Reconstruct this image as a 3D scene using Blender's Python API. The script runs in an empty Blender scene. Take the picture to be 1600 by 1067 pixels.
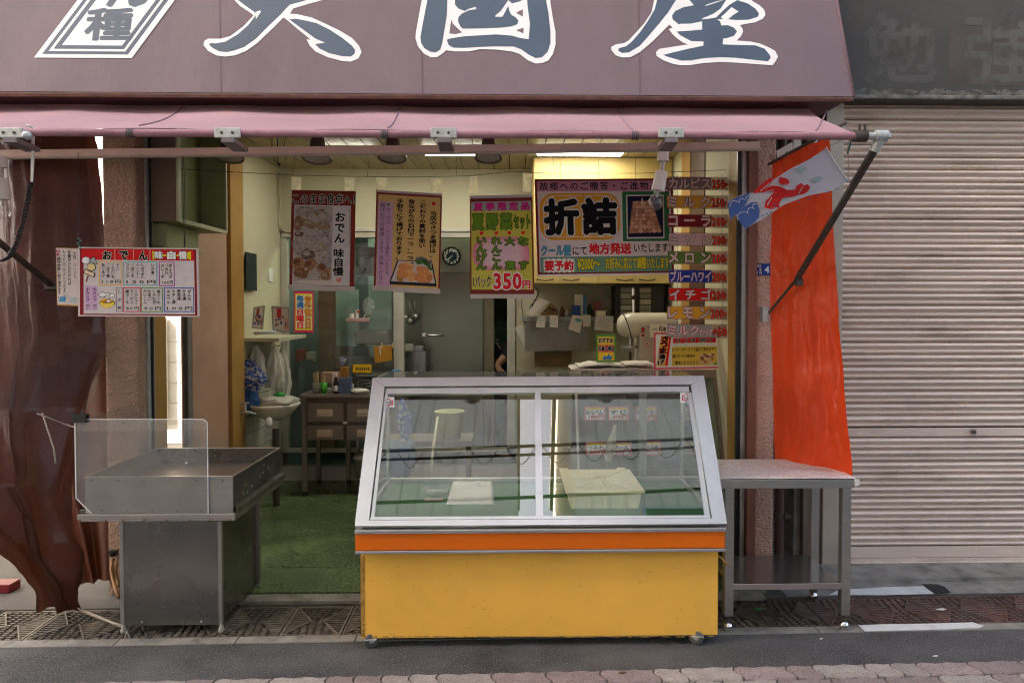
import bpy, bmesh, math, random
from mathutils import Vector, Matrix, Euler, noise
R = math.radians
random.seed(7)
sc = bpy.context.scene
COL = sc.collection

# ------------------------------------------------------------------ camera
F = 1140.0; YAW = 1.2; PITCH = 1.5
CX = 801 + F*math.tan(R(YAW)); CY = 478 + F*math.tan(R(PITCH))
CAM = Vector((0, 0, 1.70))
cd = bpy.data.cameras.new('camera'); cam = bpy.data.objects.new('camera', cd); COL.objects.link(cam)
cam.location = CAM; cam.rotation_euler = (R(90-PITCH), 0, -R(YAW))
cd.sensor_width = 36; cd.lens = F/1600*36
cd.shift_x = (800-CX)/1600; cd.shift_y = (CY-533.5)/1600
cd.clip_start = .05; cd.clip_end = 400
sc.camera = cam
RM = Euler((R(90-PITCH), 0, -R(YAW))).to_matrix()
def ray(px, py):
    return RM @ Vector(((px-CX)/F, -(py-CY)/F, -1))
def P(px, py, Y):                       # point seen at a pixel of the photograph at world depth Y
    d = ray(px, py); return CAM + d*(Y/d.y)
def PZ(px, py, z=0):
    d = ray(px, py); return CAM + d*((z-CAM.z)/d.z)
def PXX(px, py, X):
    d = ray(px, py); return CAM + d*(X/d.x)

# ------------------------------------------------------------------ light
w = bpy.data.worlds.new('World'); sc.world = w; w.use_nodes = True
nt = w.node_tree; nt.nodes.clear()
sky = nt.nodes.new('ShaderNodeTexSky'); sky.sky_type = 'NISHITA'; sky.sun_disc = False
SUN_TO = Vector((-1.2, -1, 1.56*math.tan(R(40)))).normalized()
sky.sun_elevation = R(40); sky.sun_rotation = math.atan2(SUN_TO.x, SUN_TO.y)
sky.air_density = .75; sky.dust_density = 3.2; sky.ozone_density = 1.2
bg = nt.nodes.new('ShaderNodeBackground'); bg.inputs['Strength'].default_value = .15
wo = nt.nodes.new('ShaderNodeOutputWorld')
nt.links.new(sky.outputs[0], bg.inputs[0]); nt.links.new(bg.outputs[0], wo.inputs[0])
sl = bpy.data.lights.new('sun', 'SUN'); sl.energy = 4.0; sl.angle = R(.5); sl.color = (1, .95, .87)
so = bpy.data.objects.new('sun', sl); COL.objects.link(so)
so.rotation_euler = (-SUN_TO).to_track_quat('-Z', 'Y').to_euler()
sc.view_settings.view_transform = 'Standard'; sc.view_settings.look = 'None'
sc.view_settings.gamma = 1; sc.view_settings.use_curve_mapping = False
sc.view_settings.exposure = 2.65
sc.view_settings.use_white_balance = True; sc.view_settings.white_balance_temperature = 7900; sc.view_settings.white_balance_tint = 10   # the camera's own white point for open shade
sc.render.engine = 'CYCLES'
sc.cycles.use_denoising = True; sc.cycles.filter_width = 1.1
sc.cycles.max_bounces = 10; sc.cycles.transparent_max_bounces = 24; sc.cycles.glossy_bounces = 5
sc.cycles.diffuse_bounces = 5; sc.cycles.sample_clamp_indirect = 6
sc.cycles.caustics_reflective = False; sc.cycles.caustics_refractive = False
LAMP = 5.0                               # emission of the fluorescent ceiling panels

# ------------------------------------------------------------------ materials
MATS = {}
def _n(t, typ, **kw):
    n = t.nodes.new(typ)
    for k, v in kw.items(): setattr(n, k, v)
    return n
def mat(name, c=(.5, .5, .5), rough=.6, metal=0, var=.12, vs=5, bump=0, bs=80, bd=.01, dirt=None, damt=.35, ds=2.5,
        stretch=(1, 1, 1), rnd=0, spec=.3, trans=0, coat=0, speck=None, emit=0, bvoro=False, dthr=.52):
    if name in MATS: return MATS[name]
    m = bpy.data.materials.new(name); m.use_nodes = True; t = m.node_tree
    b = t.nodes['Principled BSDF']; L = t.links
    b.inputs['Roughness'].default_value = rough; b.inputs['Metallic'].default_value = metal
    b.inputs['Specular IOR Level'].default_value = spec
    b.inputs['Coat Weight'].default_value = coat; b.inputs['Coat Roughness'].default_value = .15
    tc = _n(t, 'ShaderNodeTexCoord'); mp = _n(t, 'ShaderNodeMapping'); mp.inputs['Scale'].default_value = stretch
    geo = _n(t, 'ShaderNodeNewGeometry'); L.new(geo.outputs['Position'], mp.inputs[0])
    nz = _n(t, 'ShaderNodeTexNoise'); nz.inputs['Scale'].default_value = vs; nz.inputs['Detail'].default_value = 6
    L.new(mp.outputs[0], nz.inputs['Vector'])
    mr = _n(t, 'ShaderNodeMapRange'); mr.inputs[1].default_value = .3; mr.inputs[2].default_value = .7
    mr.inputs[3].default_value = 1-var; mr.inputs[4].default_value = 1+var
    L.new(nz.outputs[0], mr.inputs[0])
    fac = mr.outputs[0]
    if rnd:
        oi = _n(t, 'ShaderNodeObjectInfo'); m2 = _n(t, 'ShaderNodeMapRange')
        m2.inputs[3].default_value = 1-rnd; m2.inputs[4].default_value = 1+rnd
        L.new(oi.outputs['Random'], m2.inputs[0]); mm = _n(t, 'ShaderNodeMath', operation='MULTIPLY')
        L.new(fac, mm.inputs[0]); L.new(m2.outputs[0], mm.inputs[1]); fac = mm.outputs[0]
    vm = _n(t, 'ShaderNodeVectorMath', operation='SCALE'); vm.inputs[0].default_value = c
    L.new(fac, vm.inputs['Scale']); out = vm.outputs[0]
    if speck:                            # fine speckle of another colour
        n3 = _n(t, 'ShaderNodeTexNoise'); n3.inputs['Scale'].default_value = speck[1]; n3.inputs['Detail'].default_value = 2
        L.new(geo.outputs['Position'], n3.inputs['Vector'])
        r3 = _n(t, 'ShaderNodeMapRange'); r3.inputs[1].default_value = speck[2]; r3.inputs[2].default_value = speck[2]+.08
        L.new(n3.outputs[0], r3.inputs[0])
        x3 = _n(t, 'ShaderNodeMix', data_type='RGBA'); x3.inputs[7].default_value = (*speck[0], 1)
        L.new(r3.outputs[0], x3.inputs[0]); L.new(out, x3.inputs[6]); out = x3.outputs[2]
    if dirt:
        n2 = _n(t, 'ShaderNodeTexNoise'); n2.inputs['Scale'].default_value = ds; n2.inputs['Detail'].default_value = 9
        n2.inputs['Roughness'].default_value = .65
        L.new(mp.outputs[0], n2.inputs['Vector'])
        r2 = _n(t, 'ShaderNodeMapRange'); r2.inputs[1].default_value = dthr; r2.inputs[2].default_value = dthr+.2; r2.inputs[4].default_value = damt
        L.new(n2.outputs[0], r2.inputs[0])
        x = _n(t, 'ShaderNodeMix', data_type='RGBA'); x.inputs[7].default_value = (*dirt, 1)
        L.new(r2.outputs[0], x.inputs[0]); L.new(out, x.inputs[6]); out = x.outputs[2]
        rr = _n(t, 'ShaderNodeMath', operation='MULTIPLY_ADD'); rr.inputs[1].default_value = .3; rr.inputs[2].default_value = rough
        L.new(r2.outputs[0], rr.inputs[0]); L.new(rr.outputs[0], b.inputs['Roughness'])
    L.new(out, b.inputs['Base Color'])
    if bump:
        nb = _n(t, 'ShaderNodeTexVoronoi' if bvoro else 'ShaderNodeTexNoise'); nb.inputs['Scale'].default_value = bs
        if not bvoro: nb.inputs['Detail'].default_value = 5
        L.new(mp.outputs[0], nb.inputs['Vector'])
        bp = _n(t, 'ShaderNodeBump'); bp.inputs['Strength'].default_value = bump; bp.inputs['Distance'].default_value = bd
        L.new(nb.outputs[0], bp.inputs['Height']); L.new(bp.outputs[0], b.inputs['Normal'])
    if trans:                            # thin cloth or film that lets light through
        tr = _n(t, 'ShaderNodeBsdfTranslucent'); L.new(out, tr.inputs[0])
        ms = _n(t, 'ShaderNodeMixShader'); ms.inputs[0].default_value = trans
        L.new(b.outputs[0], ms.inputs[1]); L.new(tr.outputs[0], ms.inputs[2])
        L.new(ms.outputs[0], t.nodes['Material Output'].inputs[0])
    if emit:
        b.inputs['Emission Color'].default_value = (*c, 1); b.inputs['Emission Strength'].default_value = emit
    MATS[name] = m; return m
def glass(name, tint=(.93, .96, .94), ior=1.5, rough=0, haze=0, hcol=(.7, .7, .7), smudge=0):
    if name in MATS: return MATS[name]
    m = bpy.data.materials.new(name); m.use_nodes = True; t = m.node_tree; t.nodes.clear(); L = t.links
    o = _n(t, 'ShaderNodeOutputMaterial'); tr = _n(t, 'ShaderNodeBsdfTransparent'); tr.inputs[0].default_value = (*tint, 1)
    gl = _n(t, 'ShaderNodeBsdfGlossy'); gl.inputs['Roughness'].default_value = rough
    fr = _n(t, 'ShaderNodeFresnel'); gb = _n(t, 'ShaderNodeNewGeometry'); mi = _n(t, 'ShaderNodeMapRange')   # same reflectance on both faces of a pane
    mi.inputs[3].default_value = ior; mi.inputs[4].default_value = 1/ior; L.new(gb.outputs['Backfacing'], mi.inputs[0]); L.new(mi.outputs[0], fr.inputs[0])
    mx = _n(t, 'ShaderNodeMixShader'); L.new(fr.outputs[0], mx.inputs[0]); L.new(tr.outputs[0], mx.inputs[1]); L.new(gl.outputs[0], mx.inputs[2])
    last = mx.outputs[0]
    if haze or smudge:
        df = _n(t, 'ShaderNodeBsdfDiffuse'); df.inputs[0].default_value = (*hcol, 1)
        m2 = _n(t, 'ShaderNodeMixShader'); m2.inputs[0].default_value = haze
        if smudge:
            ge = _n(t, 'ShaderNodeNewGeometry'); nz = _n(t, 'ShaderNodeTexNoise'); nz.inputs['Scale'].default_value = 9
            nz.inputs['Detail'].default_value = 8; L.new(ge.outputs['Position'], nz.inputs['Vector'])
            r = _n(t, 'ShaderNodeMapRange'); r.inputs[1].default_value = .4; r.inputs[2].default_value = .8
            r.inputs[3].default_value = haze; r.inputs[4].default_value = haze+smudge
            L.new(nz.outputs[0], r.inputs[0]); L.new(r.outputs[0], m2.inputs[0])
        L.new(last, m2.inputs[1]); L.new(df.outputs[0], m2.inputs[2]); last = m2.outputs[0]
    L.new(last, o.inputs[0]); MATS[name] = m; return m
def emitm(name, c, s):
    if name in MATS: return MATS[name]
    m = bpy.data.materials.new(name); m.use_nodes = True; t = m.node_tree; t.nodes.clear()
    e = _n(t, 'ShaderNodeEmission'); e.inputs[0].default_value = (*c, 1); e.inputs[1].default_value = s
    o = _n(t, 'ShaderNodeOutputMaterial'); t.links.new(e.outputs[0], o.inputs[0]); MATS[name] = m; return m
def ink(c, rough=.55):
    k = 'ink_%d_%d_%d' % tuple(int(v*255) for v in c)
    return mat(k, tuple(min(.86, v*1.6) if max(c) > .05 else v for v in c), .7, var=.05, vs=30, spec=.12)

ALU = mat('anodised_aluminium', (.62, .63, .65), .32, .9, var=.05, dirt=(.3, .28, .27), damt=.25, ds=6)
ALUB = mat('aged_bronze_aluminium', (.42, .40, .38), .38, .8, var=.08, dirt=(.2, .17, .15), damt=.4)
STEEL = mat('brushed_stainless', (.40, .385, .37), .36, .9, var=.12, vs=3, bump=.05, bs=60, stretch=(1, 1, 12), dirt=(.26, .22, .19), damt=.5, ds=3, dthr=.48)
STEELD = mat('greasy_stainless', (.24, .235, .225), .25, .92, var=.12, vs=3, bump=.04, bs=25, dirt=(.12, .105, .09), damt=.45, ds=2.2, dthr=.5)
GALV = mat('galvanised_steel', (.52, .54, .53), .5, .6, var=.2, vs=40, dirt=(.25, .18, .12), damt=.4, ds=20)
DARKM = mat('dark_rusty_steel', (.085, .07, .06), .6, .4, var=.3, vs=25, dirt=(.16, .09, .05), damt=.5, ds=14, bump=.2, bs=60)
BLACK = mat('black_rubber', (.02, .02, .02), .6)
BPLAS = mat('black_plastic', (.025, .025, .027), .35)
WHITE = mat('white_plastic', (.75, .74, .70), .4, dirt=(.5, .45, .35), damt=.2)
CHROME = mat('chrome', (.75, .75, .76), .12, 1, var=.03)
CREAM = mat('cream_painted_wall', (.52, .49, .335), .6, var=.06, vs=2, dirt=(.42, .35, .2), damt=.3, ds=2)
OCHRE = mat('ochre_painted_wood', (.36, .20, .055), .55, var=.10, vs=3, dirt=(.2, .11, .04), damt=.3, bump=.1, bs=25)
PAPERW = mat('white_paper', (.68, .64, .55), .7, var=.08, dirt=(.5, .42, .3), damt=.3)
GLASS = glass('clear_glass')
WINGL = glass('window_glass', (.86, .92, .88), 1.5, haze=.02, smudge=.05)

# ------------------------------------------------------------------ mesh builder
class MB:
    def __init__(s): s.v = []; s.f = []; s.m = []; s.sm = []; s.mats = []
    def mi(s, m):
        if m not in s.mats: s.mats.append(m)
        return s.mats.index(m)
    def add(s, vs, fs, m=None, smooth=False):
        b = len(s.v); s.v += [Vector(v) for v in vs]; i = s.mi(m)
        for f in fs: s.f.append(tuple(b+k for k in f)); s.m.append(i); s.sm.append(smooth)
        return s
    def box(s, x0, x1, y0, y1, z0, z1, m=None, bev=0, mtx=None):
        if x0 > x1: x0, x1 = x1, x0
        if y0 > y1: y0, y1 = y1, y0
        if z0 > z1: z0, z1 = z1, z0
        b = min(bev, (x1-x0)*.45, (y1-y0)*.45, (z1-z0)*.45)
        if b <= 0:
            vs = [(x, y, z) for z in (z0, z1) for y in (y0, y1) for x in (x0, x1)]
            fs = [(0, 2, 3, 1), (4, 5, 7, 6), (0, 1, 5, 4), (2, 6, 7, 3), (0, 4, 6, 2), (1, 3, 7, 5)]
        else:
            bm = bmesh.new(); bmesh.ops.create_cube(bm, size=1)
            for v in bm.verts: v.co = Vector(((x0+x1)/2+v.co.x*(x1-x0), (y0+y1)/2+v.co.y*(y1-y0), (z0+z1)/2+v.co.z*(z1-z0)))
            bmesh.ops.bevel(bm, geom=list(bm.edges), offset=b, segments=2, affect='EDGES', profile=.6)
            bm.verts.index_update(); vs = [v.co.copy() for v in bm.verts]; fs = [[v.index for v in f.verts] for f in bm.faces]; bm.free()
        if mtx: vs = [mtx @ Vector(v) for v in vs]
        return s.add(vs, fs, m)
    def bar(s, a, b, wx, wz, m=None, bev=0, up=(0, 0, 1)):      # rectangular bar from a to b
        a = Vector(a); b = Vector(b); d = b-a; L = d.length; d.normalize(); up = Vector(up)
        x = d.cross(up)
        if x.length < 1e-4: x = d.cross(Vector((0, 1, 0)))
        x.normalize(); z = x.cross(d).normalized()
        M = Matrix((x, d, z)).transposed().to_4x4(); M.translation = a
        return s.box(-wx/2, wx/2, 0, L, -wz/2, wz/2, m, bev, M)
    def cyl(s, a, b, r, m=None, seg=12, r2=None, caps=True, smooth=True):
        a = Vector(a); b = Vector(b); r2 = r if r2 is None else r2; d = (b-a).normalized()
        x = d.orthogonal().normalized(); y = d.cross(x)
        vs = []
        for p, q in ((a, r), (b, r2)):
            for i in range(seg):
                t = 2*math.pi*i/seg; vs.append(p+(x*math.cos(t)+y*math.sin(t))*q)
        fs = [(i, (i+1) % seg, seg+(i+1) % seg, seg+i) for i in range(seg)]
        s.add(vs, fs, m, smooth)
        if caps:
            s.add(vs[:seg], [tuple(range(seg))[::-1]], m); s.add(vs[seg:], [tuple(range(seg))], m)
        return s
    def tube(s, pts, r, m=None, seg=8, rs=None):
        pts = [Vector(p) for p in pts]; n = len(pts); vs = []; x = None
        for i, p in enumerate(pts):
            d = (pts[min(i+1, n-1)]-pts[max(i-1, 0)]).normalized()
            if x is None: x = d.orthogonal().normalized()
            x = (x-d*x.dot(d)).normalized(); y = d.cross(x); q = rs[i] if rs else r
            for k in range(seg):
                t = 2*math.pi*k/seg; vs.append(p+(x*math.cos(t)+y*math.sin(t))*q)
        fs = [(i*seg+k, i*seg+(k+1) % seg, (i+1)*seg+(k+1) % seg, (i+1)*seg+k) for i in range(n-1) for k in range(seg)]
        fs += [tuple(range(seg))[::-1], tuple((n-1)*seg+k for k in range(seg))]
        return s.add(vs, fs, m, True)
    def lathe(s, prof, c, m=None, seg=24, axis='z', smooth=True, mtx=None, sx=1, sy=1):
        vs = []; n = len(prof); c = Vector(c)
        for r, h in prof:
            for k in range(seg):
                t = 2*math.pi*k/seg; v = Vector((r*math.cos(t)*sx, r*math.sin(t)*sy, h))
                if axis == 'y': v = Vector((v.x, v.z, v.y))
                if axis == 'x': v = Vector((v.z, v.x, v.y))
                if mtx: v = mtx @ v
                vs.append(c+v)
        fs = [(i*seg+k, i*seg+(k+1) % seg, (i+1)*seg+(k+1) % seg, (i+1)*seg+k) for i in range(n-1) for k in range(seg)]
        return s.add(vs, fs, m, smooth)
    def quad(s, a, b, c, d, m=None): return s.add([a, b, c, d], [(0, 1, 2, 3)], m)
    def prism(s, poly, off, m=None):    # a 3-D polygon extruded by a vector
        n = len(poly); off = Vector(off); poly = [Vector(p) for p in poly]
        vs = poly+[p+off for p in poly]
        return s.add(vs, [tuple(range(n))[::-1], tuple(range(n, 2*n))]+[(i, (i+1) % n, n+(i+1) % n, n+i) for i in range(n)], m)
    def grid(s, fn, nu, nv, m=None, thick=0):
        vs = [Vector(fn(i/nu, j/nv)) for j in range(nv+1) for i in range(nu+1)]
        fs = [(j*(nu+1)+i, j*(nu+1)+i+1, (j+1)*(nu+1)+i+1, (j+1)*(nu+1)+i) for j in range(nv) for i in range(nu)]
        return s.add(vs, fs, m, True)
    def build(s, name, m=None, parent=None, label=None, cat=None, group=None, kind=None, origin=None, stuff=False, fixn=True):
        if not s.mats or s.mats == [None]: s.mats = [m]
        ms = [x if x else m for x in s.mats]
        if parent is not None: o0 = wloc(parent)
        elif origin is not None: o0 = Vector(origin)
        else:
            xs = [v.x for v in s.v]; ys = [v.y for v in s.v]; zs = [v.z for v in s.v]
            o0 = Vector(((min(xs)+max(xs))/2, (min(ys)+max(ys))/2, min(zs)))
        me = bpy.data.meshes.new(name)
        me.from_pydata([v-o0 for v in s.v], [], s.f); 
        for x in ms: me.materials.append(x)
        me.polygons.foreach_set('material_index', s.m); me.polygons.foreach_set('use_smooth', s.sm)
        me.validate(); me.update()
        if fixn:
            bm = bmesh.new(); bm.from_mesh(me); bmesh.ops.recalc_face_normals(bm, faces=bm.faces); bm.to_mesh(me); bm.free()
        o = bpy.data.objects.new(name, me); COL.objects.link(o)
        if parent is not None: o.parent = parent
        else: o.location = o0
        tag(o, label, cat, group, kind)
        if stuff: o['kind'] = 'stuff'
        return o
def wloc(o):
    p = Vector(o.location)
    while o.parent: o = o.parent; p += o.location
    return p
def tag(o, label=None, cat=None, group=None, kind=None):
    if label: o['label'] = label
    if cat: o['category'] = cat
    if group: o['group'] = group
    if kind: o['kind'] = kind
    return o
def thing(name, label, cat, loc, group=None):
    o = bpy.data.objects.new(name, None); COL.objects.link(o); o.location = loc; o.empty_display_size = .1
    return tag(o, label, cat, group)
def kids(o): return [c for c in bpy.data.objects if c.parent == o]
def copy_tree(o, off, label=None, parent=None):
    c = o.copy(); COL.objects.link(c); c.parent = parent
    if parent is None: c.location = Vector(o.location)+Vector(off)
    for k in kids(o): copy_tree(k, off, None, c)
    if label: c['label'] = label
    return c
def struct(name, mb, m): return mb.build(name, m, kind='structure')

# ------------------------------------------------------------------ flat print (posters, labels, signs)
GC = {}
def glyphs(txt, off, vert, sp=1.0):
    k = (txt, off, vert, sp)
    if k in GC: return GC[k]
    c = bpy.data.curves.new('t', 'FONT')
    c.body = '\n'.join(txt) if vert else txt
    c.size = 1; c.offset = off; c.resolution_u = 2
    if vert: c.align_x = 'CENTER'; c.space_line = sp
    else: c.space_character = sp
    o = bpy.data.objects.new('t', c); me = bpy.data.meshes.new_from_object(o)
    r = ([tuple(v.co[:2]) for v in me.vertices], [tuple(p.vertices) for p in me.polygons])
    bpy.data.objects.remove(o); bpy.data.curves.remove(c); bpy.data.meshes.remove(me)
    GC[k] = r; return r
class Flat:
    """a flat sheet in the scene; what is printed on it is drawn in the coordinates of the photograph"""
    def __init__(s, corners, Y, step=.0007, thick=.002):
        # corners tl,tr,br,bl as pixels; Y one depth or a list of four
        Ys = Y if isinstance(Y, (list, tuple)) else [Y]*4
        s.c = [P(c[0], c[1], y) for c, y in zip(corners, Ys)]
        s.x0 = corners[0][0]; s.y0 = corners[0][1]
        s.x1 = corners[2][0]; s.y1 = corners[2][1]
        s.n = (s.c[1]-s.c[0]).cross(s.c[3]-s.c[0]).normalized()
        if s.n.dot(CAM-s.c[0]) < 0: s.n.negate()
        s.step = step; s.thick = thick; s.mb = MB(); s.clip = True
    def box(s, x0, y0, x1, y1): s.x0, s.y0, s.x1, s.y1 = x0, y0, x1, y1; return s
    def pt(s, x, y, l):
        u = (x-s.x0)/(s.x1-s.x0); v = (y-s.y0)/(s.y1-s.y0); a, b, c, d = s.c
        return (a*(1-u)+b*u)*(1-v)+(d*(1-u)+c*u)*v+s.n*(l*s.step)
    def sheet(s, m, parent, name='sheet', mb=None):
        mb = MB(); a, b, c, d = s.c; mb.prism([a, b, c, d], -s.n*s.thick)
        return mb.build(name, m, parent)
    def poly(s, pts, m, l=1): s.mb.add([s.pt(x, y, l) for x, y in pts], [tuple(range(len(pts)))], m); return s
    def rect(s, x0, y0, x1, y1, m, l=1): return s.poly([(x0, y0), (x1, y0), (x1, y1), (x0, y1)], m, l)
    def frame(s, x0, y0, x1, y1, t, m, l=1):
        s.rect(x0, y0, x1, y0+t, m, l); s.rect(x0, y1-t, x1, y1, m, l); s.rect(x0, y0+t, x0+t, y1-t, m, l); s.rect(x1-t, y0+t, x1, y1-t, m, l); return s
    def ell(s, cx, cy, rx, ry, m, l=1, n=18, rot=0, jag=0):
        p = []
        for i in range(n):
            t = 2*math.pi*i/n; q = 1+(random.uniform(-jag, jag) if jag else 0); x = rx*q*math.cos(t); y = ry*q*math.sin(t)
            p.append((cx+x*math.cos(rot)-y*math.sin(rot), cy+x*math.sin(rot)+y*math.cos(rot)))
        return s.poly(p, m, l)
    def rrect(s, x0, y0, x1, y1, r, m, l=1):
        p = []
        for cx, cy, a in ((x1-r, y0+r, -90), (x1-r, y1-r, 0), (x0+r, y1-r, 90), (x0+r, y0+r, 180)):
            for k in range(6): t = R(a+18*k); p.append((cx+r*math.cos(t), cy+r*math.sin(t)))
        return s.poly(p, m, l)
    def line(s, a, b, w, m, l=1):
        dx, dy = b[0]-a[0], b[1]-a[1]; L = math.hypot(dx, dy) or 1; nx, ny = -dy/L*w/2, dx/L*w/2
        return s.poly([(a[0]+nx, a[1]+ny), (b[0]+nx, b[1]+ny), (b[0]-nx, b[1]-ny), (a[0]-nx, a[1]-ny)], m, l)
    def text(s, t, x0, y0, x1, y1, m, l=2, off=.015, vert=False, out=None, oo=.06, sp=1.0, skew=0):
        base, _ = glyphs(t, 0, vert, sp)
        bx0 = min(v[0] for v in base); bx1 = max(v[0] for v in base); by0 = min(v[1] for v in base); by1 = max(v[1] for v in base)
        def put(off, m, l):          # weight is built up from shifted copies, each a hair above the last
            vs, fs = glyphs(t, 0, vert, sp); nst = 1 if off < .012 else (4 if off < .03 else 8)
            for k in range(nst):
                a = 2*math.pi*k/nst+.4; ox, oy = (0, 0) if nst == 1 else (off*math.cos(a), off*math.sin(a)); q = []
                for x, y in vs:
                    yy = y1+(y+oy-by0)/(by1-by0)*(y0-y1)
                    q.append(s.pt(x0+(x+ox-bx0)/(bx1-bx0)*(x1-x0)+skew*(y1-yy), yy, l+k*.09))
                s.mb.add(q, fs, m)
        if out: put(oo, out, l); put(off, m, l+1)
        else: put(off, m, l)
        return s
    def done(s, parent, name='printed_lettering'): return s.mb.build(name, None, parent, fixn=False)
K = ink((.012, .011, .012)); RED = ink((.55, .015, .02)); WHT = ink((.72, .70, .66)); YEL = ink((.75, .45, .03)); BLU = ink((.02, .05, .28))
GRN = ink((.04, .22, .05)); MAR = ink((.16, .012, .015)); PNK = ink((.62, .36, .40)); ORG = ink((.75, .24, .02)); MAG = ink((.5, .02, .18))
class RayFlat(Flat):
    """print on a tilted plane: pixels are carried onto the plane itself"""
    def __init__(s, o, n, step=.0008):
        s.o = Vector(o); s.n = Vector(n).normalized()
        if s.n.dot(CAM-s.o) < 0: s.n.negate()
        s.step = step; s.mb = MB()
    def pt(s, x, y, l):
        d = ray(x, y); t = (s.o-CAM).dot(s.n)/d.dot(s.n); return CAM+d*t+s.n*(l*s.step)

# ================================================================== ground
ASPH = mat('asphalt', (.080, .080, .082), .85, var=.4, vs=2.5, bump=1, bs=130, bd=.012, speck=((.20, .20, .195), 125, .575), dirt=(.16, .15, .14), damt=.5, ds=1.6)
ASPHL = mat('pale_worn_asphalt', (.105, .10, .094), .85, var=.2, vs=3, bump=.7, bs=240, bd=.005, speck=((.09, .09, .09), 120, .58), dirt=(.10, .10, .09), damt=.5, ds=2)
CONC = mat('concrete', (.25, .24, .215), .85, var=.25, vs=9, bump=.8, bs=70, bd=.008, dirt=(.10, .095, .085), damt=.8, ds=7, speck=((.15, .15, .14), 300, .64))
A0 = PZ(0, 1002); A1 = PZ(1600, 973); B0 = PZ(0, 955); B1 = PZ(1600, 926)
uD = (A1-A0).normalized(); vD = Vector((-uD.y, uD.x, 0)); WD = abs((B0-A0).dot(vD)+(B1-A1).dot(vD))/2
def dl(s, t, z=0): q = A0+uD*s+vD*t; return Vector((q.x, q.y, z))
m = MB(); m.prism([dl(-9, -6.6, -.25), dl(14, -6.6, -.25), dl(14, -.075, -.25), dl(-9, -.075, -.25)], (0, 0, .25)); struct('road', m, ASPH)
m = MB(); m.quad((-150, -150, -.26), (150, -150, -.26), (150, 150, -.26), (-150, 150, -.26)); struct('ground', m, ASPHL)
m = MB()
for i in range(26):                      # kerb stones in front of the drain
    s0 = -3+i*.6; m.prism([dl(s0, -.075, -.2), dl(s0+.594, -.075, -.2), dl(s0+.594, -.004, -.2), dl(s0, -.004, -.2)], (0, 0, .204))
struct('kerb_strip', m, CONC)
m = MB(); m.quad(dl(-9, -.02, -.16), dl(14, -.02, -.16), dl(14, WD+.02, -.16), dl(-9, WD+.02, -.16)); struct('drain_channel', m, mat('drain_mud', (.03, .027, .022), .9))
m = MB(); m.prism([dl(-9, WD+.004, -.2), dl(14, WD+.004, -.2), (14, 16, -.2), (-14, 16, -.2)], (0, 0, .202)); struct('forecourt_pavement', m, ASPHL)
# white painted patches on kerb and forecourt
WPAINT = mat('worn_white_road_paint', (.62, .64, .64), .7, var=.08, vs=12, dirt=(.30, .31, .31), damt=.7, ds=8, dthr=.55)
PATCH = mat('black_asphalt_patch', (.035, .034, .034), .9, var=.3, bump=1, bs=150, bd=.01)
def ground_patch(name, pts, z, mm):
    m = MB(); m.prism([PZ(x, y, z-.003) for x, y in pts], (0, 0, .003)); struct(name, m, mm)
ground_patch('road_paint', [(1341, 977), (1380, 975.5), (1450, 974.5), (1520, 972.5), (1537, 978), (1530, 981), (1440, 984), (1352, 986)], .008, WPAINT)
ground_patch('road_paint', [(1296, 929), (1310, 922), (1380, 917.5), (1443, 916), (1460, 927.5), (1380, 929.5)], .011, WPAINT)
ground_patch('asphalt_patch', [(1441, 912.5), (1465, 913), (1476, 917), (1485, 925), (1478, 926.5), (1461, 927.5), (1450, 920)], .0145, PATCH)

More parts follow.
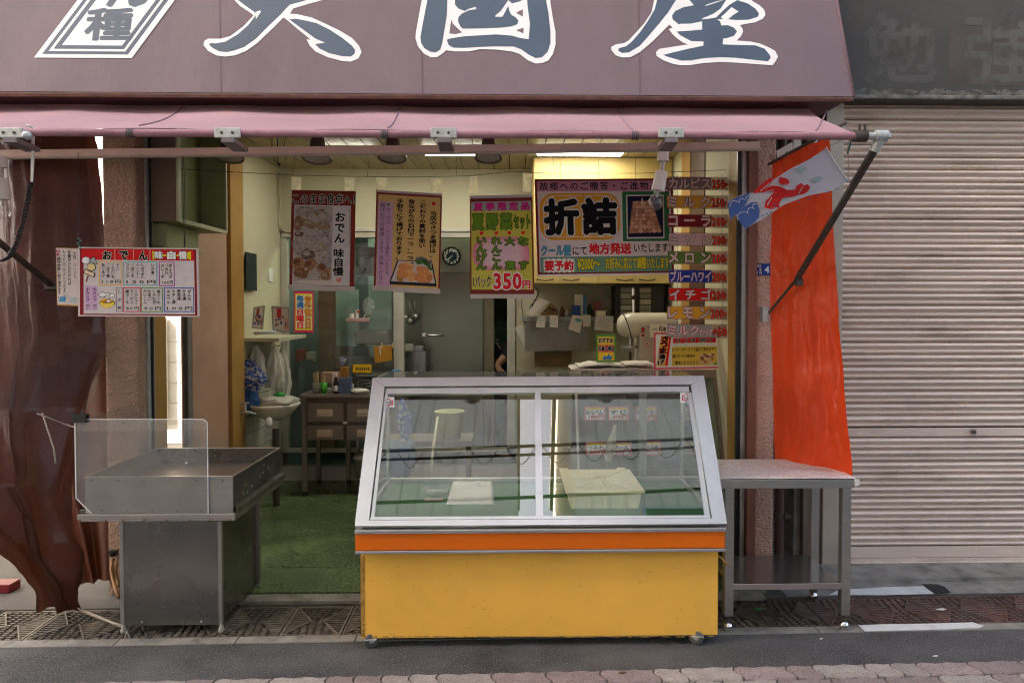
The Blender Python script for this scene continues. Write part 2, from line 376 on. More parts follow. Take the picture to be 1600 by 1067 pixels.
# ------------------------------------------------------------------ drain grates
IRON = mat('cast_iron_grate', (.13, .11, .09), .6, .2, var=.3, vs=18, rnd=.35, dirt=(.30, .26, .21), damt=.5, ds=9, bump=.4, bs=90)
IRONR = mat('red_coated_grate', (.155, .085, .072), .8, .0, var=.3, vs=14, rnd=.2, dirt=(.11, .10, .095), damt=.9, ds=7, bump=.4, bs=90, dthr=.46)
GW = .322; GD = WD-.012
MG = Matrix(((uD.x, vD.x, 0, 0), (uD.y, vD.y, 0, 0), (0, 0, 1, 0), (0, 0, 0, 1)))
def grate_parts():
    fr = MB(); tp = MB(); br = MB(); b2 = MB(); t2 = MB(); g = .003; W = GW-g; D = GD
    t = .011
    for a in ((g, W, .004, .004+t), (g, W, D-t, D)): fr.box(a[0], a[1], a[2], a[3], -.03, 0, None, .002, MG)
    for x in (g, W-t): fr.box(x, x+t, .004+t, D-t, -.03, 0, None, .002, MG)
    def bar2(a, b, wd=.008): fr.bar(MG @ Vector((a[0], a[1], -.008)), MG @ Vector((b[0], b[1], -.008)), wd, .016)
    c1 = (W*.40, D*.5); c2 = (W*.60, D*.5)
    bar2((t, t), c1); bar2((t, D-t), c1); bar2((W-t, t), c2); bar2((W-t, D-t), c2)
    # tread plates (top and bottom trapezia) with raised dashes
    for lo in (True, False):
        pl = [(t, t), (W-t, t), c2, c1] if lo else [(t, D-t), c1, c2, (W-t, D-t)]
        (tp if lo else t2).prism([MG @ Vector((x, y, -.020)) for x, y in pl], (0, 0, .010), mat('grime_in_the_grate', (.05, .042, .035), .85, var=.4, vs=20))
        n = 7
        for r in range(n):
            yy = (r+.6)/n*(D/2-t)+t; yq = yy if lo else D-yy
            q = (yy-t)/(D/2-t); xl = t+(c1[0]-t)*q+.006; xr = (W-t)+(c2[0]-W+t)*q-.006
            x = xl+(r % 2)*.018
            while x+.022 < xr:
                (tp if lo else t2).box(x, x+.026, yq-.005, yq+.005, -.0105, -.001, None, .002, MG)
                x += .040
    for lf in (True, False):
        n = 15
        for r in range(n):
            y = t+(r+.5)/n*(D-2*t); q = 1-abs(y-D/2)/(D/2-t)
            if q < .1: continue
            x0, x1 = (t, t+(c1[0]-t)*q-.004) if lf else (W-t+(c2[0]-W+t)*q+.004, W-t)
            if x1-x0 > .01: (br if lf else b2).box(x0, x1, y-.0055, y+.0055, -.03, -.002, None, 0, MG)
    return fr, tp, t2, br, b2
for kind in (0, 1):
    mm = IRONR if kind else IRON
    proto = None
    for i in range(-1, 18):
        s = i*GW+.10; red = s > 4.15
        if red != bool(kind): continue
        o = dl(s, 0)
        if proto is None:
            fr, tp, t2, br, b2 = grate_parts()
            proto = thing('drain_grate', 'x', 'drain grate', (0, 0, 0), 'iron grates covering the roadside drain')
            fr.build('frame', mm, proto); tp.build('tread_plate', mm, proto); t2.build('tread_plate', mm, proto); br.build('slotted_panel', mm, proto); b2.build('slotted_panel', mm, proto)
            g = proto
        else: g = copy_tree(proto, (0, 0, 0))
        g.location = o
        px = 801+F*(o.x+.16)/4.0
        where = ('before the brown curtain at the far left' if px < 130 else 'under the stainless tray cart' if px < 440 else
                 'between the tray cart and the yellow counter' if px < 570 else 'under the yellow display counter' if px < 1120 else
                 'under the stainless side table' if px < 1330 else 'before the closed roller shutter')
        k = i+2
        words = ['first', 'second', 'third', 'fourth', 'fifth', 'sixth', 'seventh', 'eighth', 'ninth', 'tenth', 'eleventh', 'twelfth', 'thirteenth', 'fourteenth', 'fifteenth', 'sixteenth', 'seventeenth', 'eighteenth', 'nineteenth', 'twentieth']
        g['label'] = ('reddish ' if kind else 'brown ')+'drain grate '+where+', '+words[k-1]+' from the left'
# ------------------------------------------------------------------ interlocking pavers
pv0 = PZ(560, 1058.5); pv1 = PZ(1600, 1034); up_ = (pv1-pv0).normalized(); vp_ = Vector((-up_.y, up_.x, 0))
m = MB(); bb = [pv0+up_*a+vp_*b for a, b in ((-4, -1.0), (4, -1.0), (4, .004), (-4, .004))]
m.prism([(p.x, p.y, -.05) for p in bb], (0, 0, .053)); pave = m.build('brick_pavement', mat('joint_sand', (.10, .09, .08), .95, bump=.5, bs=200), kind='structure')
PAV = [mat('paver_pink', (.30, .235, .225), .85, var=.14, vs=14, rnd=.18, bump=.8, bs=150, bd=.006, speck=((.12, .09, .09), 160, .58), dirt=(.14, .12, .11), damt=.5),
       mat('paver_beige', (.34, .30, .27), .85, var=.14, vs=14, rnd=.14, bump=.8, bs=150, bd=.006, speck=((.13, .12, .11), 160, .58), dirt=(.15, .13, .12), damt=.5)]
PD_ = .122
def paver(L):
    pts = []; g = .004; n = 8 if L > .2 else 4
    wv = lambda t: .006*math.sin(2*math.pi*t*n/4)
    for i in range(n+1): pts.append((g+(L-2*g)*i/n, g+wv(i/n)))
    for i in range(1, 6): t = i/6; pts.append((L-g+.011*math.sin(2*math.pi*t)-.010*t, g+(PD_-2*g)*t))
    for i in range(n, -1, -1): pts.append((g+(L-2*g)*i/n-.010, PD_-g+wv(i/n)))
    for i in range(5, 0, -1): t = i/6; pts.append((g+.011*math.sin(2*math.pi*t)-.010*t, g+(PD_-2*g)*t))
    q = [up_*x+vp_*y for x, y in pts]; cen = sum(q, Vector())/len(q); mb = MB(); n = len(q)
    top = [cen+(v-cen)*.962+Vector((0, 0, .0105)) for v in q]; mid = [v+Vector((0, 0, .006)) for v in q]; bot = [v+Vector((0, 0, -.03)) for v in q]
    mb.add(bot+mid+top, [tuple(range(2*n, 3*n))]+[(j*n+i, j*n+(i+1) % n, (j+1)*n+(i+1) % n, (j+1)*n+i) for j in (0, 1) for i in range(n)])
    return mb
pm = {}
for r in range(5):
    s0 = -3.0-.06*(r % 2)-.03*r
    while s0 < 3.4:
        L = .25 if random.random() < .45 else .125; k = 0 if random.random() < .5 else 1
        base = pv0+up_*s0+vp_*(-PD_*(r+1)); s0 += L
        if (L, k) not in pm: o = paver(L).build('paver', PAV[k], origin=(0, 0, 0)); pm[(L, k)] = o
        else: o = pm[(L, k)].copy(); COL.objects.link(o)
        o.parent = pave; o.location = base-wloc(pave); o.rotation_euler = (random.uniform(-.008, .008), random.uniform(-.008, .008), 0)

# ================================================================== buildings around the street
STUC = mat('rough_pink_stucco', (.68, .41, .32), .8, var=.08, vs=4, bump=1.0, bs=65, bd=.03, dirt=(.26, .17, .12), damt=.35, ds=2.5)
SIDE = mat('corrugated_siding', (.82, .77, .68), .6, var=.1, vs=2, dirt=(.2, .17, .14), damt=.5, ds=1)
def opp(name, label, x0, x1, y1, h, colr, step=.32):
    b = thing(name, label, 'building', ((x0+x1)/2, y1, 0))
    m = MB(); m.box(x0, x1, y1-5, y1-.03, 0, h); m.build('wall', colr, b)
    m = MB(); x = x0
    while x < x1-.01: m.box(x+.02, min(x+step, x1)-.02, y1-.03, y1, 0, h); x += step
    m.build('siding', colr, b, stuff=True)
    m = MB(); m.box(x0-.1, x1+.1, y1-5, y1+.35, h, h+.25); m.build('roof', DARKM, b)
    wn = mat('dark_window_pane', (.03, .04, .045), .1)
    for zz in (4.2, 7.2):
        for xx in [x0+1.2+i*3.1 for i in range(int((x1-x0-1.5)//3.1))]:
            m = MB(); m.box(xx, xx+1.3, y1+.005, y1+.06, zz, zz+1.2); f = m.build('window', ALU, b)
            m = MB(); m.box(xx+.06, xx+1.24, y1+.06, y1+.07, zz+.06, zz+1.14); m.build('pane', wn, f)
    return b
opp('opposite_building', 'tall beige sided building across the street, mirrored in the left counter glass', -16.5, .10, -2.7, 14.5, SIDE)
opp('opposite_building', 'tall beige sided building across the street beyond the sky gap', 1.15, 9, -2.7, 14.5, SIDE)
opp('opposite_building', 'unseen pale rear building added behind the street gap to block the sun', -2.5, 4.5, -9.5, 12, mat('pale_blue_render_wall', (.76, .83, .88), .7))  # added out of view to stop sunlight coming through the gap
# sunlit house beyond the side alley on the left
b = thing('alley_house', 'sunlit white house glimpsed through the gap beside the tray cart', 'house', (-6, 9.2, 0))
WH = mat('white_house_wall', (.78, .76, .72), .7, dirt=(.5, .47, .42), damt=.3)
m = MB(); m.box(-12, -2.3, 9.0, 13, 0, 7); m.build('wall', WH, b)
m = MB()
for i in range(28): m.box(-11.9, -2.35, 8.985, 9.0, .02+i*.25, .02+i*.25+.235)
m.build('cladding', WH, b, stuff=True)
m = MB(); m.box(-12.3, -2.25, 8.6, 13, 7, 7.2); m.build('roof', DARKM, b)
for yz in ((-4.35, .35),):
    m = MB(); m.box(-4.62, -4.2, 8.9, 8.97, .3, 1.55); d = m.build('door', mat('grey_door', (.34, .33, .31), .6), b)

# overhead wires that the counter glass mirrors
WIREM = mat('black_cable', (.015, .015, .015), .5)
for i, (y, z, r, lb) in enumerate(((1.15, 5.15, .020, 'thick black cable over the street, nearest the shop'), (.75, 5.55, .018, 'black cable with a thin wire coiled round it'), (-.25, 6.0, .024, 'thick black cable over the street, farthest from the shop'))):
    pts = [(x, y+.02*x, z-.35*(1-(x/9)**2)+.03*x) for x in [k-9 for k in range(19)]]
    t = thing('overhead_cable', lb, 'cable', (0, y, z), 'cables over the street')
    m = MB(); m.tube(pts, r, WIREM, 6); m.build('cable', WIREM, t)
    if i == 1:
        m = MB(); pp = []
        for k in range(600):
            x = -6+k*.02; a = k*.28; zz = z-.35*(1-(x/9)**2)+.03*x; pp.append((x, y+.02*x+.11*math.cos(a), zz+.11*math.sin(a)))
        m.tube(pp, .006, WIREM, 4); m.build('coiled_wire', WIREM, t)
    for sx in (-9, 9):
        pass
for sx, lb in ((-9, 'concrete utility pole carrying the cables, left end'), (9, 'concrete utility pole carrying the cables, right end')):
    t = thing('utility_pole', lb, 'pole', (sx, .55, 0), 'utility poles')
    m = MB(); m.cyl((sx, .55, -.2), (sx, .55, 8.5), .16, CONC, 14, .11); m.build('pole', CONC, t)
    m = MB(); m.box(sx-.04, sx+.04, -.6, 1.5, 5.9+.03*sx, 6.0+.03*sx); m.build('crossarm', GALV, t)

# ================================================================== the shop building
XL = -2.2; XR = 1.40; YB = 7.0; ZC = 3.0
shop = thing('shop_building', 'open fronted food shop with stucco pillars and cream painted interior', 'shop building', (-.3, 4.4, 0))
def part(name, m, mm, **k): return m.build(name, mm, shop, **k)
xp0 = P(163, 500, 4.3).x; xp1 = P(215, 500, 4.3).x
m = MB(); m.box(xp0, xp1, 4.3, 4.48, 0, 3.1, None, .015); part('pillar', m, mat('shaded_brown_stucco', (.40, .26, .19), .8, var=.1, vs=4, bump=1.0, bs=65, bd=.03, dirt=(.22, .14, .1), damt=.4), label='left stucco pillar behind the brown curtain')  # browner copy of the pillar stucco: its shade is put into the colour
xq0 = P(1181, 500, 4.35).x; xq1 = P(1211, 500, 4.35).x
m = MB(); m.box(xq0, xq1, 4.35, 4.6, 0, 3.1, None, .012); part('pillar', m, STUC, label='right pink stucco pillar with address plate')
m = MB(); m.box(xq0, xq1-.02, 4.6, 7.2, 0, 3.1); m.box(xq1-.02, xq1+.10, 4.85, 7.2, 0, 3.1); m.box(xq1+.102, 2.3, 4.92, 5.0, 0, 4.4); part('outer_wall', m, CONC)
RME = mat('reddish_brown_metal', (.24, .10, .075), .45, .3, var=.15)
m = MB(); m.box(P(1171, 0, 4.36).x, xq0-.002, 4.33, 4.45, 0, 3.0); part('door_jamb', m, RME)
m = MB(); m.box(P(1163, 0, 4.36).x, P(1171, 0, 4.36).x-.003, 4.37, 4.43, 0, 3.0); part('guide_rail', m, STEEL)
m = MB(); m.box(P(1157, 0, 4.36).x, P(1163, 0, 4.36).x-.003, 4.39, 4.41, 0, 3.0); part('guide_rail', m, BPLAS)
# left side: frames, posts, opening to the alley, wall
def side(y0, y1, z0, z1, mm, name, x=XL, dx=-.08, bev=.004): m = MB(); m.box(x, x+dx, y0, y1, z0, z1, None, bev); return part(name, m, mm)
m = MB(); m.box(P(216.5, 0, 4.42).x, P(227, 0, 4.42).x, 4.40, 4.44, 0, 3.0); part('guide_rail', m, GALV)
m = MB(); m.box(P(228, 0, 4.44).x, P(232, 0, 4.44).x, 4.43, 4.45, 0, 3.0); part('guide_rail', m, BPLAS)
m = MB(); m.box(P(232, 0, 4.45).x, XL-.01, 4.43, 4.47, 0, 3.0); part('guide_rail', m, mat('beige_metal', (.45, .40, .33), .4, .3))
side(4.47, 4.68, 0, 3.0, OCHRE, 'post', dx=-.05)
side(4.685, 4.93, 2.13, 3.0, OCHRE, 'transom')
side(4.94, 4.985, 0, 3.0, mat('dark_bronze_frame', (.06, .05, .045), .4, .5), 'door_frame', dx=-.02)
side(4.99, 5.05, 0, 3.0, ALUB, 'door_frame', dx=-.03)
PINKW = mat('salmon_painted_board', (.44, .27, .19), .6, var=.08, vs=3, dirt=(.25, .15, .1), damt=.3)
side(5.055, 5.68, 0, 3.0, PINKW, 'wall_panel')
side(5.683, 5.95, 0, 3.0, OCHRE, 'post', x=XL+.03)
side(5.953, YB+.2, 1.24, ZC, CREAM, 'wall')
GROUT = mat('tile_grout', (.22, .20, .17), .9)
side(5.953, YB+.2, 0, 1.24, GROUT, 'tile_backing', x=XL-.012)
TILE = mat('glazed_cream_tile', (.52, .49, .40), .25, var=.06, rnd=.06, dirt=(.3, .26, .2), damt=.35)
tm = None
for r in range(8):
    for c in range(4):
        y0 = 5.96+c*.262+(r % 2)*.0; z0 = .03+r*.152
        if tm is None:
            m = MB(); m.box(XL-.012, XL, y0, y0+.257, z0, z0+.147, None, .003); tm = m.build('tile', TILE, origin=(XL, y0, z0)); o = tm
        else: o = tm.copy(); COL.objects.link(o); o.location = (XL, y0, z0)
        o.parent = shop; o.location = Vector((XL, y0, z0))-wloc(shop)
# right side wall
def rs(y0, y1, mm, name, dx=.08, z0=0, z1=3.0, x=XR): m = MB(); m.box(x, min(x+dx, xq0-.004), y0, y1, z0, z1, None, .003); return part(name, m, mm)
rs(4.47, 4.72, OCHRE, 'post'); rs(4.723, 5.34, CREAM, 'wall', x=XR+.012)
rs(5.343, 5.76, mat('dark_brown_board', (.075, .03, .018), .5), 'board', x=XR+.004); rs(5.763, 6.05, OCHRE, 'post'); rs(6.053, YB+.2, CREAM, 'wall', x=XR+.012)
# back partition
m = MB()
zt = P(600, 357, YB).z; zb = P(600, 372, YB).z
m.box(XL, XR+.05, YB, YB+.1, zt+.002, ZC)
x803 = P(806, 0, YB).x
m.box(x803, XR+.05, YB, YB+.1, 0.14, zt)
part('partition_wall', m, CREAM)
m = MB(); m.box(XL, x803, YB-.01, YB+.09, .03, P(600, 728, YB).z); part('skirting_wall', m, mat('white_skirting', (.55, .52, .45), .6, dirt=(.3, .26, .2), damt=.4))
m = MB(); m.box(x803+.002, XR+.05, YB-.01, YB+.09, .03, .14); part('skirting_wall', m, CREAM)
wf = thing('partition_window', 'aluminium framed glass partition at the back of the shop', 'window', (-1, YB, .3))
for a, b_ in ((432, 446), (613, 629), (792, 805)):
    m = MB(); xa = P(a, 0, YB).x; xb = P(b_, 0, YB).x; m.box(xa, xb, YB-.025, YB+.05, .34, zb, None, .004); m.box(xa+(xb-xa)*.35, xa+(xb-xa)*.5, YB-.031, YB-.026, .34, zb); m.build('mullion', mat('pale_window_metal', (.52, .50, .42), .4, .4), wf)
m = MB(); m.box(XL+.01, P(805, 0, YB).x, YB-.035, YB+.05, zb+.002, zb+.05, None, .004); m.box(XL+.01, P(805, 0, YB).x, YB-.05, YB+.05, zb+.055, zt, None, .004); m.build('head_rail', mat('pale_window_metal', ()), wf)
m = MB(); m.box(XL+.01, P(792, 0, YB).x, YB-.03, YB+.05, .30, .338, None, .004); m.build('sill_rail', mat('pale_window_metal', ()), wf)
for a, b_ in ((447, 528), (528, 612)):
    m = MB(); m.box(P(a, 0, YB).x, P(b_, 0, YB).x, YB+.01+(.02 if a > 500 else 0), YB+.015+(.02 if a > 500 else 0), .34, zb); m.build('pane', WINGL, wf)
# ceiling of planks
cl = MB(); cl.box(XL-.1, XR+.1, 4.5, YB+3.2, ZC+.012, ZC+.1); ceil = part('ceiling', cl, mat('dark_ceiling_gap', (.05, .04, .02), .8))
PL = mat('varnished_ceiling_plank', (.42, .36, .225), .5, var=.1, vs=2, rnd=.08, stretch=(8, 1, 8), dirt=(.3, .22, .1), damt=.3)
x = XL; pl0 = None
while x < XR-.02:
    if pl0 is None:
        m = MB(); m.box(x, x+.138, 4.52, YB, ZC, ZC+.014, None, .003); pl0 = m.build('plank', PL, origin=(x, 4.52, ZC)); o = pl0
    else: o = pl0.copy(); COL.objects.link(o)
    o.parent = ceil; o.location = Vector((x, 4.52, ZC))-wloc(ceil); x += .145
# walls over the opening, roof and backroom
FAC = mat('upper_facade_panel', (.36, .33, .30), .7, dirt=(.2, .17, .15), damt=.5, ds=1)
m = MB(); m.box(xp0-.6, 1.95, 4.49, 4.56, 2.97, 7.5); part('upper_wall', m, FAC)
m = MB(); m.box(xp0, xp1, 4.5, 4.56, 3.1, 7.4); m.box(xp0, xp0+.06, 4.56, 11, 2.97, 7.5); m.box(1.95, 1.99, 4.56, 11, 2.97, 7.5); part('flank_wall', m, FAC)
m = MB(); m.box(xp0-.62, 2.0, 4.45, 11.1, 7.5, 7.65); part('roof', m, DARKM)
m = MB(); m.box(XL-.08, XL-.02, YB+.2, 10.2, 0, ZC); m.box(XR+.06, XR+.1, YB+.2, 10.2, 0, ZC); m.box(XL-.08, XR+.1, 10.2, 10.3, 0, ZC)
part('backroom_wall', m, mat('teal_backroom_wall', (.11, .18, .17), .6, dirt=(.06, .08, .07), damt=.6))
m = MB(); m.box(XL-.1, XR+.1, YB-.02, 10.3, -.02, .02); part('backroom_floor', m, mat('dark_backroom_floor', (.07, .08, .07), .5))
# threshold and floor
m = MB(); m.box(xp1, xq0, 4.14, 4.245, 0, .022, None, .005); part('threshold', m, CONC)
GRNF = mat('green_speckled_floor', (.070, .108, .042), .24, var=.35, vs=2.5, speck=((.30, .38, .20), 95, .56), bump=.06, bs=150, dirt=(.04, .055, .025), damt=.6, ds=1.5, dthr=.46)
fl = MB(); fl.box(XL-.1, XR+.1, 4.25, YB, .0, .018); flo = fl.build('shop_floor', mat('floor_joint', (.25, .27, .16), .8), kind='structure')
for (ya, yb) in ((4.252, 4.655), (4.66, 5.45), (5.455, 6.2), (6.205, 6.995)):
    for xa, xb in ((XL-.09, -.6), (-.596, XR+.09)):
        m = MB(); m.box(xa, xb, ya, yb, .018, .03, None, .002); m.build('floor_panel', GRNF, flo)

# ================================================================== neighbour on the right
nb = thing('neighbour_building', 'closed shop next door with dark faded signboard over its shutter', 'shop building', (3.2, 4.8, 0))
YS = 4.68
xs0 = P(1307, 800, YS).x
SH = mat('beige_shutter_steel', (.76, .63, .55), .26, .15, var=.07, vs=3, dirt=(.30, .21, .15), damt=.5, ds=4, stretch=(.5, 1, 2), rnd=.05, bump=.05, bs=3, bd=.02)
shut = MB(); shut.box(xs0, 6.5, YS+.03, YS+.05, .03, 3.2); shutter = shut.build('shutter', DARKM, nb)
zbot = P(1450, 852, YS).z; ztop = P(1450, 166, YS).z
pitch = .0795
def slat_mesh(z):
    m = MB(); pr = [(.016, 0), (.004, .002), (-.010, .008), (-.016, .016), (-.012, .024), (.006, .033), (.008, .038), (-.004, .041), (-.018, .047), (-.023, .055), (-.018, .064), (.004, .073), (.016, .0795)]
    x0, x1 = xs0+.003, 6.4
    n = len(pr); m.add([(x, YS+a, z+h) for x in (x0, x1) for a, h in pr], [(i, i+1, n+i+1, n+i) for i in range(n-1)], None, True)
    return m
z = zbot; k = 0; s0 = None; lockz = P(1450, 675, YS).z
while z < ztop:
    if abs(z+.03-lockz) < .04:
        m = MB(); m.box(xs0+.003, 6.4, YS-.014, YS+.012, z+.004, z+.058, None, .003); lb = m.build('lock_rail', SH, shutter)
        c = P(1520, 674, YS-.014)
        m = MB(); m.cyl(c, c+Vector((0, -.012, 0)), .019, ALUB, 20); m.cyl(c+Vector((0, -.012, 0)), c+Vector((0, -.02, 0)), .011, DARKM, 16); m.build('lock', ALUB, lb)
        z += .062; continue
    if s0 is None: s0 = slat_mesh(z).build('slat', SH, origin=(xs0, YS, z)); o = s0
    else: o = s0.copy(); COL.objects.link(o)
    o.parent = shutter; o.location = Vector((xs0, YS+random.uniform(-.0015, .0015), z))-wloc(shutter); o.rotation_euler = (random.uniform(-.03, .03), random.uniform(-.0006, .0006), 0); z += pitch
m = MB(); m.box(xs0+.002, 6.4, YS-.012, YS+.01, P(1450, 870, YS).z+.002, zbot-.002, None, .002); m.box(xs0+.002, 6.4, YS-.016, YS+.01, P(1450, 884, YS).z+.014, P(1450, 870, YS).z-.001, None, .002); m.build('bottom_rail', SH, shutter)
m = MB(); m.box(xs0+.004, 6.4, YS-.03, YS+.01, .034, P(1450, 884, YS).z+.012, None, .002); m.build('bottom_seal', SH, shutter)
SHG = mat('beige_guide_rail', (.42, .37, .31), .45, .2, dirt=(.25, .19, .14), damt=.4)
m = MB(); m.box(P(1294, 0, YS-.05).x, xs0, YS-.05, YS+.05, .03, 3.3, None, .004); m.build('guide_rail', SHG, nb)
q_ = [dl(3.9, WD+.004), dl(14, WD+.004)]; m = MB(); m.prism([(1.60, q_[0].y+.01, .0), (7, dl(9.6, WD+.004).y, .0), (7, 4.5, .0), (1.60, 4.5, .0)], (0, 0, .006)); m.build('apron', CONC, nb)
m = MB(); m.prism([(1.62, 4.36, .006), (7, 4.52, .006), (7, 5, .006), (1.62, 5, .006)], (0, 0, .024)); m.build('sill', CONC, nb)
# dark signboard with ghost lettering
zs0 = P(1450, 158, YS-.12).z
SGN = mat('weathered_dark_signboard', (.066, .064, .061), .6, var=.25, vs=1.6, dirt=(.10, .07, .055), damt=.7, ds=1.2, bump=.15, bs=30)
m = MB(); m.box(1.72, 6.5, YS-.13, YS+.1, zs0+.001, 3.85, None, .01); sb = m.build('signboard', SGN, nb)
m = MB(); m.box(1.72, 6.5, YS-.155, YS-.132, zs0+.002, zs0+.03, None, .008); m.build('signboard_trim', mat('peeling_grey_paint', (.17, .17, .16), .8, var=.5, vs=14, dirt=(.05, .045, .04), damt=.9, ds=7, bump=.6, bs=50), sb)
rf = RayFlat((0, YS-.13, 0), (0, 1, 0))
GH = mat('ghost_of_removed_letters', (.096, .094, .090), .6, var=.2, vs=3, dirt=(.066, .064, .061), damt=.9, ds=6, dthr=.45)
GHR = mat('ghost_panel_brown', (.080, .068, .064), .6, var=.2)
rf.poly([(1482, 42), (1600, 40), (1640, 135), (1485, 132)], GHR, 1)
rf.text('勉', 1352, 22, 1462, 130, GH, 2, .02); rf.text('強', 1508, 24, 1620, 132, GH, 2, .02)
rf.done(sb)
# peeled paint patches
m = MB(); rf = RayFlat((0, YS-.131, 0), (0, 1, 0))
PE = mat('bare_flaking_patch', (.13, .13, .12), .9, var=.4, vs=20)
for i in range(34):
    x = 1338+i*8.5+random.uniform(-4, 4); rf.ell(x, 146+random.uniform(-5, 3), random.uniform(4, 13), random.uniform(1.5, 5), PE, 1+i*.07, 14, jag=.45)
rf.done(sb, 'flaking_patches')
m = MB(); m.box(1.72, 6.5, YS-.05, YS+.3, 3.86, 9); m.build('upper_wall', mat('dark_brick_wall', (.10, .08, .07), .8), nb)
BRK = mat('dark_brown_brick', (.085, .065, .055), .8, rnd=.3, bump=.4, bs=60)
# brick course that shows at the top right corner, over the board
bo = None
for r in range(3):
    for c in range(16):
        x = 3.05-.18+c*.11+(r % 2)*.055; z = 3.862+r*.036
        if x+.1 > 5: continue
        if bo is None: m = MB(); m.box(x, x+.105, YS-.075, YS-.05, z, z+.031, None, .003); bo = m.build('brick', BRK, origin=(x, YS, z)); o = bo
        else: o = bo.copy(); COL.objects.link(o)
        o.parent = nb; o.location = Vector((x, YS, z))-wloc(nb)
# gap between the two buildings: pipe, posts, concrete
g0 = MB(); g0.box(P(1245, 0, 4.75).x, P(1258, 0, 4.75).x, 4.72, 4.8, 0, 3.2)
g0.box(P(1279, 0, 4.75).x, P(1293, 0, 4.75).x-.002, 4.72, 4.8, 0, 3.2); g0.build('concrete_edge', CONC, nb)
m = MB(); m.box(P(1259, 0, 4.7).x, P(1270, 0, 4.7).x, 4.66, 4.71, 0, 3.2); m.build('steel_post', mat('brown_steel_post', (.13, .10, .08), .5, .3, dirt=(.25, .2, .15), damt=.5), nb)
m = MB(); m.box(P(1271, 0, 4.7).x, P(1276, 0, 4.7).x, 4.66, 4.71, 0, 3.2); m.build('steel_post', ALUB, nb)
dp = thing('drain_pipe', 'dark brown downpipe beside the right stucco pillar', 'pipe', (P(1225, 0, 4.6).x, 4.6, 0))
m = MB(); c = P(1225, 0, 4.62); m.cyl((c.x, 4.62, 0), (c.x, 4.62, 3.2), .029, mat('brown_pvc', (.07, .035, .03), .4), 16); m.build('pipe', mat('brown_pvc', ()), dp)
zc = P(1229, 805, 4.6).z
m = MB(); m.cyl((c.x, 4.62, zc-.012), (c.x, 4.62, zc+.012), .034, DARKM, 16); m.box(c.x+.02, c.x+.06, 4.58, 4.62, zc-.012, zc+.012); m.build('clamp', DARKM, dp)
# ================================================================== big shop sign over the opening
SY0, SZ0 = 3.90, P(0, 143, 3.9).z
SY1 = 4.12; SZ1 = P(1305, 0, 4.12).z
sl_ = (SY1-SY0)/(SZ1-SZ0); STOP = 4.45
SXR = P(1333, 150, 3.9).x; SXL = -3.6
PURP = mat('mauve_sign_canvas', (.152, .109, .127), .6, var=.10, vs=2.2, dirt=(.125, .105, .115), damt=.55, ds=2.6, bump=.18, bs=7, bd=.03, stretch=(1, 1, .16))
sign = thing('shop_sign', 'huge mauve canvas sign with dark blue outlined lettering above the awning', 'sign', (-.9, 4.1, SZ0))
def sy(z): return SY0+sl_*(z-SZ0)
m = MB()
def sface(u, v):
    x = SXL+(SXR-SXL)*u; z = SZ0+(STOP-SZ0)*v
    return (x, sy(z)+.0012*math.sin(x*2.3+1)*math.sin(v*3.1), z)
m.grid(sface, 60, 16); m.build('canvas', PURP, sign)
m = MB(); m.prism([(SXL, SY0+.015, SZ0), (SXL, sy(STOP)+.01, STOP), (SXL, 4.48, STOP), (SXL, 4.48, SZ0)], (SXR-SXL-.004, 0, 0)); m.build('frame_box', mat('mauve_sign_side', (.12, .05, .065), .6), sign)
m = MB(); m.cyl((SXL, SY0+.012, SZ0-.010), (SXR+.004, SY0+.012, SZ0-.010), .013, None, 10); m.box(SXL, SXR, SY0+.002, SY0+.03, SZ0-.024, SZ0-.002, None, .004)
m.build('bottom_lip', mat('brown_sign_lip', (.13, .06, .048), .6, var=.3, vs=14, dirt=(.2, .14, .11), damt=.6, ds=12), sign)
m = MB(); m.tube([(SXR+.003, sy(z)-.002, z) for z in (SZ0, (SZ0+STOP)/2, STOP)], .007); m.build('side_piping', mat('mauve_piping', (.20, .12, .14), .6), sign)
nS = Vector((0, -(SZ1-SZ0), (SY1-SY0)))
rf = RayFlat((0, SY0-.0022, SZ0), nS, .0005)
SW = mat('sign_white', (.74, .74, .74), .5, var=.04, dirt=(.55, .53, .53), damt=.4); SB = mat('sign_slate_blue', (.055, .088, .13), .5, var=.08, vs=3)
rf.poly([(358,-8),(375,10),(392,21),(396,25),(380,42),(360,57),(345,61),(325,61),(319,65),(318,71),(325,80),(338,87),(352,89),(368,87),(385,80),(402,68),(425,46),(443,28),(450,33),(465,46),(480,58),(485,63),(479,62),(484,72),(493,81),(512,90),(535,96),(548,97),(560,92),(565,82),(561,72),(550,60),(530,48),(505,36),(487,28),(465,23),(453,22),(458,14),(485,6),(515,-2),(570,-16),(585,-34),(560,-46),(472,-36),(465,-118),(415,-118),(410,-28),(330,-24)], SW, 1)
rf.poly([(368,-2),(384,10),(397,19),(400,24),(388,40),(372,54),(352,66),(337,68.5),(328,68),(327,71),(333,76),(343,81),(355,82),(365,80),(382,74),(400,61),(420,41),(440,22),(447,14),(453,8),(483,0),(512,-8),(560,-22),(570,-32),(463,-28),(458,-110),(423,-110),(418,-22),(345,-16)], SB, 2)
rf.poly([(452,31),(462,30),(478,33),(495,37),(515,47),(535,60),(550,72),(555,79),(554,85),(548,89),(535,88.5),(515,84),(500,77),(492,69.5),(508,67.5),(493,61),(475,48),(460,37)], SB, 2)
rf.poly([(400,31),(408,19),(406,17),(399,20)], SW, 3)
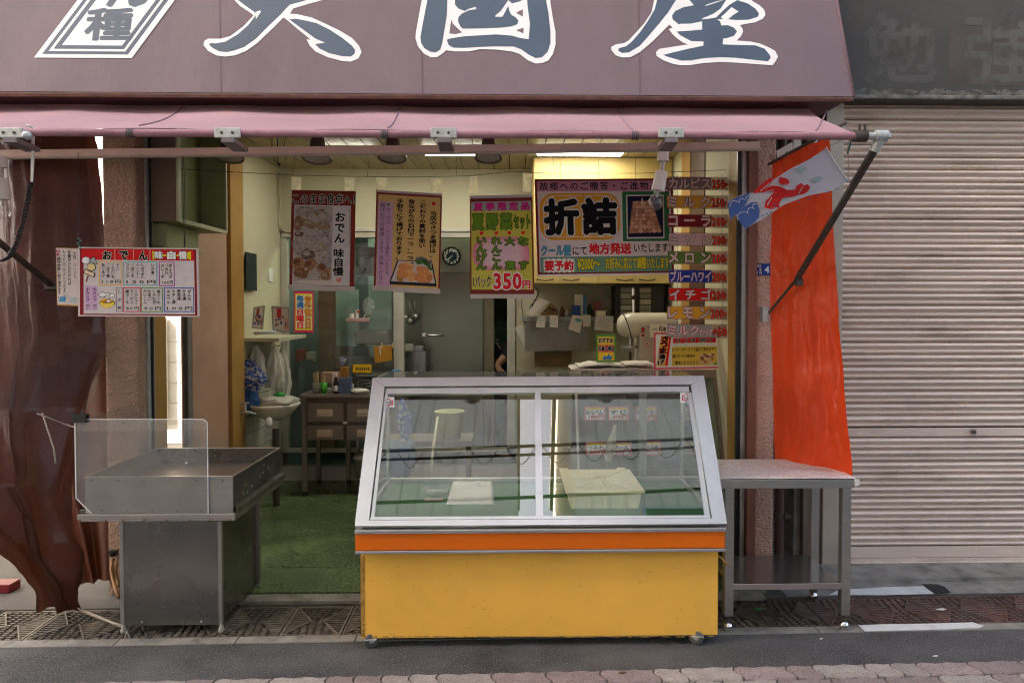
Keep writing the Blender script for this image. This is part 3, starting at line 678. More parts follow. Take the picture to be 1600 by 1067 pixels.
# kuni
rf.poly([(660,-5),(655,22),(650,50),(649,60),(653,73),(662,84),(673,90),(683,90),(692,84),(697,79),(710,81),(732,81),(750,77.5),(775,78),(800,81),(812,85),(825,95),(837,100),(848,99),(857,95),(864,85),(868,70),(868,50),(864,30),(860,5),(858,-30),(850,-112),(662,-112)], SW, 1)
rf.poly([(705,31),(703,46),(702,53),(712,54),(722,51.5),(715,45),(708,38)], PURP, 2)
rf.poly([(811,18),(817,15.5),(817,27),(806,21)], PURP, 2); rf.poly([(806,48),(818,44),(818,53)], PURP, 2)
rf.poly([(669,-104),(699,-104),(699,0),(698,25),(694,50),(691,68),(688,78),(681,82.5),(672,81.5),(663,76),(658,68),(657,58),(661,36),(665,15),(668,0)], SB, 3)
rf.poly([(698,63),(703,61),(725,57.5),(750,56),(775,54.5),(800,56.5),(812,60),(826,62),(828,38),(824,8),(821,-95),(848,-95),(852,-5),(857,22),(860,50),(860,68),(856,81),(847,90),(837,91.5),(826,86),(815,78),(803,73.5),(775,73),(750,74),(725,75.5),(708,75),(701,71)], SB, 3)
rf.poly([(711,-6),(711,8),(716,14),(726,18),(731,15),(744,11),(744,15),(733,17),(722,22),(716,28),(716,35),(719,42),(723,45.5),(750,45),(780,44),(798,42),(808,39),(810,33),(806,28),(799,24),(796,18),(794,10),(789,20),(785,27),(774,27),(774,25),(783,17),(790,7),(794,1),(800,6),(812,3),(822,-2),(820,-12),(712,-14)], SB, 3)
# ya
rf.poly([(1024,-8),(1018,20),(1006,38),(995,50),(982,64),(975,68),(962,70),(955,74),(955.5,79),(962,87),(972,90.5),(985,90),(1000,82),(1020,65),(1037,48),(1046,39),(1051,44),(1045,46),(1050,53),(1057,60),(1067,67),(1075,70),(1030,77),(1025,82),(1026,88),(1037,95),(1050,100),(1062,102.5),(1077,102.5),(1100,99),(1125,97.5),(1150,98.5),(1200,102),(1207,102.5),(1212,96),(1215.5,89),(1211,80),(1200,74),(1187,68.5),(1172,65.5),(1151,64),(1158,57),(1161,50),(1160,45),(1156,40),(1165,38),(1180,35.5),(1192,30),(1196,24),(1194,16),(1187,9),(1178,4),(1168,-4),(1160,-60),(1000,-104)], SW, 1)
rf.poly([(1030,-12),(1023,15),(1012,34),(1000,51),(987,66),(978,73),(967,76),(966,80),(972,83.5),(983,82.5),(1000,72),(1015,55),(1032,35),(1044,20),(1056,1),(1060,-12)], SB, 2)
rf.poly([(1050,25),(1051,31),(1060,38.5),(1080,37.5),(1097,34),(1097,47),(1080,48.5),(1057,50),(1063,56),(1080,65),(1099,65.5),(1099,72),(1075,77),(1050,83),(1036,86.5),(1045,90),(1065,95.5),(1080,95),(1100,91.5),(1125,90),(1150,91),(1200,96.5),(1204,91),(1203,87),(1195,77),(1180,71.5),(1152,71),(1129,70),(1130,61),(1137,60),(1147,56.5),(1151.5,50),(1147,44),(1137,40),(1127,40.5),(1125,34),(1120,31),(1134,30.5),(1150,32),(1170,31.5),(1184,27),(1186,22),(1180,14),(1168,6),(1152,1),(1140,8),(1130,17),(1119,28),(1108,30),(1098,31),(1096,30),(1115,22),(1126,14),(1133,3),(1150,-20),(1150,-60),(1010,-95),(1045,-40),(1070,-8),(1084,9),(1068,12),(1055,18)], SB, 2)
rf.poly([(1101,10.5),(1116,6),(1133,0),(1120,3),(1104,8)], SW, 3)
rf.poly([(1126,28),(1138,17),(1143,12),(1154,19),(1146,24),(1134,34)], SW, 3)
rf.poly([(1062,38),(1096,38),(1097,46),(1070,46)], SW, 3); rf.poly([(1000,-6),(1023,-6),(1012,-20)], SW, 3)
rf.poly([(1051,10),(1062,2),(1078,4),(1068,9),(1058,14)], SW, 3)
def para(xl, yb, xr, m_, l, up=-40):
    kx = (122-53)/91.0; rf.poly([(xl, yb), (xr, yb+.8), (xr+kx*(yb-up)*.985, up), (xl+kx*(yb-up), up)], m_, l)
para(53, 90.5, 206, SW, 1); para(66, 85, 200, SB, 2); para(76, 80.5, 196, SW, 3); para(84, 77, 194, SB, 4); para(97, 71.5, 191, SW, 5)
rf.text('種', 133, 15, 203, 63, SB, 6, .035, skew=.12); rf.text('ん', 168, -48, 232, 10, SB, 6, .035, skew=.3)
rf.text('で', 200, -112, 262, -58, SB, 6, .035, skew=.3)
rf.done(sign, 'lettering')
m = MB()
for x in (345, 660, 1000):
    a = rf.pt(x, 145, -2); b = rf.pt(x-4, -120, -2)
    m.bar(a, b, .004, .002, up=nS)
m.build('seam', mat('sign_seam', (.13, .08, .10), .6), sign)

# ================================================================== awning
AY0 = 3.20; AY1 = 4.25
AZ0 = P(800, 211, AY0).z; AZ1 = P(800, 158, AY1).z
aw = thing('awning', 'faded pink canvas awning hanging below the sign on a steel pipe', 'awning', (-.6, 3.7, AZ0))
PINK = mat('faded_pink_canvas', (.56, .35, .39), .6, var=.10, vs=1.6, trans=.32, dirt=(.50, .33, .40), damt=.5, ds=1.2, bump=.15, bs=6, bd=.03)
ax0, ax1 = P(1338, 205, AY0).x, P(1262, 163, AY1).x
def awf(u, v):      # v 0 at the pipe, 1 at the wall
    xr = ax0+(ax1-ax0)*v; xl = -3.3; x = xl+(xr-xl)*u; Y = AY0+(AY1+.1-AY0)*v
    z = AZ0+.018+(AZ1+.02-AZ0)*v - .03*math.sin(math.pi*v)-.010*abs(math.sin(x*4.1))*v
    return (x, Y, z+.004*math.sin(7*x+9*v))
m = MB(); m.grid(awf, 90, 14); m.build('canvas', PINK, aw)
m = MB(); m.cyl((-3.3, AY0, AZ0), (ax0+.01, AY0, AZ0+.002), .017, None, 16); m.build('rolled_hem', mat('dark_pink_hem', (.36, .18, .215), .65, var=.2, vs=6, dirt=(.22, .11, .12), damt=.6, ds=8), aw)
m = MB(); e0 = Vector((ax0+.01, AY0, AZ0+.002)); e1 = P(1378, 208, AY0); e1.z = AZ0+.003
m.cyl(e0, e1, .017, None, 14); m.build('front_pipe', GALV, aw)
m = MB(); m.cyl(e0-Vector((.02, 0, 0)), e0+Vector((.035, 0, 0)), .026, None, 14); m.box(e0.x-.004, e0.x+.004, AY0-.012, AY0-.004, e0.z+.02, e0.z+.05); m.box(e0.x+.02, e0.x+.028, AY0-.012, AY0-.004, e0.z+.02, e0.z+.05); m.build('end_clamp', DARKM, aw)
m = MB(); m.cyl(e1-Vector((.03, 0, 0)), e1+Vector((.02, 0, 0)), .026, None, 16); m.lathe([(0, .026), (.015, .022), (.024, .01), (.026, 0), (.024, -.01)], e1+Vector((.012, 0, 0)), None, 16); m.cyl(e1, e1+Vector((-.02, .03, -.06)), .022, None, 14); m.build('elbow', GALV, aw)
arm1 = P(1245, 437, 4.10); brk = P(1197, 494, 4.33)
m = MB(); m.bar(e1+Vector((-.01, .01, -.03)), arm1, .030, .022, None, .004); m.build('arm', DARKM, aw)
m = MB(); m.cyl(arm1+(e1-arm1)*.03, brk, .008, None, 10); m.box(arm1.x-.01, arm1.x+.03, arm1.y-.02, arm1.y+.01, arm1.z-.035, arm1.z+.01, None, .003); m.build('thin_rod', DARKM, aw)
m = MB(); m.box(brk.x-.03, brk.x+.005, 4.30, 4.345, brk.z-.035, brk.z+.055, None, .003); m.build('wall_bracket', GALV, aw)
la = P(82, 447, 4.2)
m = MB(); m.bar(P(-70, 322, 3.35), la, .028, .022, None, .004); m.box(la.x-.04, la.x+.04, la.y-.02, la.y+.02, la.z-.02, la.z+.02, None, .004); m.build('arm', DARKM, aw)
m = MB(); a = P(-2, 214, AY0-.01)
for q in (355, 693, 1049, 14):
    c = P(q, 207.5, AY0-.03)
    m = MB(); m.box(c.x-.056, c.x+.056, AY0-.030, AY0-.022, c.z-.021, c.z+.022, None, .004)
    for s in (-.024, .022): m.cyl((c.x+s, AY0-.033, c.z), (c.x+s, AY0-.028, c.z), .0065, DARKM, 10)
    m.prism([(c.x-.026, AY0-.03, c.z-.02), (c.x+.03, AY0-.03, c.z-.02), (c.x+.035, AY0+.12, c.z-.030), (c.x-.03, AY0+.12, c.z-.030)], (0, .0, -.02), mat('bracket_arm_steel', (.22, .18, .20), .5, .4))  # short arm of dark steel behind the bracket plate
    m.build('roller_bracket', GALV, aw)
for (xa, xb) in ((289, 205), (625, 602), (962, 992), (1308, 1272)):
    p0 = P(xb, 205, AY0); p1 = P(xa, 162, AY1); m = MB()
    u0 = (p0.x+3.3)/(ax0+3.3); u1 = (p1.x+3.3)/(ax1+3.3)
    pts = [Vector(awf(u0+(u1-u0)*t, t))+Vector((0, 0, .003)) for t in [i/10 for i in range(1, 11)]]
    m.tube(pts, .0035, None, 5); m.build('seam', mat('grey_seam_tape', (.33, .22, .26), .6), aw)
    if xb in (205, 602, 992):
        m = MB()
        for k in range(4): m.lathe([(.019, -.003), (.019, .003)], (p0.x-.012+k*.008, AY0, AZ0), None, 14, 'x')
        m.build('lashing', mat('dark_string', (.10, .09, .10), .8), aw)

# steel rail over the opening
rl0 = P(-60, 241.5, 4.20); rl1 = P(1186, 227.5, 4.16)
RAIL = mat('beige_rail', (.66, .52, .43), .5, .2, var=.1, dirt=(.16, .11, .08), damt=.4)
rt = thing('header_rail', 'long beige steel rail running across the top of the opening', 'rail', (-.8, 4.3, rl0.z))
m = MB(); m.bar(rl0, rl1, .03, .042, None, .004); m.build('rail', RAIL, rt)
m = MB(); m.bar(rl0+Vector((0, -.0, -.026)), rl1+Vector((0, -.0, -.026)), .026, .008); m.build('lower_lip', mat('pale_rail_lip', (.45, .42, .36), .4), rt)

# ================================================================== tarpaulin curtains
def lerp(a, b, t): return a+(b-a)*t
def curtain(name, ctrl, nu, nv, fold, m_, parent):
    def fn(u, v):
        k = v*(len(ctrl)-1); i = min(int(k), len(ctrl)-2); t = k-i; t = t*t*(3-2*t) if False else t
        c = [lerp(a, b, t) for a, b in zip(ctrl[i], ctrl[i+1])]
        p = P(c[1], c[0], c[2]).lerp(P(c[4], c[3], c[5]), u)
        return p+fold(u, v)
    m = MB(); m.grid(fn, nu, nv); o = m.build(name, m_, parent, fixn=False)
    return o
BRN = mat('dark_brown_tarpaulin', (.088, .023, .012), .40, var=.25, vs=3, spec=.45, trans=.16, bump=.3, bs=30, bd=.012, dirt=(.13, .07, .05), damt=.45, ds=5, coat=.2)
lt = thing('brown_curtain', 'dark brown tarpaulin curtain gathered at the left edge of the shop front', 'curtain', (-2.5, 4, 0))
def foldL(u, v):
    a = .036*(1-.4*v); s = a*math.sin(u*15+1.0*math.sin(v*2))+.010*math.sin(u*37+v*3)*(1-.5*v)
    s2 = .05*math.sin(u*11+3+v*1.5)
    n = noise.noise(Vector((u*5, v*6, 0)))*.05*v+noise.noise(Vector((u*16, v*14, 2)))*.012-abs(noise.noise(Vector((u*26+v*8, v*9, 7))))*.004-abs(noise.noise(Vector((u*60, v*30+u*20, 5))))*.003
    return Vector((s+n, s2*.8+n, .0))
curtain('front_cloth', [(190, -190, 4.36, 200, 138, 4.36), (232, -190, 4.32, 238, 143, 4.34), (380, -180, 4.1, 385, 160, 4.30), (520, -160, 3.9, 520, 163, 4.27), (640, -140, 3.75, 640, 128, 4.22), (760, -90, 3.45, 760, 106, 4.1), (850, 6, 3.7, 850, 112, 4.0), (900, 34, 3.85, 905, 122, 4.0), (951, 62, 3.98, 954, 128, 4.03)], 200, 200, foldL, BRN, lt)
def foldB(u, v): return Vector((.02*math.sin(u*14), .025*math.sin(u*17+v), 0))
curtain('rear_cloth', [(190, -150, 4.5, 200, 136, 4.5), (238, -150, 4.48, 238, 141, 4.48), (380, -150, 4.42, 385, 159, 4.45), (520, -100, 4.4, 520, 165, 4.42), (700, 0, 4.35, 700, 167, 4.4), (918, 112, 4.29, 904, 168, 4.31)], 40, 30, foldB, BRN, lt)
m = MB(); m.tube([P(58, 646, 3.75), P(75, 652, 3.8), P(100, 662, 3.9), P(118, 668, 3.7)], .0035); m.tube([P(66, 645, 3.78), P(74, 670, 3.78), P(84, 700, 3.78), P(87, 724, 3.78)], .004); m.build('tie_cord', mat('pale_cord', (.45, .40, .33), .8), lt)
m = MB(); m.tube([P(122, 950, 4.0), P(150, 961, 3.92), P(176, 972, 3.84), P(195, 978, 3.78)], .005); m.tube([P(124, 953, 4.0), P(158, 966, 3.9), P(196, 982, 3.78)], .004); m.build('guy_cord', mat('pale_cord', ()), lt)
ORT = mat('bright_orange_tarpaulin', (.92, .080, .020), .42, var=.05, vs=3, trans=.35, bump=.3, bs=22, bd=.008, coat=.08)
ot = thing('orange_curtain', 'glossy bright orange tarpaulin curtain hanging down onto the side table', 'curtain', (1.6, 4.1, .8))
def foldO(u, v):
    s = .009*math.sin(u*9+.6)+.003*math.sin(u*27+v*2); n = noise.noise(Vector((u*7, v*9, 3)))*.012-abs(noise.noise(Vector((u*9+v*5, v*16, 9))))*.006-abs(noise.noise(Vector((u*22, v*30-u*14, 4))))*.002
    c = .03*math.sin(u*7+v*3)*max(0, v-.55)*2
    return Vector((s*.6+n+c*.4, s+n+c, 0))
curtain('cloth', [(252, 1206, 4.31, 212, 1296, 4.02), (330, 1206, 4.31, 330, 1301, 4.02), (450, 1203, 4.31, 450, 1308, 4.0), (600, 1207, 4.31, 600, 1319, 3.92), (722, 1210, 4.29, 747, 1333, 3.80)], 120, 240, foldO, ORT, ot)
m = MB(); m.bar(P(1201, 257, 4.31), P(1322, 192, 3.75), .014, .014, None, .002); m.build('hanging_bar', DARKM, ot)
m = MB()
for q, y, D in ((1207, 247, 4.3), (1230, 241, 4.24), (1262, 226, 4.12), (1284, 214, 4.05)):
    c = P(q, y, D); m.tube([c+Vector((.012*math.cos(t), 0, .012*math.sin(t))) for t in [i*math.pi/5 for i in range(10)]], .0022, None, 5)
m.build('rings', DARKM, ot)
m = MB(); p = P(1226, 236, 4.36); m.prism([P(1213, 236, 4.4), P(1238, 222, 4.4), P(1240, 236, 4.4), P(1216, 250, 4.4)], (0, .01, 0)); m.prism([P(1240, 212, 4.44), P(1252, 212, 4.44), P(1252, 248, 4.44), P(1240, 248, 4.44)], (0, .02, 0)); m.build('torn_scrap', PAPERW, ot)

# ================================================================== address plate
ap = thing('address_plate', 'small blue street number plate on the right stucco pillar', 'plate', P(1192, 430, 4.34))
fl_ = Flat([(1175, 412), (1210, 412), (1210, 430), (1175, 430)], 4.342); fl_.thick = .006
NAVY = ink((.012, .022, .10)); fl_.sheet(NAVY, ap, 'plate'); fl_.rect(1192, 412.3, 1210, 429.7, ink((.015, .035, .17)), 1)
fl_.text('墨田区', 1176.5, 413.7, 1190, 417.6, WHT, 2, .01); fl_.text('京　島', 1176.5, 418.7, 1190, 423.2, WHT, 2, .01); fl_.text('三丁目', 1176.5, 424, 1190, 428.2, WHT, 2, .01)
fl_.text('43', 1195, 416, 1208, 426.5, WHT, 2, .02); fl_.done(ap)

# ================================================================== the yellow display counter
CY0 = 3.55
cx0 = P(555, 823, CY0).x; cx1 = P(1133, 823, CY0).x
zb_ = P(840, 825, CY0).z; CT = 4.0; zt_ = P(840, 592.5, CT).z
ct = thing('display_counter', 'yellow and orange glass fronted display counter on castors', 'display counter', ((cx0+cx1)/2, 3.95, 0))
nC = Vector((0, -(zt_-zb_), CT-CY0)); rc = RayFlat((0, CY0, zb_), nC, .001)
YEL_P = mat('yellow_painted_panel', (.88, .475, .085), .45, var=.06, vs=1.5, dirt=(.66, .38, .09), damt=.35, ds=3.5, bump=.10, bs=9, bd=.006, speck=((.40, .22, .06), 60, .73))
ORG_P = mat('orange_band', (.74, .145, .01), .4, var=.04, dirt=(.6, .10, .01), damt=.3)
by0, by1 = 3.6, 4.44; bx0 = P(564, 930, by0).x; bx1 = P(1122, 930, by0).x
zlo = P(840, 994.5, by0).z; zhi = P(840, 863, by0).z
m = MB(); m.box(bx0, bx1, by0, by1, zlo, zhi, None, .004); m.build('cabinet', YEL_P, ct)
m = MB(); m.box(bx0-.001, bx0+.018, by0-.002, by0+.3, zlo+.01, zhi-.01, None, .001)
m.build('edge_strip', mat('scuffed_yellow_edge', (.42, .22, .05), .6, var=.3, vs=25, dirt=(.06, .04, .03), damt=.9, ds=18, dthr=.56), ct)
zo0 = P(840, 858, CY0).z; zo1 = P(840, 832, CY0).z
m = MB(); m.box(cx0, cx1, CY0, by1+.02, zo0, zo1, None, .003); m.build('orange_band', ORG_P, ct)
m = MB(); m.box(cx0-.001, cx1+.001, CY0-.006, by1+.02, zo0-.016, zo0-.001, None, .004); m.build('lower_trim', ALU, ct)
m = MB(); m.box(cx0-.003, cx1+.003, CY0-.010, by1+.03, zo1+.001, zo1+.022, None, .006); m.build('upper_trim', ALU, ct)
def cbar(pts, th, mm, name, parent=ct, off=0, label=None):
    m = MB(); m.prism([rc.pt(x, y, 0)+rc.n*off for x, y in pts], rc.n*th); return m.build(name, mm, parent)
def fbar(pts, th, off=0, name='front_frame_bar', mm=ALU):
    m = MB(); m.prism([rc.pt(x, y, 0)+rc.n*off for x, y in pts], rc.n*th)
    return m.build(name, mm, ct)
fbar([(556, 823), (577, 823), (602, 609), (583.5, 594)], .030, 0, 'stile'); fbar([(578.5, 822.5), (584, 822.5), (606.5, 616), (603.5, 609.5)], .012)
fbar([(1112, 820.5), (1133.5, 820), (1098, 591), (1078, 606)], .030, 0, 'stile'); fbar([(1102, 819), (1110.5, 819.5), (1080, 616), (1073.5, 616)], .012)
fbar([(584, 594), (1098, 591), (1079, 604.5), (601, 607.5)], .030, 0, 'top_rail'); fbar([(605, 609), (1075, 606), (1076, 614), (607, 617.5)], .018, 0, 'top_rail')
fbar([(556, 824.5), (1133.5, 821), (1112, 812.5), (577, 815.5)], .032, 0, 'bottom_rail'); fbar([(579, 813.5), (1109, 811), (1108, 806.5), (580, 809)], .020, 0, 'bottom_rail')
fbar([(837, 809), (848.5, 809), (844.5, 612), (835.5, 612)], .022, 0, 'centre_stile')
for q in ([(583, 808), (837, 808), (835.5, 616), (606, 616)], [(848.5, 808), (1104, 806), (1075, 613), (844.5, 613)]):
    m = MB(); m.prism([rc.pt(x, y, 0)+rc.n*.003 for x, y in q], rc.n*.004); m.build('front_pane', glass('counter_glass', (.97, .99, .96), 1.95), ct)
# deck, sides, top, back
zd = zb_+.005; yb2 = 4.44
DECK = mat('green_display_mat', (.022, .135, .035), .6, var=.12, vs=6, bump=.2, bs=100, dirt=(.05, .13, .05), damt=.3)
m = MB(); m.box(cx0+.025, cx1-.025, CY0+.03, yb2-.02, zd, zd+.012); m.build('display_mat', DECK, ct)
m = MB(); m.box(cx0, cx1, CY0+.035, by1+.02, zo1+.0225, zd-.001); m.build('deck', ALU, ct)
for x, d in ((cx0, 1), (cx1, -1)):
    w = .022*d
    m = MB(); m.box(x, x+w, yb2-.03, yb2, zd, zt_, None, .003); m.box(x, x+w, CT-.01, yb2-.031, zt_-.025, zt_, None, .003); m.box(x+.001*d, x+w, CY0+.06, yb2-.031, zd, zd+.03, None, .003)
    m.build('side_frame', ALU, ct)
    m = MB(); xx = x+.010*d; m.prism([(xx, CY0+.055, zd+.02), (xx, yb2-.02, zd+.02), (xx, yb2-.02, zt_-.01), (xx, CT+.01, zt_-.01)], (.004*d, 0, 0)); m.build('side_pane', GLASS, ct)
m = MB(); m.box(cx0+.023, cx1-.023, yb2-.03, yb2, zt_-.03, zt_, None, .003); m.box(cx0+.023, cx1-.023, yb2-.03, yb2, zd+.013, zd+.04, None, .003); m.build('rear_frame', ALU, ct)
m = MB(); m.box(cx0+.02, cx1-.02, CT+.0, yb2-.01, zt_+.001, zt_+.007, None, .001); m.build('top_pane', glass('top_glass', (.93, .95, .93), 1.5, haze=.08, hcol=(.5, .47, .42)), ct)
# rear sliding door frame left standing behind
m = MB(); xa = P(1105, 700, yb2).x
m.box(P(1000, 0, yb2).x, P(1012, 0, yb2).x, yb2-.028, yb2-.012, zd+.04, zt_-.03); m.build('rear_door_frame', ALUB, ct)
# sticker on each pane
for a in (607, 1072):
    tl = rc.pt(a-8.5, 621 if a < 800 else 613, 8); m_ = RayFlat(tl, nC, .0006)
    y0 = 620 if a < 800 else 613
    m_.poly([(a-9, y0), (a+9, y0), (a+9.5, y0+16.5), (a-9, y0+16.5)], WHT, 0)
    m_.poly([(a-6.5, y0+5), (a-4, y0+5), (a, y0+2), (a+4, y0+5), (a+7, y0+5), (a+7, y0+13), (a-6.5, y0+13)], RED, 1)
    m_.poly([(a-5, y0+6.2), (a-3.5, y0+6), (a, y0+3.6), (a+3.5, y0+6), (a+5.7, y0+6.2), (a+5.7, y0+11.8), (a-5, y0+11.8)], WHT, 2)
    m_.text('大国', a-4.3, y0+6.6, a+4.8, y0+11.2, K, 3, .02); m_.text('屋', a-1.5, y0+13.6, a+1.5, y0+16, BLU, 3, .02)
    m_.done(ct, 'sticker')
# scuffs, chips and grime on the painted front
rs_ = RayFlat((0, by0, 0), (0, 1, 0), .0006); rq = random.Random(4)
SCU = mat('dark_scuff', (.16, .085, .03), .8, var=.4, vs=90); SC2 = mat('pale_scuff', (.80, .60, .28), .6, var=.3, vs=90); GRM = mat('foot_grime', (.42, .25, .08), .8, var=.5, vs=35)
for k in range(70):
    x = rq.uniform(570, 1118); y = rq.uniform(872, 992)
    if k % 3: rs_.ell(x, y, rq.uniform(.35, 1.0), rq.uniform(.3, .8), SCU, 1, 6, rq.uniform(0, 3), .3)
    else: rs_.line((x, y), (x+rq.uniform(-7, 7), y+rq.uniform(-2.5, 2.5)), rq.uniform(.3, .6), SC2 if k % 2 else SCU, 1.2)
for k in range(46):
    x = 566+k*12+rq.uniform(-5, 5); rs_.ell(x, 994.2+rq.uniform(-.8, .3), rq.uniform(3, 9), rq.uniform(.4, 1.3), GRM, 1.4, 12, 0, .4)
for k in range(26):
    y = rq.uniform(868, 992); rs_.line((565.5+rq.uniform(-.5, 3), y), (568+rq.uniform(-1, 3), y+rq.uniform(-5, 5)), rq.uniform(.5, 1.2), SCU, 3.5)
rs_.done(ct, 'scuff_marks')
# castors
for q, yy in ((580, 3.612), (1088, 3.612), (600, 4.35), (1070, 4.35)):
    c = P(q, 1004, yy); r = .036; th = Matrix.Rotation(R(18 if q < 800 else -24), 4, 'Z')
    m = mw = MB(); m.lathe([(.012, -.014), (r-.004, -.014), (r, -.009), (r, .009), (r-.004, .014), (.012, .014)], (c.x, yy, r), None, 26, 'y', mtx=th)
    m = MB(); m.lathe([(0, -.016), (.010, -.016), (.012, -.012)], (c.x, yy, r), None, 14, 'y', mtx=th)
    for s in (-1, 1):
        m.prism([Vector((c.x, yy, 0))+th @ Vector(v) for v in ((-.010, s*.018, r-.008), (.010, s*.018, r-.008), (.022, s*.018, zlo-.001), (-.006, s*.018, zlo-.001))], th @ Vector((0, .003, 0)))
    m.box(c.x-.03, c.x+.03, yy-.03, yy+.03, zlo-.004, zlo-.0005); cs = m.build('castor', GALV, ct); mw.build('wheel', mat('grey_rubber_tyre', (.10, .10, .095), .6), cs)
m = MB(); m.tube([P(1122, 868, 3.63), P(1128, 872, 3.62), P(1132, 878, 3.61), P(1139, 882, 3.61)], .006); m.build('latch', OCHRE, ct)

# inside the counter
t = thing('storage_tub', 'cream plastic tub with a ribbed lid inside the counter', 'tub', P(945, 803, 4.0))
TUB = mat('cream_plastic', (.88, .82, .58), .4, var=.04)
tx0, tx1 = P(889, 790, 3.82).x, P(1002, 790, 3.82).x; ty0, ty1 = 3.82, 4.30; tz = zd+.012
zl = P(940, 772, 3.80).z
m = MB(); n = 4
m.add([(tx0+.012, ty0+.012, tz), (tx1-.012, ty0+.012, tz), (tx1-.012, ty1-.012, tz), (tx0+.012, ty1-.012, tz), (tx0, ty0, zl), (tx1, ty0, zl), (tx1, ty1, zl), (tx0, ty1, zl)], [(0, 1, 2, 3), (0, 1, 5, 4), (1, 2, 6, 5), (2, 3, 7, 6), (3, 0, 4, 7)]); 
for k in range(5): x = tx0+.03+k*(tx1-tx0-.06)/4; m.box(x-.003, x+.003, ty0-.003, ty0+.012, tz+.01, zl)
m.build('body', TUB, t)
m = MB(); m.box(tx0-.018, tx1+.018, ty0-.018, ty1+.018, zl+.001, zl+.017, None, .007); m.box(tx0+.012, tx1-.012, ty0+.012, ty1-.012, zl+.017, zl+.019, None, .001)
cxm = (tx0+tx1)/2; cym = (ty0+ty1)/2
for a in range(8):
    dx, dy = [(1, 0), (.85, .95), (0, 1), (-.85, .95), (-1, 0), (-.85, -.95), (0, -1), (.85, -.95)][a]
    m.bar((cxm+dx*.04, cym+dy*.04, zl+.020), (cxm+dx*.17, cym+dy*.20, zl+.020), .010, .006, None, .002)
m.lathe([(.03, .0), (.036, .004), (.03, .006)], (cxm, cym, zl+.018), None, 20); m.build('lid', TUB, t)
m = MB(); m.box(tx0-.022, tx0+.03, ty1-.05, ty1+.0, zl+.012, zl+.028, None, .004); m.box(tx1-.06, tx1-.01, ty1-.03, ty1+.02, zl+.012, zl+.026, None, .004); m.build('handle_tab', TUB, t)
sb_ = [PZ(697, 788, tz), PZ(772, 788, tz), PZ(770, 757, tz), PZ(706, 757, tz)]
m = MB(); 
def slabf(u, v):
    p = sb_[0].lerp(sb_[1], u).lerp(sb_[3].lerp(sb_[2], u), v); e = min(u, 1-u, v, 1-v)
    return (p.x, p.y, tz+min(.026, .001+e*.9)+.004*noise.noise(Vector((u*9, v*9, 1))))
m.grid(slabf, 24, 24); m.build('wrapped_slab', mat('crumpled_white_film', (.85, .83, .76), .35, bump=.6, bs=60, bd=.01), None, 'crumpled white wrapped slab lying on the green mat in the counter', 'package')
c = PZ(681, 772, tz+.0)
m = MB(); m.lathe([(0, .004), (.05, .004), (.07, .02), (.075, .035), (.072, .036), (.066, .022), (.048, .010), (0, .009)], c, None, 28); m.build('glass_dish', glass('dish_glass', (.8, .85, .8), 1.7, haze=.15), None, 'round clear glass dish beside the wrapped slab in the counter', 'dish')
m = MB(); cc = PZ(678, 781, tz); m.box(cc.x-.05, cc.x+.05, cc.y-.02, cc.y+.02, tz, tz+.006, None, .002); m.build('dish_tray', mat('pinkish_card', (.5, .36, .32), .6), None, 'small pinkish card in front of the round glass dish', 'card')

# ================================================================== oden tray cart
oc = thing('tray_cart', 'stainless steel cooking cart with a deep riveted tray, left of the counter', 'cart', (-1.75, 4.0, 0))
LY0, LY1 = 3.78, 4.36
lx0 = P(187, 900, LY0).x; lx1 = P(347, 900, LY0).x; zc0 = P(260, 977, LY0).z; zc1 = P(260, 815, LY0).z
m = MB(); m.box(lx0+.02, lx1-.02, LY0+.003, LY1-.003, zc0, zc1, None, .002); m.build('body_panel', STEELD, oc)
for x, s in ((lx0, 1), (lx1, -1)):
    for y, s2 in ((LY0, 1), (LY1, -1)):
        m = MB(); m.box(x, x+.021*s, y, y+.022*s2, .055, zc1, None, .002); m.build('leg', STEEL, oc)
        m = MB(); m.lathe([(0, .0), (.012, .001), (.016, .010), (.016, .020), (.010, .032), (.008, .055)], (x+.011*s, y+.011*s2, 0), None, 18); m.build('foot', mat('grey_foot', (.30, .30, .28), .5), oc)
m = MB()
for x in (lx0+.11, lx1-.11): m.cyl((x, LY0+.003, zc0+.02), (x, LY0-.002, zc0+.02), .005, None, 10)
m.build('screws', GALV, oc)
TY0, TY1 = 3.66, 4.40
sx0 = P(120, 806, TY0-.02).x; sx1 = P(367, 806, TY0-.02).x; zl0 = P(240, 815, TY0-.02).z; zl1 = P(240, 803, TY0-.02).z
m = MB(); m.box(sx0, sx1, TY0-.02, TY1+.02, zl0+.011, zl1, None, .004); m.box(sx0+.004, sx1-.004, TY0-.014, TY1+.015, zl0, zl0+.010, None, .003); m.build('ledge', STEEL, oc)
m = MB(); RU = mat('rusty_bolt', (.22, .10, .045), .7, var=.3, vs=60)
for q in (125, 165, 192, 225, 261, 296, 328, 359): c = P(q, 812, TY0-.016); m.cyl((c.x, TY0-.014, zl0+.005), (c.x, TY0-.019, zl0+.005), .0045, None, 10)
m.build('ledge_bolts', RU, oc)
ex0 = P(133, 780, TY0).x; ex1 = P(364, 780, TY0).x; zt1 = P(250, 745, TY0).z
m = MB(); th = .008
m.box(ex0, ex1, TY0, TY0+th, zl1+.001, zt1, None, .002); m.build('tray_wall', STEEL, oc)
m = MB(); m.box(ex0, ex1, TY1-th, TY1, zl1+.001, zt1, None, .002); m.build('tray_wall', STEELD, oc)
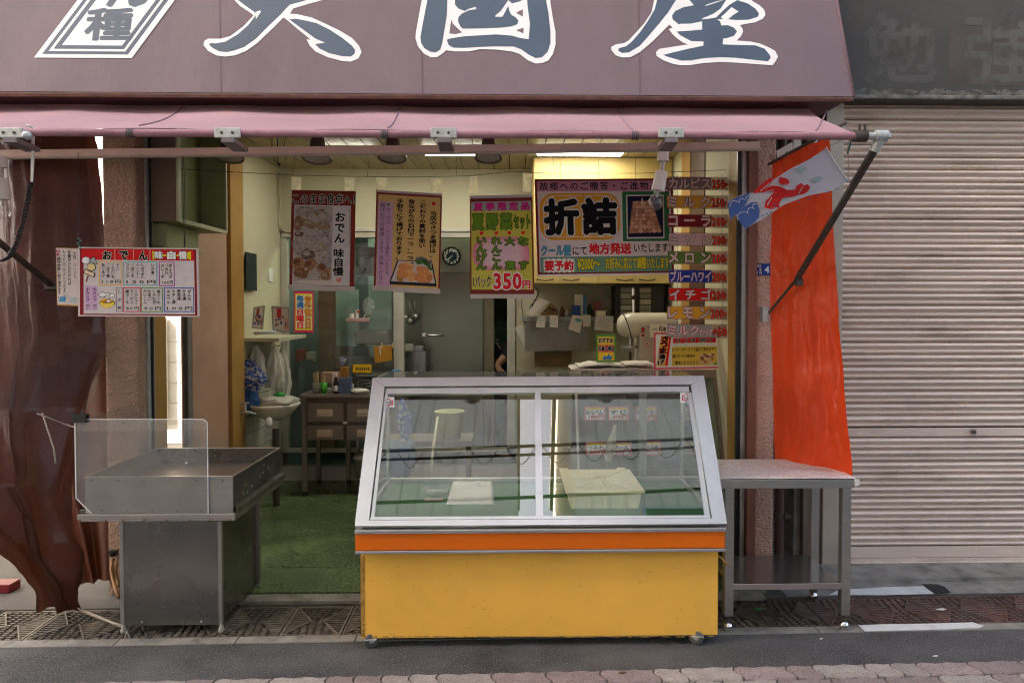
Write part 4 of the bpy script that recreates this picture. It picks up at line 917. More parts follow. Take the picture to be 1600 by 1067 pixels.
for x, s in ((ex0, 1), (ex1, -1)):
    m = MB(); m.box(x, x+th*s, TY0+th+.001, TY1-th-.001, zl1+.001, zt1, None, .002)
    if s < 0:
        for (yy, zz) in ((3.80, .05), (3.84, .09), (3.80, .10), (3.9, .07), (4.05, .1), (4.10, .13), (4.12, .09), (4.18, .12), (4.24, .10), (4.13, .16)): pass
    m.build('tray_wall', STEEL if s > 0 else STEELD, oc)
m = MB(); m.box(ex0+th, ex1-th, TY0+th, TY1-th, zl1+.09, zl1+.095); m.build('tray_floor', mat('brown_stained_steel', (.22, .16, .13), .35, .7, var=.2, vs=7, dirt=(.1, .06, .04), damt=.6), oc)
m = MB(); m.box(ex0-.002, ex1+.002, TY0-.004, TY0+.010, zt1-.001, zt1+.004, None, .002); m.box(ex0-.002, ex1+.002, TY1-.010, TY1+.003, zt1-.001, zt1+.004, None, .002)
for x in (ex0, ex1): m.box(x-.004, x+.007, TY0+.012, TY1-.012, zt1-.001, zt1+.004, None, .002)
m.build('tray_rim', mat('pale_rim_steel', (.58, .55, .50), .3, .9), oc)
m = MB()
for q in (143, 185, 225, 266, 307, 348): c = P(q, 751, TY0); m.cyl((c.x, TY0, c.z), (c.x, TY0-.003, c.z), .0045, None, 10)
for q in (160, 200, 238, 277, 314): c = P(q, 797, TY0); m.cyl((c.x, TY0, c.z), (c.x, TY0-.003, c.z), .0045, None, 10)
m.build('rivets', mat('dark_rivet', (.09, .085, .08), .5, .6), oc)
m = MB()
for y, z in ((3.80, .06), (3.83, .10), (3.86, .05), (3.92, .07), (4.05, .09), (4.10, .10), (4.12, .14), (4.19, .11)): m.cyl((ex1, y, zl1+z), (ex1+.0025, y, zl1+z), .006, None, 10)
m.build('side_rivets', mat('pale_rivet', (.6, .58, .52), .4, .5), oc)
m = MB(); m.prism([(ex1+.001, TY0+.02, zl1+.01), (ex1+.03, TY0-.018, zl1+.002), (ex1+.03, TY1+.01, zl1+.002), (ex1+.001, TY1-.01, zl1+.01)], (0, 0, .022)); m.build('side_trough', STEELD, oc)
m = MB(); m.box(ex0-.03, ex0-.002, TY0, TY1, zl1+.004, zl1+.02, None, .004); m.build('side_trough', STEELD, oc)
# clear acrylic shield, two sheets held by a clip
ac = thing('splash_shield', 'clear acrylic splash shield standing on the front of the tray cart', 'shield', P(220, 806, 3.65))
ACR = glass('scratched_acrylic', (.93, .93, .92), 1.55, haze=.10, hcol=(.62, .60, .58), smudge=.10)
YA = TY0-.012
m = MB(); m.prism([P(x, y, YA) for x, y in ((117, 655), (318, 655), (324, 660), (325.5, 802), (143, 802), (119, 778))], (0, .004, 0)); m.build('front_sheet', ACR, ac)
m = MB(); a = P(118, 656, YA+.006); b_ = P(208, 632, 4.15); c2 = P(216, 653, 4.25)
m.prism([a, (b_.x-.0, b_.y, b_.z), (c2.x, c2.y, c2.z), (c2.x+.02, c2.y, zt1+.02), (a.x+.0, a.y, zt1+.01)], (.004, 0, 0)); m.build('side_sheet', glass('side_acrylic', (.95, .95, .94), 1.22, haze=.07, hcol=(.5, .46, .42)), ac)
EDGE = mat('bright_acrylic_edge', (.72, .74, .74), .25)
m = MB(); pts = [(117, 655), (318, 655), (324, 660), (325.5, 802)]
for p, q in zip(pts[:-1], pts[1:]): m.bar(P(*p, YA+.002), P(*q, YA+.002), .0045, .0035)
for p, q in (((117, 655), (119, 778)), ((119, 778), (143, 802))): m.bar(P(*p, YA+.002), P(*q, YA+.002), .0045, .0045)
m.build('polished_edge', EDGE, ac)
m = MB(); m.cyl(P(291, 723, YA-.001), P(291, 723, YA-.004), .006, None, 12); m.build('bolt_head', CHROME, ac)
m = MB(); q = P(124, 655, YA-.01); m.box(q.x-.033, q.x+.034, YA-.014, YA-.004, q.z-.018, q.z+.020, None, .003); m.box(q.x-.033, q.x+.034, YA+.010, YA+.018, q.z-.018, q.z+.018, None, .003); m.box(q.x-.033, q.x+.034, YA-.014, YA+.018, q.z+.018, q.z+.024, None, .002)
m.build('binder_clip', BPLAS, None, 'black binder clip gripping the top left corner of the acrylic shield', 'clip')
# rubber hose and tap behind the cart
m = MB(); hs = [P(176, 872, 4.28), P(174, 890, 4.26), P(177, 905, 4.24), P(181, 920, 4.2), P(186, 932, 4.15)]
ho = thing('gas_hose', 'dirty orange rubber hose on a tap beside the tray cart', 'hose', P(180, 930, 4.2))
m.tube(hs, .011, None, 10); m.tube([P(183, 878, 4.28), P(180, 890, 4.27), P(182, 904, 4.25), P(186, 915, 4.2)], .009, None, 10); m.build('hose', mat('dirty_orange_rubber', (.32, .17, .08), .6, dirt=(.12, .08, .05), damt=.6), ho)
m = MB(); a = P(176, 868, 4.28); m.cyl(a, a+Vector((0, 0, .02)), .018, None, 14); m.box(a.x-.02, a.x+.02, a.y-.02, a.y+.02, a.z+.02, a.z+.03); m.build('tap', BPLAS, ho)
m = MB(); m.tube([P(198, 985, 3.78), P(196, 995, 3.76), P(190, 1006, 3.68), P(185, 1013, 3.64)], .005); m.tube([P(198, 985, 3.78), P(203, 996, 3.74), P(207, 1001, 3.72)], .004)
m.build('cord_end', mat('grey_rope', (.18, .17, .15), .9), None, 'frayed grey cord end lying by the front foot of the tray cart', 'cord')
# red block on the ground at the left edge
m = MB(); bc = [PZ(-30, 925, .05), PZ(16, 922, .05), PZ(27, 911, .05), PZ(-10, 912, .05)]
a = PZ(15, 927, .002); m.box(a.x-.3, a.x, a.y, a.y+.10, .003, .055, None, .006); m.build('parking_block', mat('red_painted_block', (.17, .015, .022), .5, dirt=(.15, .03, .03), damt=.4), None, 'dark red wheel block on the pavement at the left edge', 'block')

# ================================================================== stainless side table
st = thing('side_table', 'stainless steel side table on ball castors right of the counter', 'table', (1.4, 3.95, 0))
q0, q1 = 3.73, 4.18
X0 = P(1126, 760, q0).x; X1 = P(1335, 755, q0).x; zt2 = P(1240, 749, q0).z; zt3 = P(1240, 763, q0).z
m = MB(); m.box(X0, X1, q0, q1, zt3, zt2, None, .003); m.build('table_top', STEEL, st)
fx = [(P(1133, 870, q0).x, P(1147, 870, q0).x), (P(1316, 870, q0).x, P(1330, 870, q0).x)]
for a, b_ in fx:
    for y in (q0+.004, q1-.055):
        m = MB(); m.box(a, b_, y, y+.045, .085, zt3-.001, None, .003); m.build('leg', STEEL, st)
        m = mw = MB(); cc = Vector(((a+b_)/2, y+.022, .026)); m.lathe([(0, -.026)]+[(.026*math.sin(t), -.026*math.cos(t)) for t in [i*math.pi/10 for i in range(1, 10)]]+[(0, .026)], cc, None, 20)
        m = MB(); m.cyl(cc+Vector((0, 0, .022)), (cc.x, cc.y, .086), .012, None, 12); m.box(cc.x-.02, cc.x+.02, cc.y-.014, cc.y+.014, .05, .062, None, .003); cs = m.build('castor', DARKM, st); mw.build('ball', CHROME, cs)
zs = P(1230, 912, q0).z
m = MB(); m.box(fx[0][1]-.002, fx[1][0]+.002, q0+.006, q1-.01, zs-.034, zs, None, .003); m.build('lower_shelf', mat('smooth_stainless', (.46, .45, .45), .2, .95, var=.06), st)
VIN = mat('white_vinyl_sheet', (.76, .74, .72), .35, var=.04, bump=.2, bs=30, bd=.004)
vc = thing('table_cover', 'white vinyl sheet with orange wave pattern covering the side table', 'table cover', (1.4, 3.95, zt2))
vx0, vx1 = X0-.02, X1+.012
def vinf(u, v):
    x = vx0+(vx1-vx0)*u; y = q0-.002+(q1+.03-q0)*v
    return (x, y, zt2+.003+.002*noise.noise(Vector((x*9, y*9, 0)))+.002)
m = MB(); m.grid(vinf, 40, 24); m.build('sheet', VIN, vc)
WV = mat('orange_wave_print', (.60, .27, .17), .4)
m = MB()
for r in range(17):
    for c in range(46):
        if random.random() < .38: continue
        x = vx0+.02+c*(vx1-vx0-.04)/46+(r % 2)*.008; y = q0+.012+r*.027
        z = zt2+.0078
        w_ = .0125
        m.add([(x, y, z), (x+w_*.5, y+.006, z), (x+w_, y, z), (x+w_, y+.0060, z), (x+w_*.5, y+.0125, z), (x, y+.0060, z)], [(0, 1, 4, 5), (1, 2, 3, 4)])
m.build('wave_print', WV, vc)
m = MB(); e = P(1337, 757, q0); m.prism([(X1-.004, q0-.004, zt2+.004), (X1+.022, q0-.004, zt2+.002), (X1+.030, q0+.0, zt2-.028), (X1+.004, q0+.0, zt2-.04)], (0, -.002, 0)); m.build('folded_corner', VIN, vc)

# ================================================================== carp streamer
cs = thing('fish_streamer', 'white wind streamer with red goldfish and blue waves tied to the awning arm', 'streamer', P(1230, 300, 3.45))
CLO = mat('streamer_white_cloth', (.66, .67, .74), .7, var=.04, trans=.35, bump=.1, bs=18)
def sD(x, y): return 3.50-.0004*(x-1240)+.02*math.sin(x*.03)
class CF(Flat):
    def __init__(s): s.mb = MB(); s.step = .0016
    def pt(s, x, y, l): return P(x, y, sD(x, y)-.004-l*s.step)
top = [(1136, 316), (1158, 305), (1180, 300), (1205, 283), (1235, 264), (1265, 249), (1292, 231)]
bot = [(1164, 358), (1178, 350), (1192, 342), (1225, 320), (1262, 306), (1298, 299), (1325, 283)]
def ci(L, u):
    k = u*(len(L)-1); i = min(int(k), len(L)-2); t = k-i; return (lerp(L[i][0], L[i+1][0], t), lerp(L[i][1], L[i+1][1], t))
def cf(side):
    def fn(u, v):
        a = ci(top, u); b = ci(bot, u); x = lerp(a[0], b[0], v); y = lerp(a[1], b[1], v)
        return P(x, y, sD(x, y)+side*.020*math.sin(math.pi*v))
    return fn
m = MB(); m.grid(cf(0.05), 50, 12); m.grid(cf(1.6), 50, 12); m.build('cloth', CLO, cs, fixn=False)
c = CF(); SR = mat('streamer_red', (.66, .02, .02), .7, trans=.2); SBL = mat('streamer_blue', (.05, .12, .36), .7, trans=.2); SGR = mat('streamer_grey_green', (.30, .42, .43), .7)
c.poly([(1176,302),(1185,292),(1196,283),(1203,278),(1208,280),(1203,289),(1194,295),(1207,290),(1217,291),(1230,297),(1242,297),(1245,290),(1252,286),(1256,290),(1262,288),(1266,293),(1262,300),(1254,304),(1246,305),(1238,308),(1228,308),(1222,310),(1217,320),(1219,325),(1209,324),(1204,323),(1212,326),(1203,327),(1194,324),(1196,315),(1205,305),(1211,300),(1200,300),(1187,301)], SR, 2)
c.ell(1225, 284, 8.5, 6, SR, 2, 14, .25); c.poly([(1216,280),(1220,276),(1222,279)], SR, 2)
c.line((1188,299),(1203,286), 1.4, CLO, 3); c.line((1196,300),(1209,297), 1.2, CLO, 3); c.line((1199,321),(1206,308), 1.6, CLO, 3); c.line((1248,303),(1254,292), 1.2, CLO, 3); c.line((1224,289),(1230,288), 1, CLO, 3)
for x, y in ((1252, 265), (1276, 280)): c.ell(x, y, 8, 4, SGR, 2, 9, -.2, .35); 
c.poly([(1137,317),(1150,309),(1160,306),(1170,301),(1172,306),(1163,322),(1152,332),(1142,344),(1139,330)], SBL, 2)
c.poly([(1150,334),(1160,325),(1175,316),(1183,316),(1187,330),(1186,340),(1176,350),(1164,357),(1156,347)], SBL, 2)
for (x, y, r) in ((1148, 320, 7), (1160, 315, 5), (1170, 310, 4), (1162, 340, 10), (1174, 330, 6), (1180, 322, 4)):
    p = [(x+r*math.cos(t), y+r*math.sin(t)*.9) for t in [R(a) for a in range(150, 330, 22)]]
    for a, b_ in zip(p[:-1], p[1:]): c.line(a, b_, 1.3, CLO, 3)
for k in range(9): c.line((1186+k*15 if k > 3 else 1190+k*6, 338-k*3 if k < 3 else 316-(k-4)*5), ((1186+k*15 if k > 3 else 1190+k*6)+4, (338-k*3 if k < 3 else 316-(k-4)*5)-1), 1.4, SBL, 2)
c.done(cs, 'goldfish_print')
m = MB(); pts = [P(x, y, sD(x, y)-.004) for x, y in ((1291, 230), (1300, 246), (1312, 265), (1326, 284))]; m.tube(pts, .004, None, 6); m.build('mouth_ring', mat('white_ring', (.7, .7, .7), .5), cs)
m = MB(); m.tube([P(1325, 283, 3.5), P(1326, 250, 3.45), P(1325, 225, 3.35), P(1330, 210, 3.22)], .0022, None, 5); m.tube([P(1292, 231, 3.5), P(1310, 222, 3.4), P(1330, 213, 3.24)], .0018, None, 5); m.build('tie_string', mat('pale_cord', ()), cs)
m = MB(); m.tube([P(1330, 212, 3.23), P(1329, 225, 3.3), P(1324, 240, 3.36)], .004, None, 6); m.build('green_twist', mat('green_wire', (.03, .25, .18), .5), cs)

# ================================================================== bare bulbs on the pipe
def bulb(pts, label, D):
    b = thing('bare_bulb', label, 'light bulb', P(pts[0][0], pts[0][1], D), 'bare bulbs under the awning pipe')
    (x0, y0), (x1, y1), (x2, y2), (x3, y3) = pts
    m = MB(); a = P(x0, y0, D); c = P(x1, y1, D); m.cyl(a, c, .029, None, 18); m.build('ceiling_socket', WHITE, b)
    d = P(x2, y2, D); m = MB(); m.cyl(c, d, .012, None, 12); m.tube([c+(d-c)*t+Vector((.008*math.sin(t*20), 0, 0)) for t in [i/8 for i in range(9)]], .007, None, 6); m.build('link', GALV, b)
    e = P(x3, y3, D); ax = (e-d).normalized(); m = MB(); m.cyl(d, e, .030, None, 18, .035); m.build('lamp_socket', WHITE, b)
    m = MB(); rot = Vector((0, 0, 1)).rotation_difference(ax).to_matrix().to_4x4()
    m.lathe([(.013, 0), (.016, .012), (.028, .035), (.036, .055), (.037, .070), (.030, .088), (.016, .098), (0, .101)], e, None, 26, mtx=rot); m.build('glass_bulb', glass('bulb_glass', (.97, .97, .96), 1.6, haze=.04), b)
    m = MB(); m.cyl(e, e+ax*.035, .006, None, 8); m.tube([e+ax*.035+Vector((-.01, 0, 0)), e+ax*.05+Vector((-.012, 0, 0)), e+ax*.052, e+ax*.05+Vector((.012, 0, 0)), e+ax*.035+Vector((.01, 0, 0))], .001, None, 4); m.build('filament', GALV, b)
bulb([(1037, 223), (1036, 252), (1034, 268), (1028, 298)], 'clear bare light bulb in a white socket hanging before the large poster', 3.75)
bulb([(1, 244), (1, 262), (2, 279), (3, 312)], 'clear bare light bulb in a white socket at the left edge', 3.75)
# coiled cord and white strap
sc_ = thing('coiled_cord', 'black coiled cord hanging from a white strap near the left edge', 'cord', P(45, 290, 3.7))
m = MB(); m.prism([P(x, y, 3.3) for x, y in ((49, 203), (54, 203), (52.5, 260), (51, 284), (47.5, 284), (48, 255))], (0, .004, 0)); m.tube([P(41, 196, 3.2), P(46, 197, 3.2), P(52, 201, 3.25), P(51, 212, 3.3)], .006, None, 6); m.build('white_strap', WHITE, sc_)
pts = []; path = [P(48, 284, 3.32), P(43, 312, 3.35), P(36, 348, 3.4), P(24, 385, 3.45), P(14, 402, 3.45), P(2, 408, 3.45), P(-12, 404, 3.45)]
for i in range(420):
    t = i/419*(len(path)-1); k = min(int(t), len(path)-2); p = path[k].lerp(path[k+1], t-k); a = i*.75; pts.append(p+Vector((.010*math.cos(a), .010*math.sin(a), 0)))
m = MB(); m.tube(pts, .0036, None, 5); m.build('coil', BPLAS, sc_)
m = MB(); m.tube([P(18, 206, 3.18), P(30, 206, 3.18), P(43, 204, 3.18)], .003, None, 5); m.tube([P(-20, 209, 3.18), P(18, 206, 3.18)], .003, None, 5); m.build('wire', GALV, sc_)
m = MB(); q = P(50, 212, AY0-.02); m.lathe([(0, -.02), (.018, -.012), (.022, 0), (.018, .012), (0, .02)], q+Vector((-.02, 0, .0)), None, 14); m.build('knob', GALV, sc_)
# ================================================================== lights of the shop
for i, (a, b_) in enumerate(((513, 592), (662, 766), (838, 973))):
    xa = P(a, 240, 6.22).x; xb = P(b_, 240, 6.22).x
    lb = ['left', 'middle', 'right, above the yellow cupboard'][i]
    t = thing('ceiling_light', 'glowing flat fluorescent ceiling light, '+lb, 'ceiling light', ((xa+xb)/2, 5.7, ZC-.03), 'fluorescent ceiling lights')
    m = MB(); m.box(xa, xb, 6.0, 6.25, ZC-.014, ZC-.001); m.build('housing', WHITE, t)
    m = MB(); m.box(xa+.012, xb-.012, 6.01, 6.24, ZC-.026, ZC-.0145, None, .003); m.build('diffuser', emitm('fluorescent_tube_light', (.90, .96, 1), LAMP), t)
t = thing('ceiling_light', 'fluorescent ceiling light of the back room, behind the glass partition', 'ceiling light', (-.9, 8.2, ZC-.03), 'fluorescent ceiling lights')
m = MB(); m.box(-1.6, -.2, 7.9, 8.1, ZC-.014, ZC-.001); m.build('housing', WHITE, t)
m = MB(); m.box(-1.59, -.21, 7.91, 8.09, ZC-.026, ZC-.0145, None, .003); m.build('diffuser', emitm('backroom_tube_light', (.85, 1, .92), LAMP*1.5), t)
# shaded pendant lamps
SHADE = mat('mauve_enamel_shade', (.20, .13, .135), .45, .1); SHR = mat('red_enamel_shade', (.30, .035, .02), .4)
for i, (q, y, ww) in enumerate(((215, 254, 50), (357, 248, 46), (495, 250, 46), (613, 249, 44), (763, 249, 43))):
    D = 4.85; c = P(q, y, D); r = ww/2/F*D
    lb = ['leftmost, with a red shade', 'above the green wall cabinet', 'above the brown photo poster', 'above the ochre poster', 'above the summer vegetable poster'][i]
    t = thing('spot_lamp', 'unlit shaded ceiling spot lamp '+lb, 'lamp', c, 'shaded spot lamps along the front of the ceiling')
    mm = SHR if i == 0 else SHADE
    mx = Matrix.Rotation(R(14), 4, 'Y') if i == 0 else Matrix.Rotation(R(-13), 4, 'X')
    m = MB(); m.lathe([(r*.9, .012), (r, .004), (r, .016), (r*.97, .030), (r*.80, .048), (r*.55, .06), (r*.5, .12), (r*.42, .15), (0, .155)], c, None, 28, mtx=mx); m.build('shade', mm, t)
    m = MB(); m.lathe([(0, .0), (r*.5, .002), (r*.88, .012)], c, None, 24, mtx=mx); m.build('lens', mat('dull_lamp_lens', (.42, .38, .34), .25), t)
    tp = c+(mx @ Vector((0, 0, .15))); m = MB(); m.cyl(tp, (tp.x, tp.y, ZC+.0), .014, None, 10); m.build('stem', mm, t)

# ================================================================== hanging wire, tapes, posters
HY = 4.95
def tapes(parent, spots, D):
    for (x0, y0, x1, y1) in spots:
        m = MB(); j = [random.uniform(-1.2, 1.2) for _ in range(4)]
        m.prism([P(x0+j[0], y0, D+.006), P(x1+j[1], y0+1, D+.006), P(x1+j[2], y1, D+.006), P(x0+j[3], y1, D+.006)], (0, .002, 0)); m.build('tape', mat('wrinkled_tape', (.90, .86, .70), .35, trans=.65, bump=.7, bs=70, bd=.01, var=.15, vs=40), parent)
t = thing('hanging_wire', 'thin dark wire strung across the shop that the posters hang from', 'wire', P(760, 285, HY))
m = MB(); wp = [P(244, 264, 4.7), P(262, 263, 4.75), P(330, 267, 4.85), P(456, 274, HY), P(560, 276, HY), P(640, 277, HY), P(735, 275, HY), P(800, 268, HY), P(860, 271, HY), P(1000, 271, HY), P(1130, 266, HY-.1), P(1155, 262, 4.75)]
m.tube(wp, .0018, None, 5); m.build('wire', BLACK, t)
m = MB()
for (a, b_) in (((456, 274), (461, 238)), ((574, 277), (574, 235)), ((713, 274), (712, 238)), ((1128, 266), (1128, 298)), ((858, 271), (858, 282)), ((862, 240), (866, 275))):
    m.tube([P(a[0], a[1], HY), P((a[0]+b_[0])/2+1.5, (a[1]+b_[1])/2, HY), P(b_[0], b_[1], HY)], .0014, None, 4)
m.build('hook_wires', BLACK, t)
m = MB(); m.tube([P(425, 205, 4.8), P(425, 238, 4.8), P(430, 252, 4.8), P(434, 256, 4.8), P(434, 238, 4.8), P(433, 205, 4.8)], .003, None, 6); m.tube([P(446, 212, 4.8), P(444, 228, 4.8), P(446, 250, 4.8)], .002, None, 5); m.lathe([(0, -.012), (.012, 0), (0, .012)], P(436, 257, 4.8), None, 10)
m.build('ceiling_hook', BLACK, None, 'black cord loop hanging from the ceiling left of the brown photo poster', 'hook')
CAPM = mat('poster_rail_white', (.56, .50, .46), .4)

# 1: photo poster of simmered food
p1 = thing('hanging_poster', 'maroon hanging poster with photograph of simmered food and tall black lettering', 'poster', P(504, 453, HY))
f = Flat([(456, 297), (556, 299), (553, 450), (452, 448)], HY); f.box(455, 297, 555, 449)
f.sheet(ink((.16, .022, .015)), p1)
f.rect(459.5, 320, 548, 446, ink((.42, .41, .41)), 1)
FOOD = [mat('food_print_%d' % i, tuple(v*1.05 for v in c), .7, var=.28, vs=70, spec=.12) for i, c in enumerate( ((.40, .33, .24), (.30, .17, .09), (.24, .12, .06), (.45, .41, .36), (.33, .24, .15), (.20, .09, .05), (.38, .20, .10), (.36, .33, .31), (.17, .12, .10)))]
f.rect(461, 321.5, 520, 444.5, ink((.30, .27, .25)), 2)
rnd = random.Random(3)
for (x, y, rx, ry, k, ro) in ((478, 330, 16, 8, 7, 0), (470, 345, 11, 9, 2, 0), (484, 350, 12, 7, 4, .4), (500, 332, 9, 6, 1, 0), (507, 340, 12, 10, 7, .3), (505, 352, 13, 7, 4, 0), (499, 365, 22, 7, 7, -.35), (466, 352, 7, 9, 1, 0), (475, 338, 8, 5, 0, 0), (468, 366, 8, 4, 5, 0), (489, 380, 16, 13, 3, 0), (503, 388, 5, 9, 0, 0), (511, 378, 10, 13, 7, 0), (466, 388, 7, 14, 7, -.4), (483, 398, 12, 9, 8, .2), (503, 399, 14, 6, 3, -.6), (512, 405, 9, 14, 7, 0), (468, 413, 11, 11, 6, 0), (486, 414, 13, 9, 6, -.5), (508, 420, 12, 13, 6, .2), (473, 427, 13, 8, 2, .2), (495, 429, 9, 8, 3, 0), (511, 431, 8, 7, 1, 0), (481, 422, 5, 4, 5, 0)):
    x = min(max(x, 462+rx*.55), 519-rx*.55); f.ell(x, y, rx*.93, ry, FOOD[k], 3+rnd.random(), 14, ro, .08)
    f.ell(x-rx*.2, y-ry*.25, rx*.5, ry*.45, FOOD[min(k, 8)-1 if k in (2, 6) else (0 if k in (1, 4) else 3)], 4.4+rnd.random()*.4, 10, ro, .15)
for i in range(90):
    x = rnd.uniform(464, 517); y = rnd.uniform(324, 440); f.ell(x, y, rnd.uniform(.7, 2.2), rnd.uniform(.6, 1.6), FOOD[rnd.randrange(9)], 5, 6, jag=.3)
f.ell(505, 441, 43, 3, ink((.42, .38, .33)), 5.2, 20)
f.rect(520, 322, 546, 444.5, ink((.43, .41, .40)), 4.8); f.rect(541, 322, 547, 380, ink((.20, .22, .23)), 4.6); f.ell(541, 396, 4, 12, ink((.45, .43, .42)), 5)
f.text('おでん', 524, 331, 539, 378, K, 6, .03, True); f.text('味自慢', 522.5, 388, 538.5, 430, K, 6, .03, True); f.text('印', 528, 433.5, 535, 440, RED, 6, .03)
f.text('このまま食卓へ！', 457, 302, 554, 318, K, 6, .02, out=ink((.5, .44, .4)), oo=.06)
f.done(p1); m = MB(); m.bar(f.pt(453.5, 450, 1), f.pt(556.5, 451, 1), .008, .034, None, .003, up=(0, 0, 1)); m.build('bottom_rail', CAPM, p1); tapes(p1, [(455, 276, 471, 297), (538, 277, 554, 298)], HY)

# 2: ochre poster
p2 = thing('hanging_poster', 'ochre hanging poster with columns of black writing and a plate of fried fish cakes', 'poster', P(636, 457, HY))
f = Flat([(588, 297), (691, 303), (687, 454), (584, 449)], HY); f.box(586, 298, 690, 452)
f.sheet(ink((.17, .02, .02)), p2); f.rect(587, 298, 689.5, 301.5, ink((.36, .28, .30)), 1)
f.rect(589, 304.5, 687.5, 449.5, ink((.47, .31, .12)), 1); f.rect(590, 315, 613.5, 449, ink((.42, .25, .36)), 2)
f.ell(605.5, 320, 3, 2.2, GRN, 3, 10); f.ell(677, 314.5, 3, 2.8, RED, 3, 12)
f.text('オ｜ブン・レンジで温めていただき', 602.5, 325, 609.5, 431, K, 3, .01, True); f.text('揚げたての美味しさをご賞味ください', 593, 318, 600.5, 446, K, 3, .01, True)
f.text('手取りにて揚げております。', 619, 310, 629.5, 406, K, 3, .035, True); f.text('昔ながらの石臼で一つ、一つ', 637, 310, 647.5, 405, K, 3, .035, True)
f.text('こだわりの素材を使い', 655, 310, 665, 385, K, 3, .035, True); f.text('当店のさつま揚げは、', 672, 327, 682.5, 400, K, 3, .035, True)
f.poly([(622, 407), (677, 406), (685, 443), (685, 446), (611, 446), (611, 440)], ink((.03, .03, .035)), 4)
f.poly([(624, 408), (675, 407.5), (682.5, 441), (613, 441)], ink((.43, .38, .37)), 5)
f.poly([(649, 407), (652, 401), (660, 399), (668, 402), (672, 406), (676, 403), (678, 410), (650, 410)], ink((.14, .12, .13)), 5)
for (x, y, r) in ((655, 408, 5), (661, 405, 6), (666, 409, 5), (672, 413, 4), (674, 418, 4), (646, 411, 3)): f.ell(x, y, r, r*.7, ink((.05, .12, .03)), 6, 8, .4, .4)
FC = [ink((.50, .20, .07)), ink((.40, .15, .05)), ink((.58, .28, .11)), ink((.30, .14, .05))]
for (x, y, rx, ry, k) in ((634, 420, 11, 8, 0), (640, 415, 10, 6, 2), (630, 428, 9, 7, 0), (627, 436, 6, 5, 3), (641, 428, 8, 8, 2), (662, 421, 11, 7, 0), (668, 429, 11, 9, 2), (658, 433, 9, 7, 0), (666, 436, 9, 5, 1), (673, 432, 5, 6, 1), (646, 432, 6, 9, 2)): f.ell(x, y, rx, ry, FC[k], 7+random.random()*.5, 14, .3, .12)
for i in range(40): f.ell(random.uniform(626, 676), random.uniform(415, 438), random.uniform(.6, 2.2), .7, FC[random.randrange(4)], 8, 6, .4, .3)
f.done(p2); m = MB(); m.bar(f.pt(583.5, 453.5, 1), f.pt(691, 453.5, 1), .008, .034, None, .003); m.build('bottom_rail', CAPM, p2); tapes(p2, [(588, 277, 604, 297), (674, 278, 692, 301)], HY)

# 3: summer vegetables
p3_ = thing('hanging_poster', 'yellow green hanging poster with pink oval and red price 350', 'poster', P(784, 463, HY))
f = Flat([(734, 309), (832, 307), (835, 460), (735, 460)], HY); f.box(734, 308, 833.5, 460)
f.sheet(ink((.15, .022, .02)), p3_); f.rect(734.5, 305, 833, 309.5, ink((.40, .33, .36)), 1)
f.rect(736, 315, 831, 452.5, ink((.42, .37, .065)), 1); f.rect(736.5, 315, 830, 329.5, ink((.26, .28, .28)), 2)
f.text('夏季限定品', 741, 316.5, 828, 328.5, MAG, 3, .04, out=K, oo=.06, sp=1.5)
GO = ink((.10, .20, .02))
f.text('夏野菜', 738, 334, 800, 358, GO, 3, .05, out=K, oo=.09, sp=1.3); f.text('セット', 803, 337, 829, 357, GO, 3, .03, out=K, oo=.09)
for x in (752, 775.5, 796, 817.5): f.ell(x, 364, 3, 2.8, RED, 3, 12)
for k in range(7): q = k/6; f.rrect(738+q*17, 370+q*9, 827-q*17, 422-q*9, 22-q*9, ink((.50+.02*q, .16+.2*q, .22+.17*q)), 2+.1*k)
for t_, x, y0, y1 in (('いんげん', 752, 370.5, 421), ('れんこん', 775.5, 370.5, 421), ('大', 796.5, 371, 383.5), ('葉', 796.5, 408.5, 421), ('な', 817.5, 371, 383.5), ('す', 817.5, 408.5, 421)): f.text(t_, x-7.5, y0, x+7.5, y1, GO, 4, .04, len(t_) > 1, out=K, oo=.10)
f.text('1パック', 738.5, 431, 766, 449, K, 4, .02, out=ink((.6, .58, .4)), oo=.05)
f.text('350', 771, 427.5, 813, 451, RED, 4, .04, out=WHT, oo=.10, sp=1.1); f.text('円', 815.5, 439, 827, 450.5, RED, 4, .05, out=WHT, oo=.11)
f.done(p3_); m = MB(); m.bar(f.pt(734, 463, 1), f.pt(836, 463, 1), .008, .030, None, .003); m.build('bottom_rail', CAPM, p3_); tapes(p3_, [(733, 275, 747, 303), (816, 270, 831, 300)], HY)

# 4: the large poster
p4_ = thing('large_poster', 'large maroon bordered poster with huge black brush lettering on an orange plaque', 'poster', P(940, 432, 5.0))
f = Flat([(835, 280), (1052, 279), (1054, 429), (840, 432)], 5.0); f.box(837, 280, 1052, 431)
f.sheet(ink((.55, .50, .50)), p4_); f.frame(837.5, 280, 1051, 428, 3.2, MAR, 1)
f.rect(841, 283, 1048, 299.5, ink((.38, .16, .24)), 1); f.rect(841, 300, 1048, 405, ink((.50, .42, .42)), 1)
f.text('故郷へのご贈答・ご進物品に', 845, 285, 1043, 297, K, 2, .015, sp=1.25)
f.rrect(843.5, 302, 968, 375, 22, ORG, 2); f.rrect(849, 305.5, 964, 371, 19, ink((.55, .48, .46)), 3); f.rrect(850, 306.5, 963, 370, 18.5, ORG, 4)
OUT_ = ink((.47, .44, .42))
f.text('折', 852, 313, 902, 365, K, 5, .055, out=OUT_, oo=.10); f.text('詰', 911, 312, 961, 365, K, 5, .055, out=OUT_, oo=.10)
f.rect(972, 300, 1045, 378, ink((.02, .12, .05)), 2); f.rect(978, 305.5, 1037, 374, ink((.45, .40, .38)), 3); f.rect(980, 307.5, 1035, 371.5, ink((.018, .018, .05)), 4)
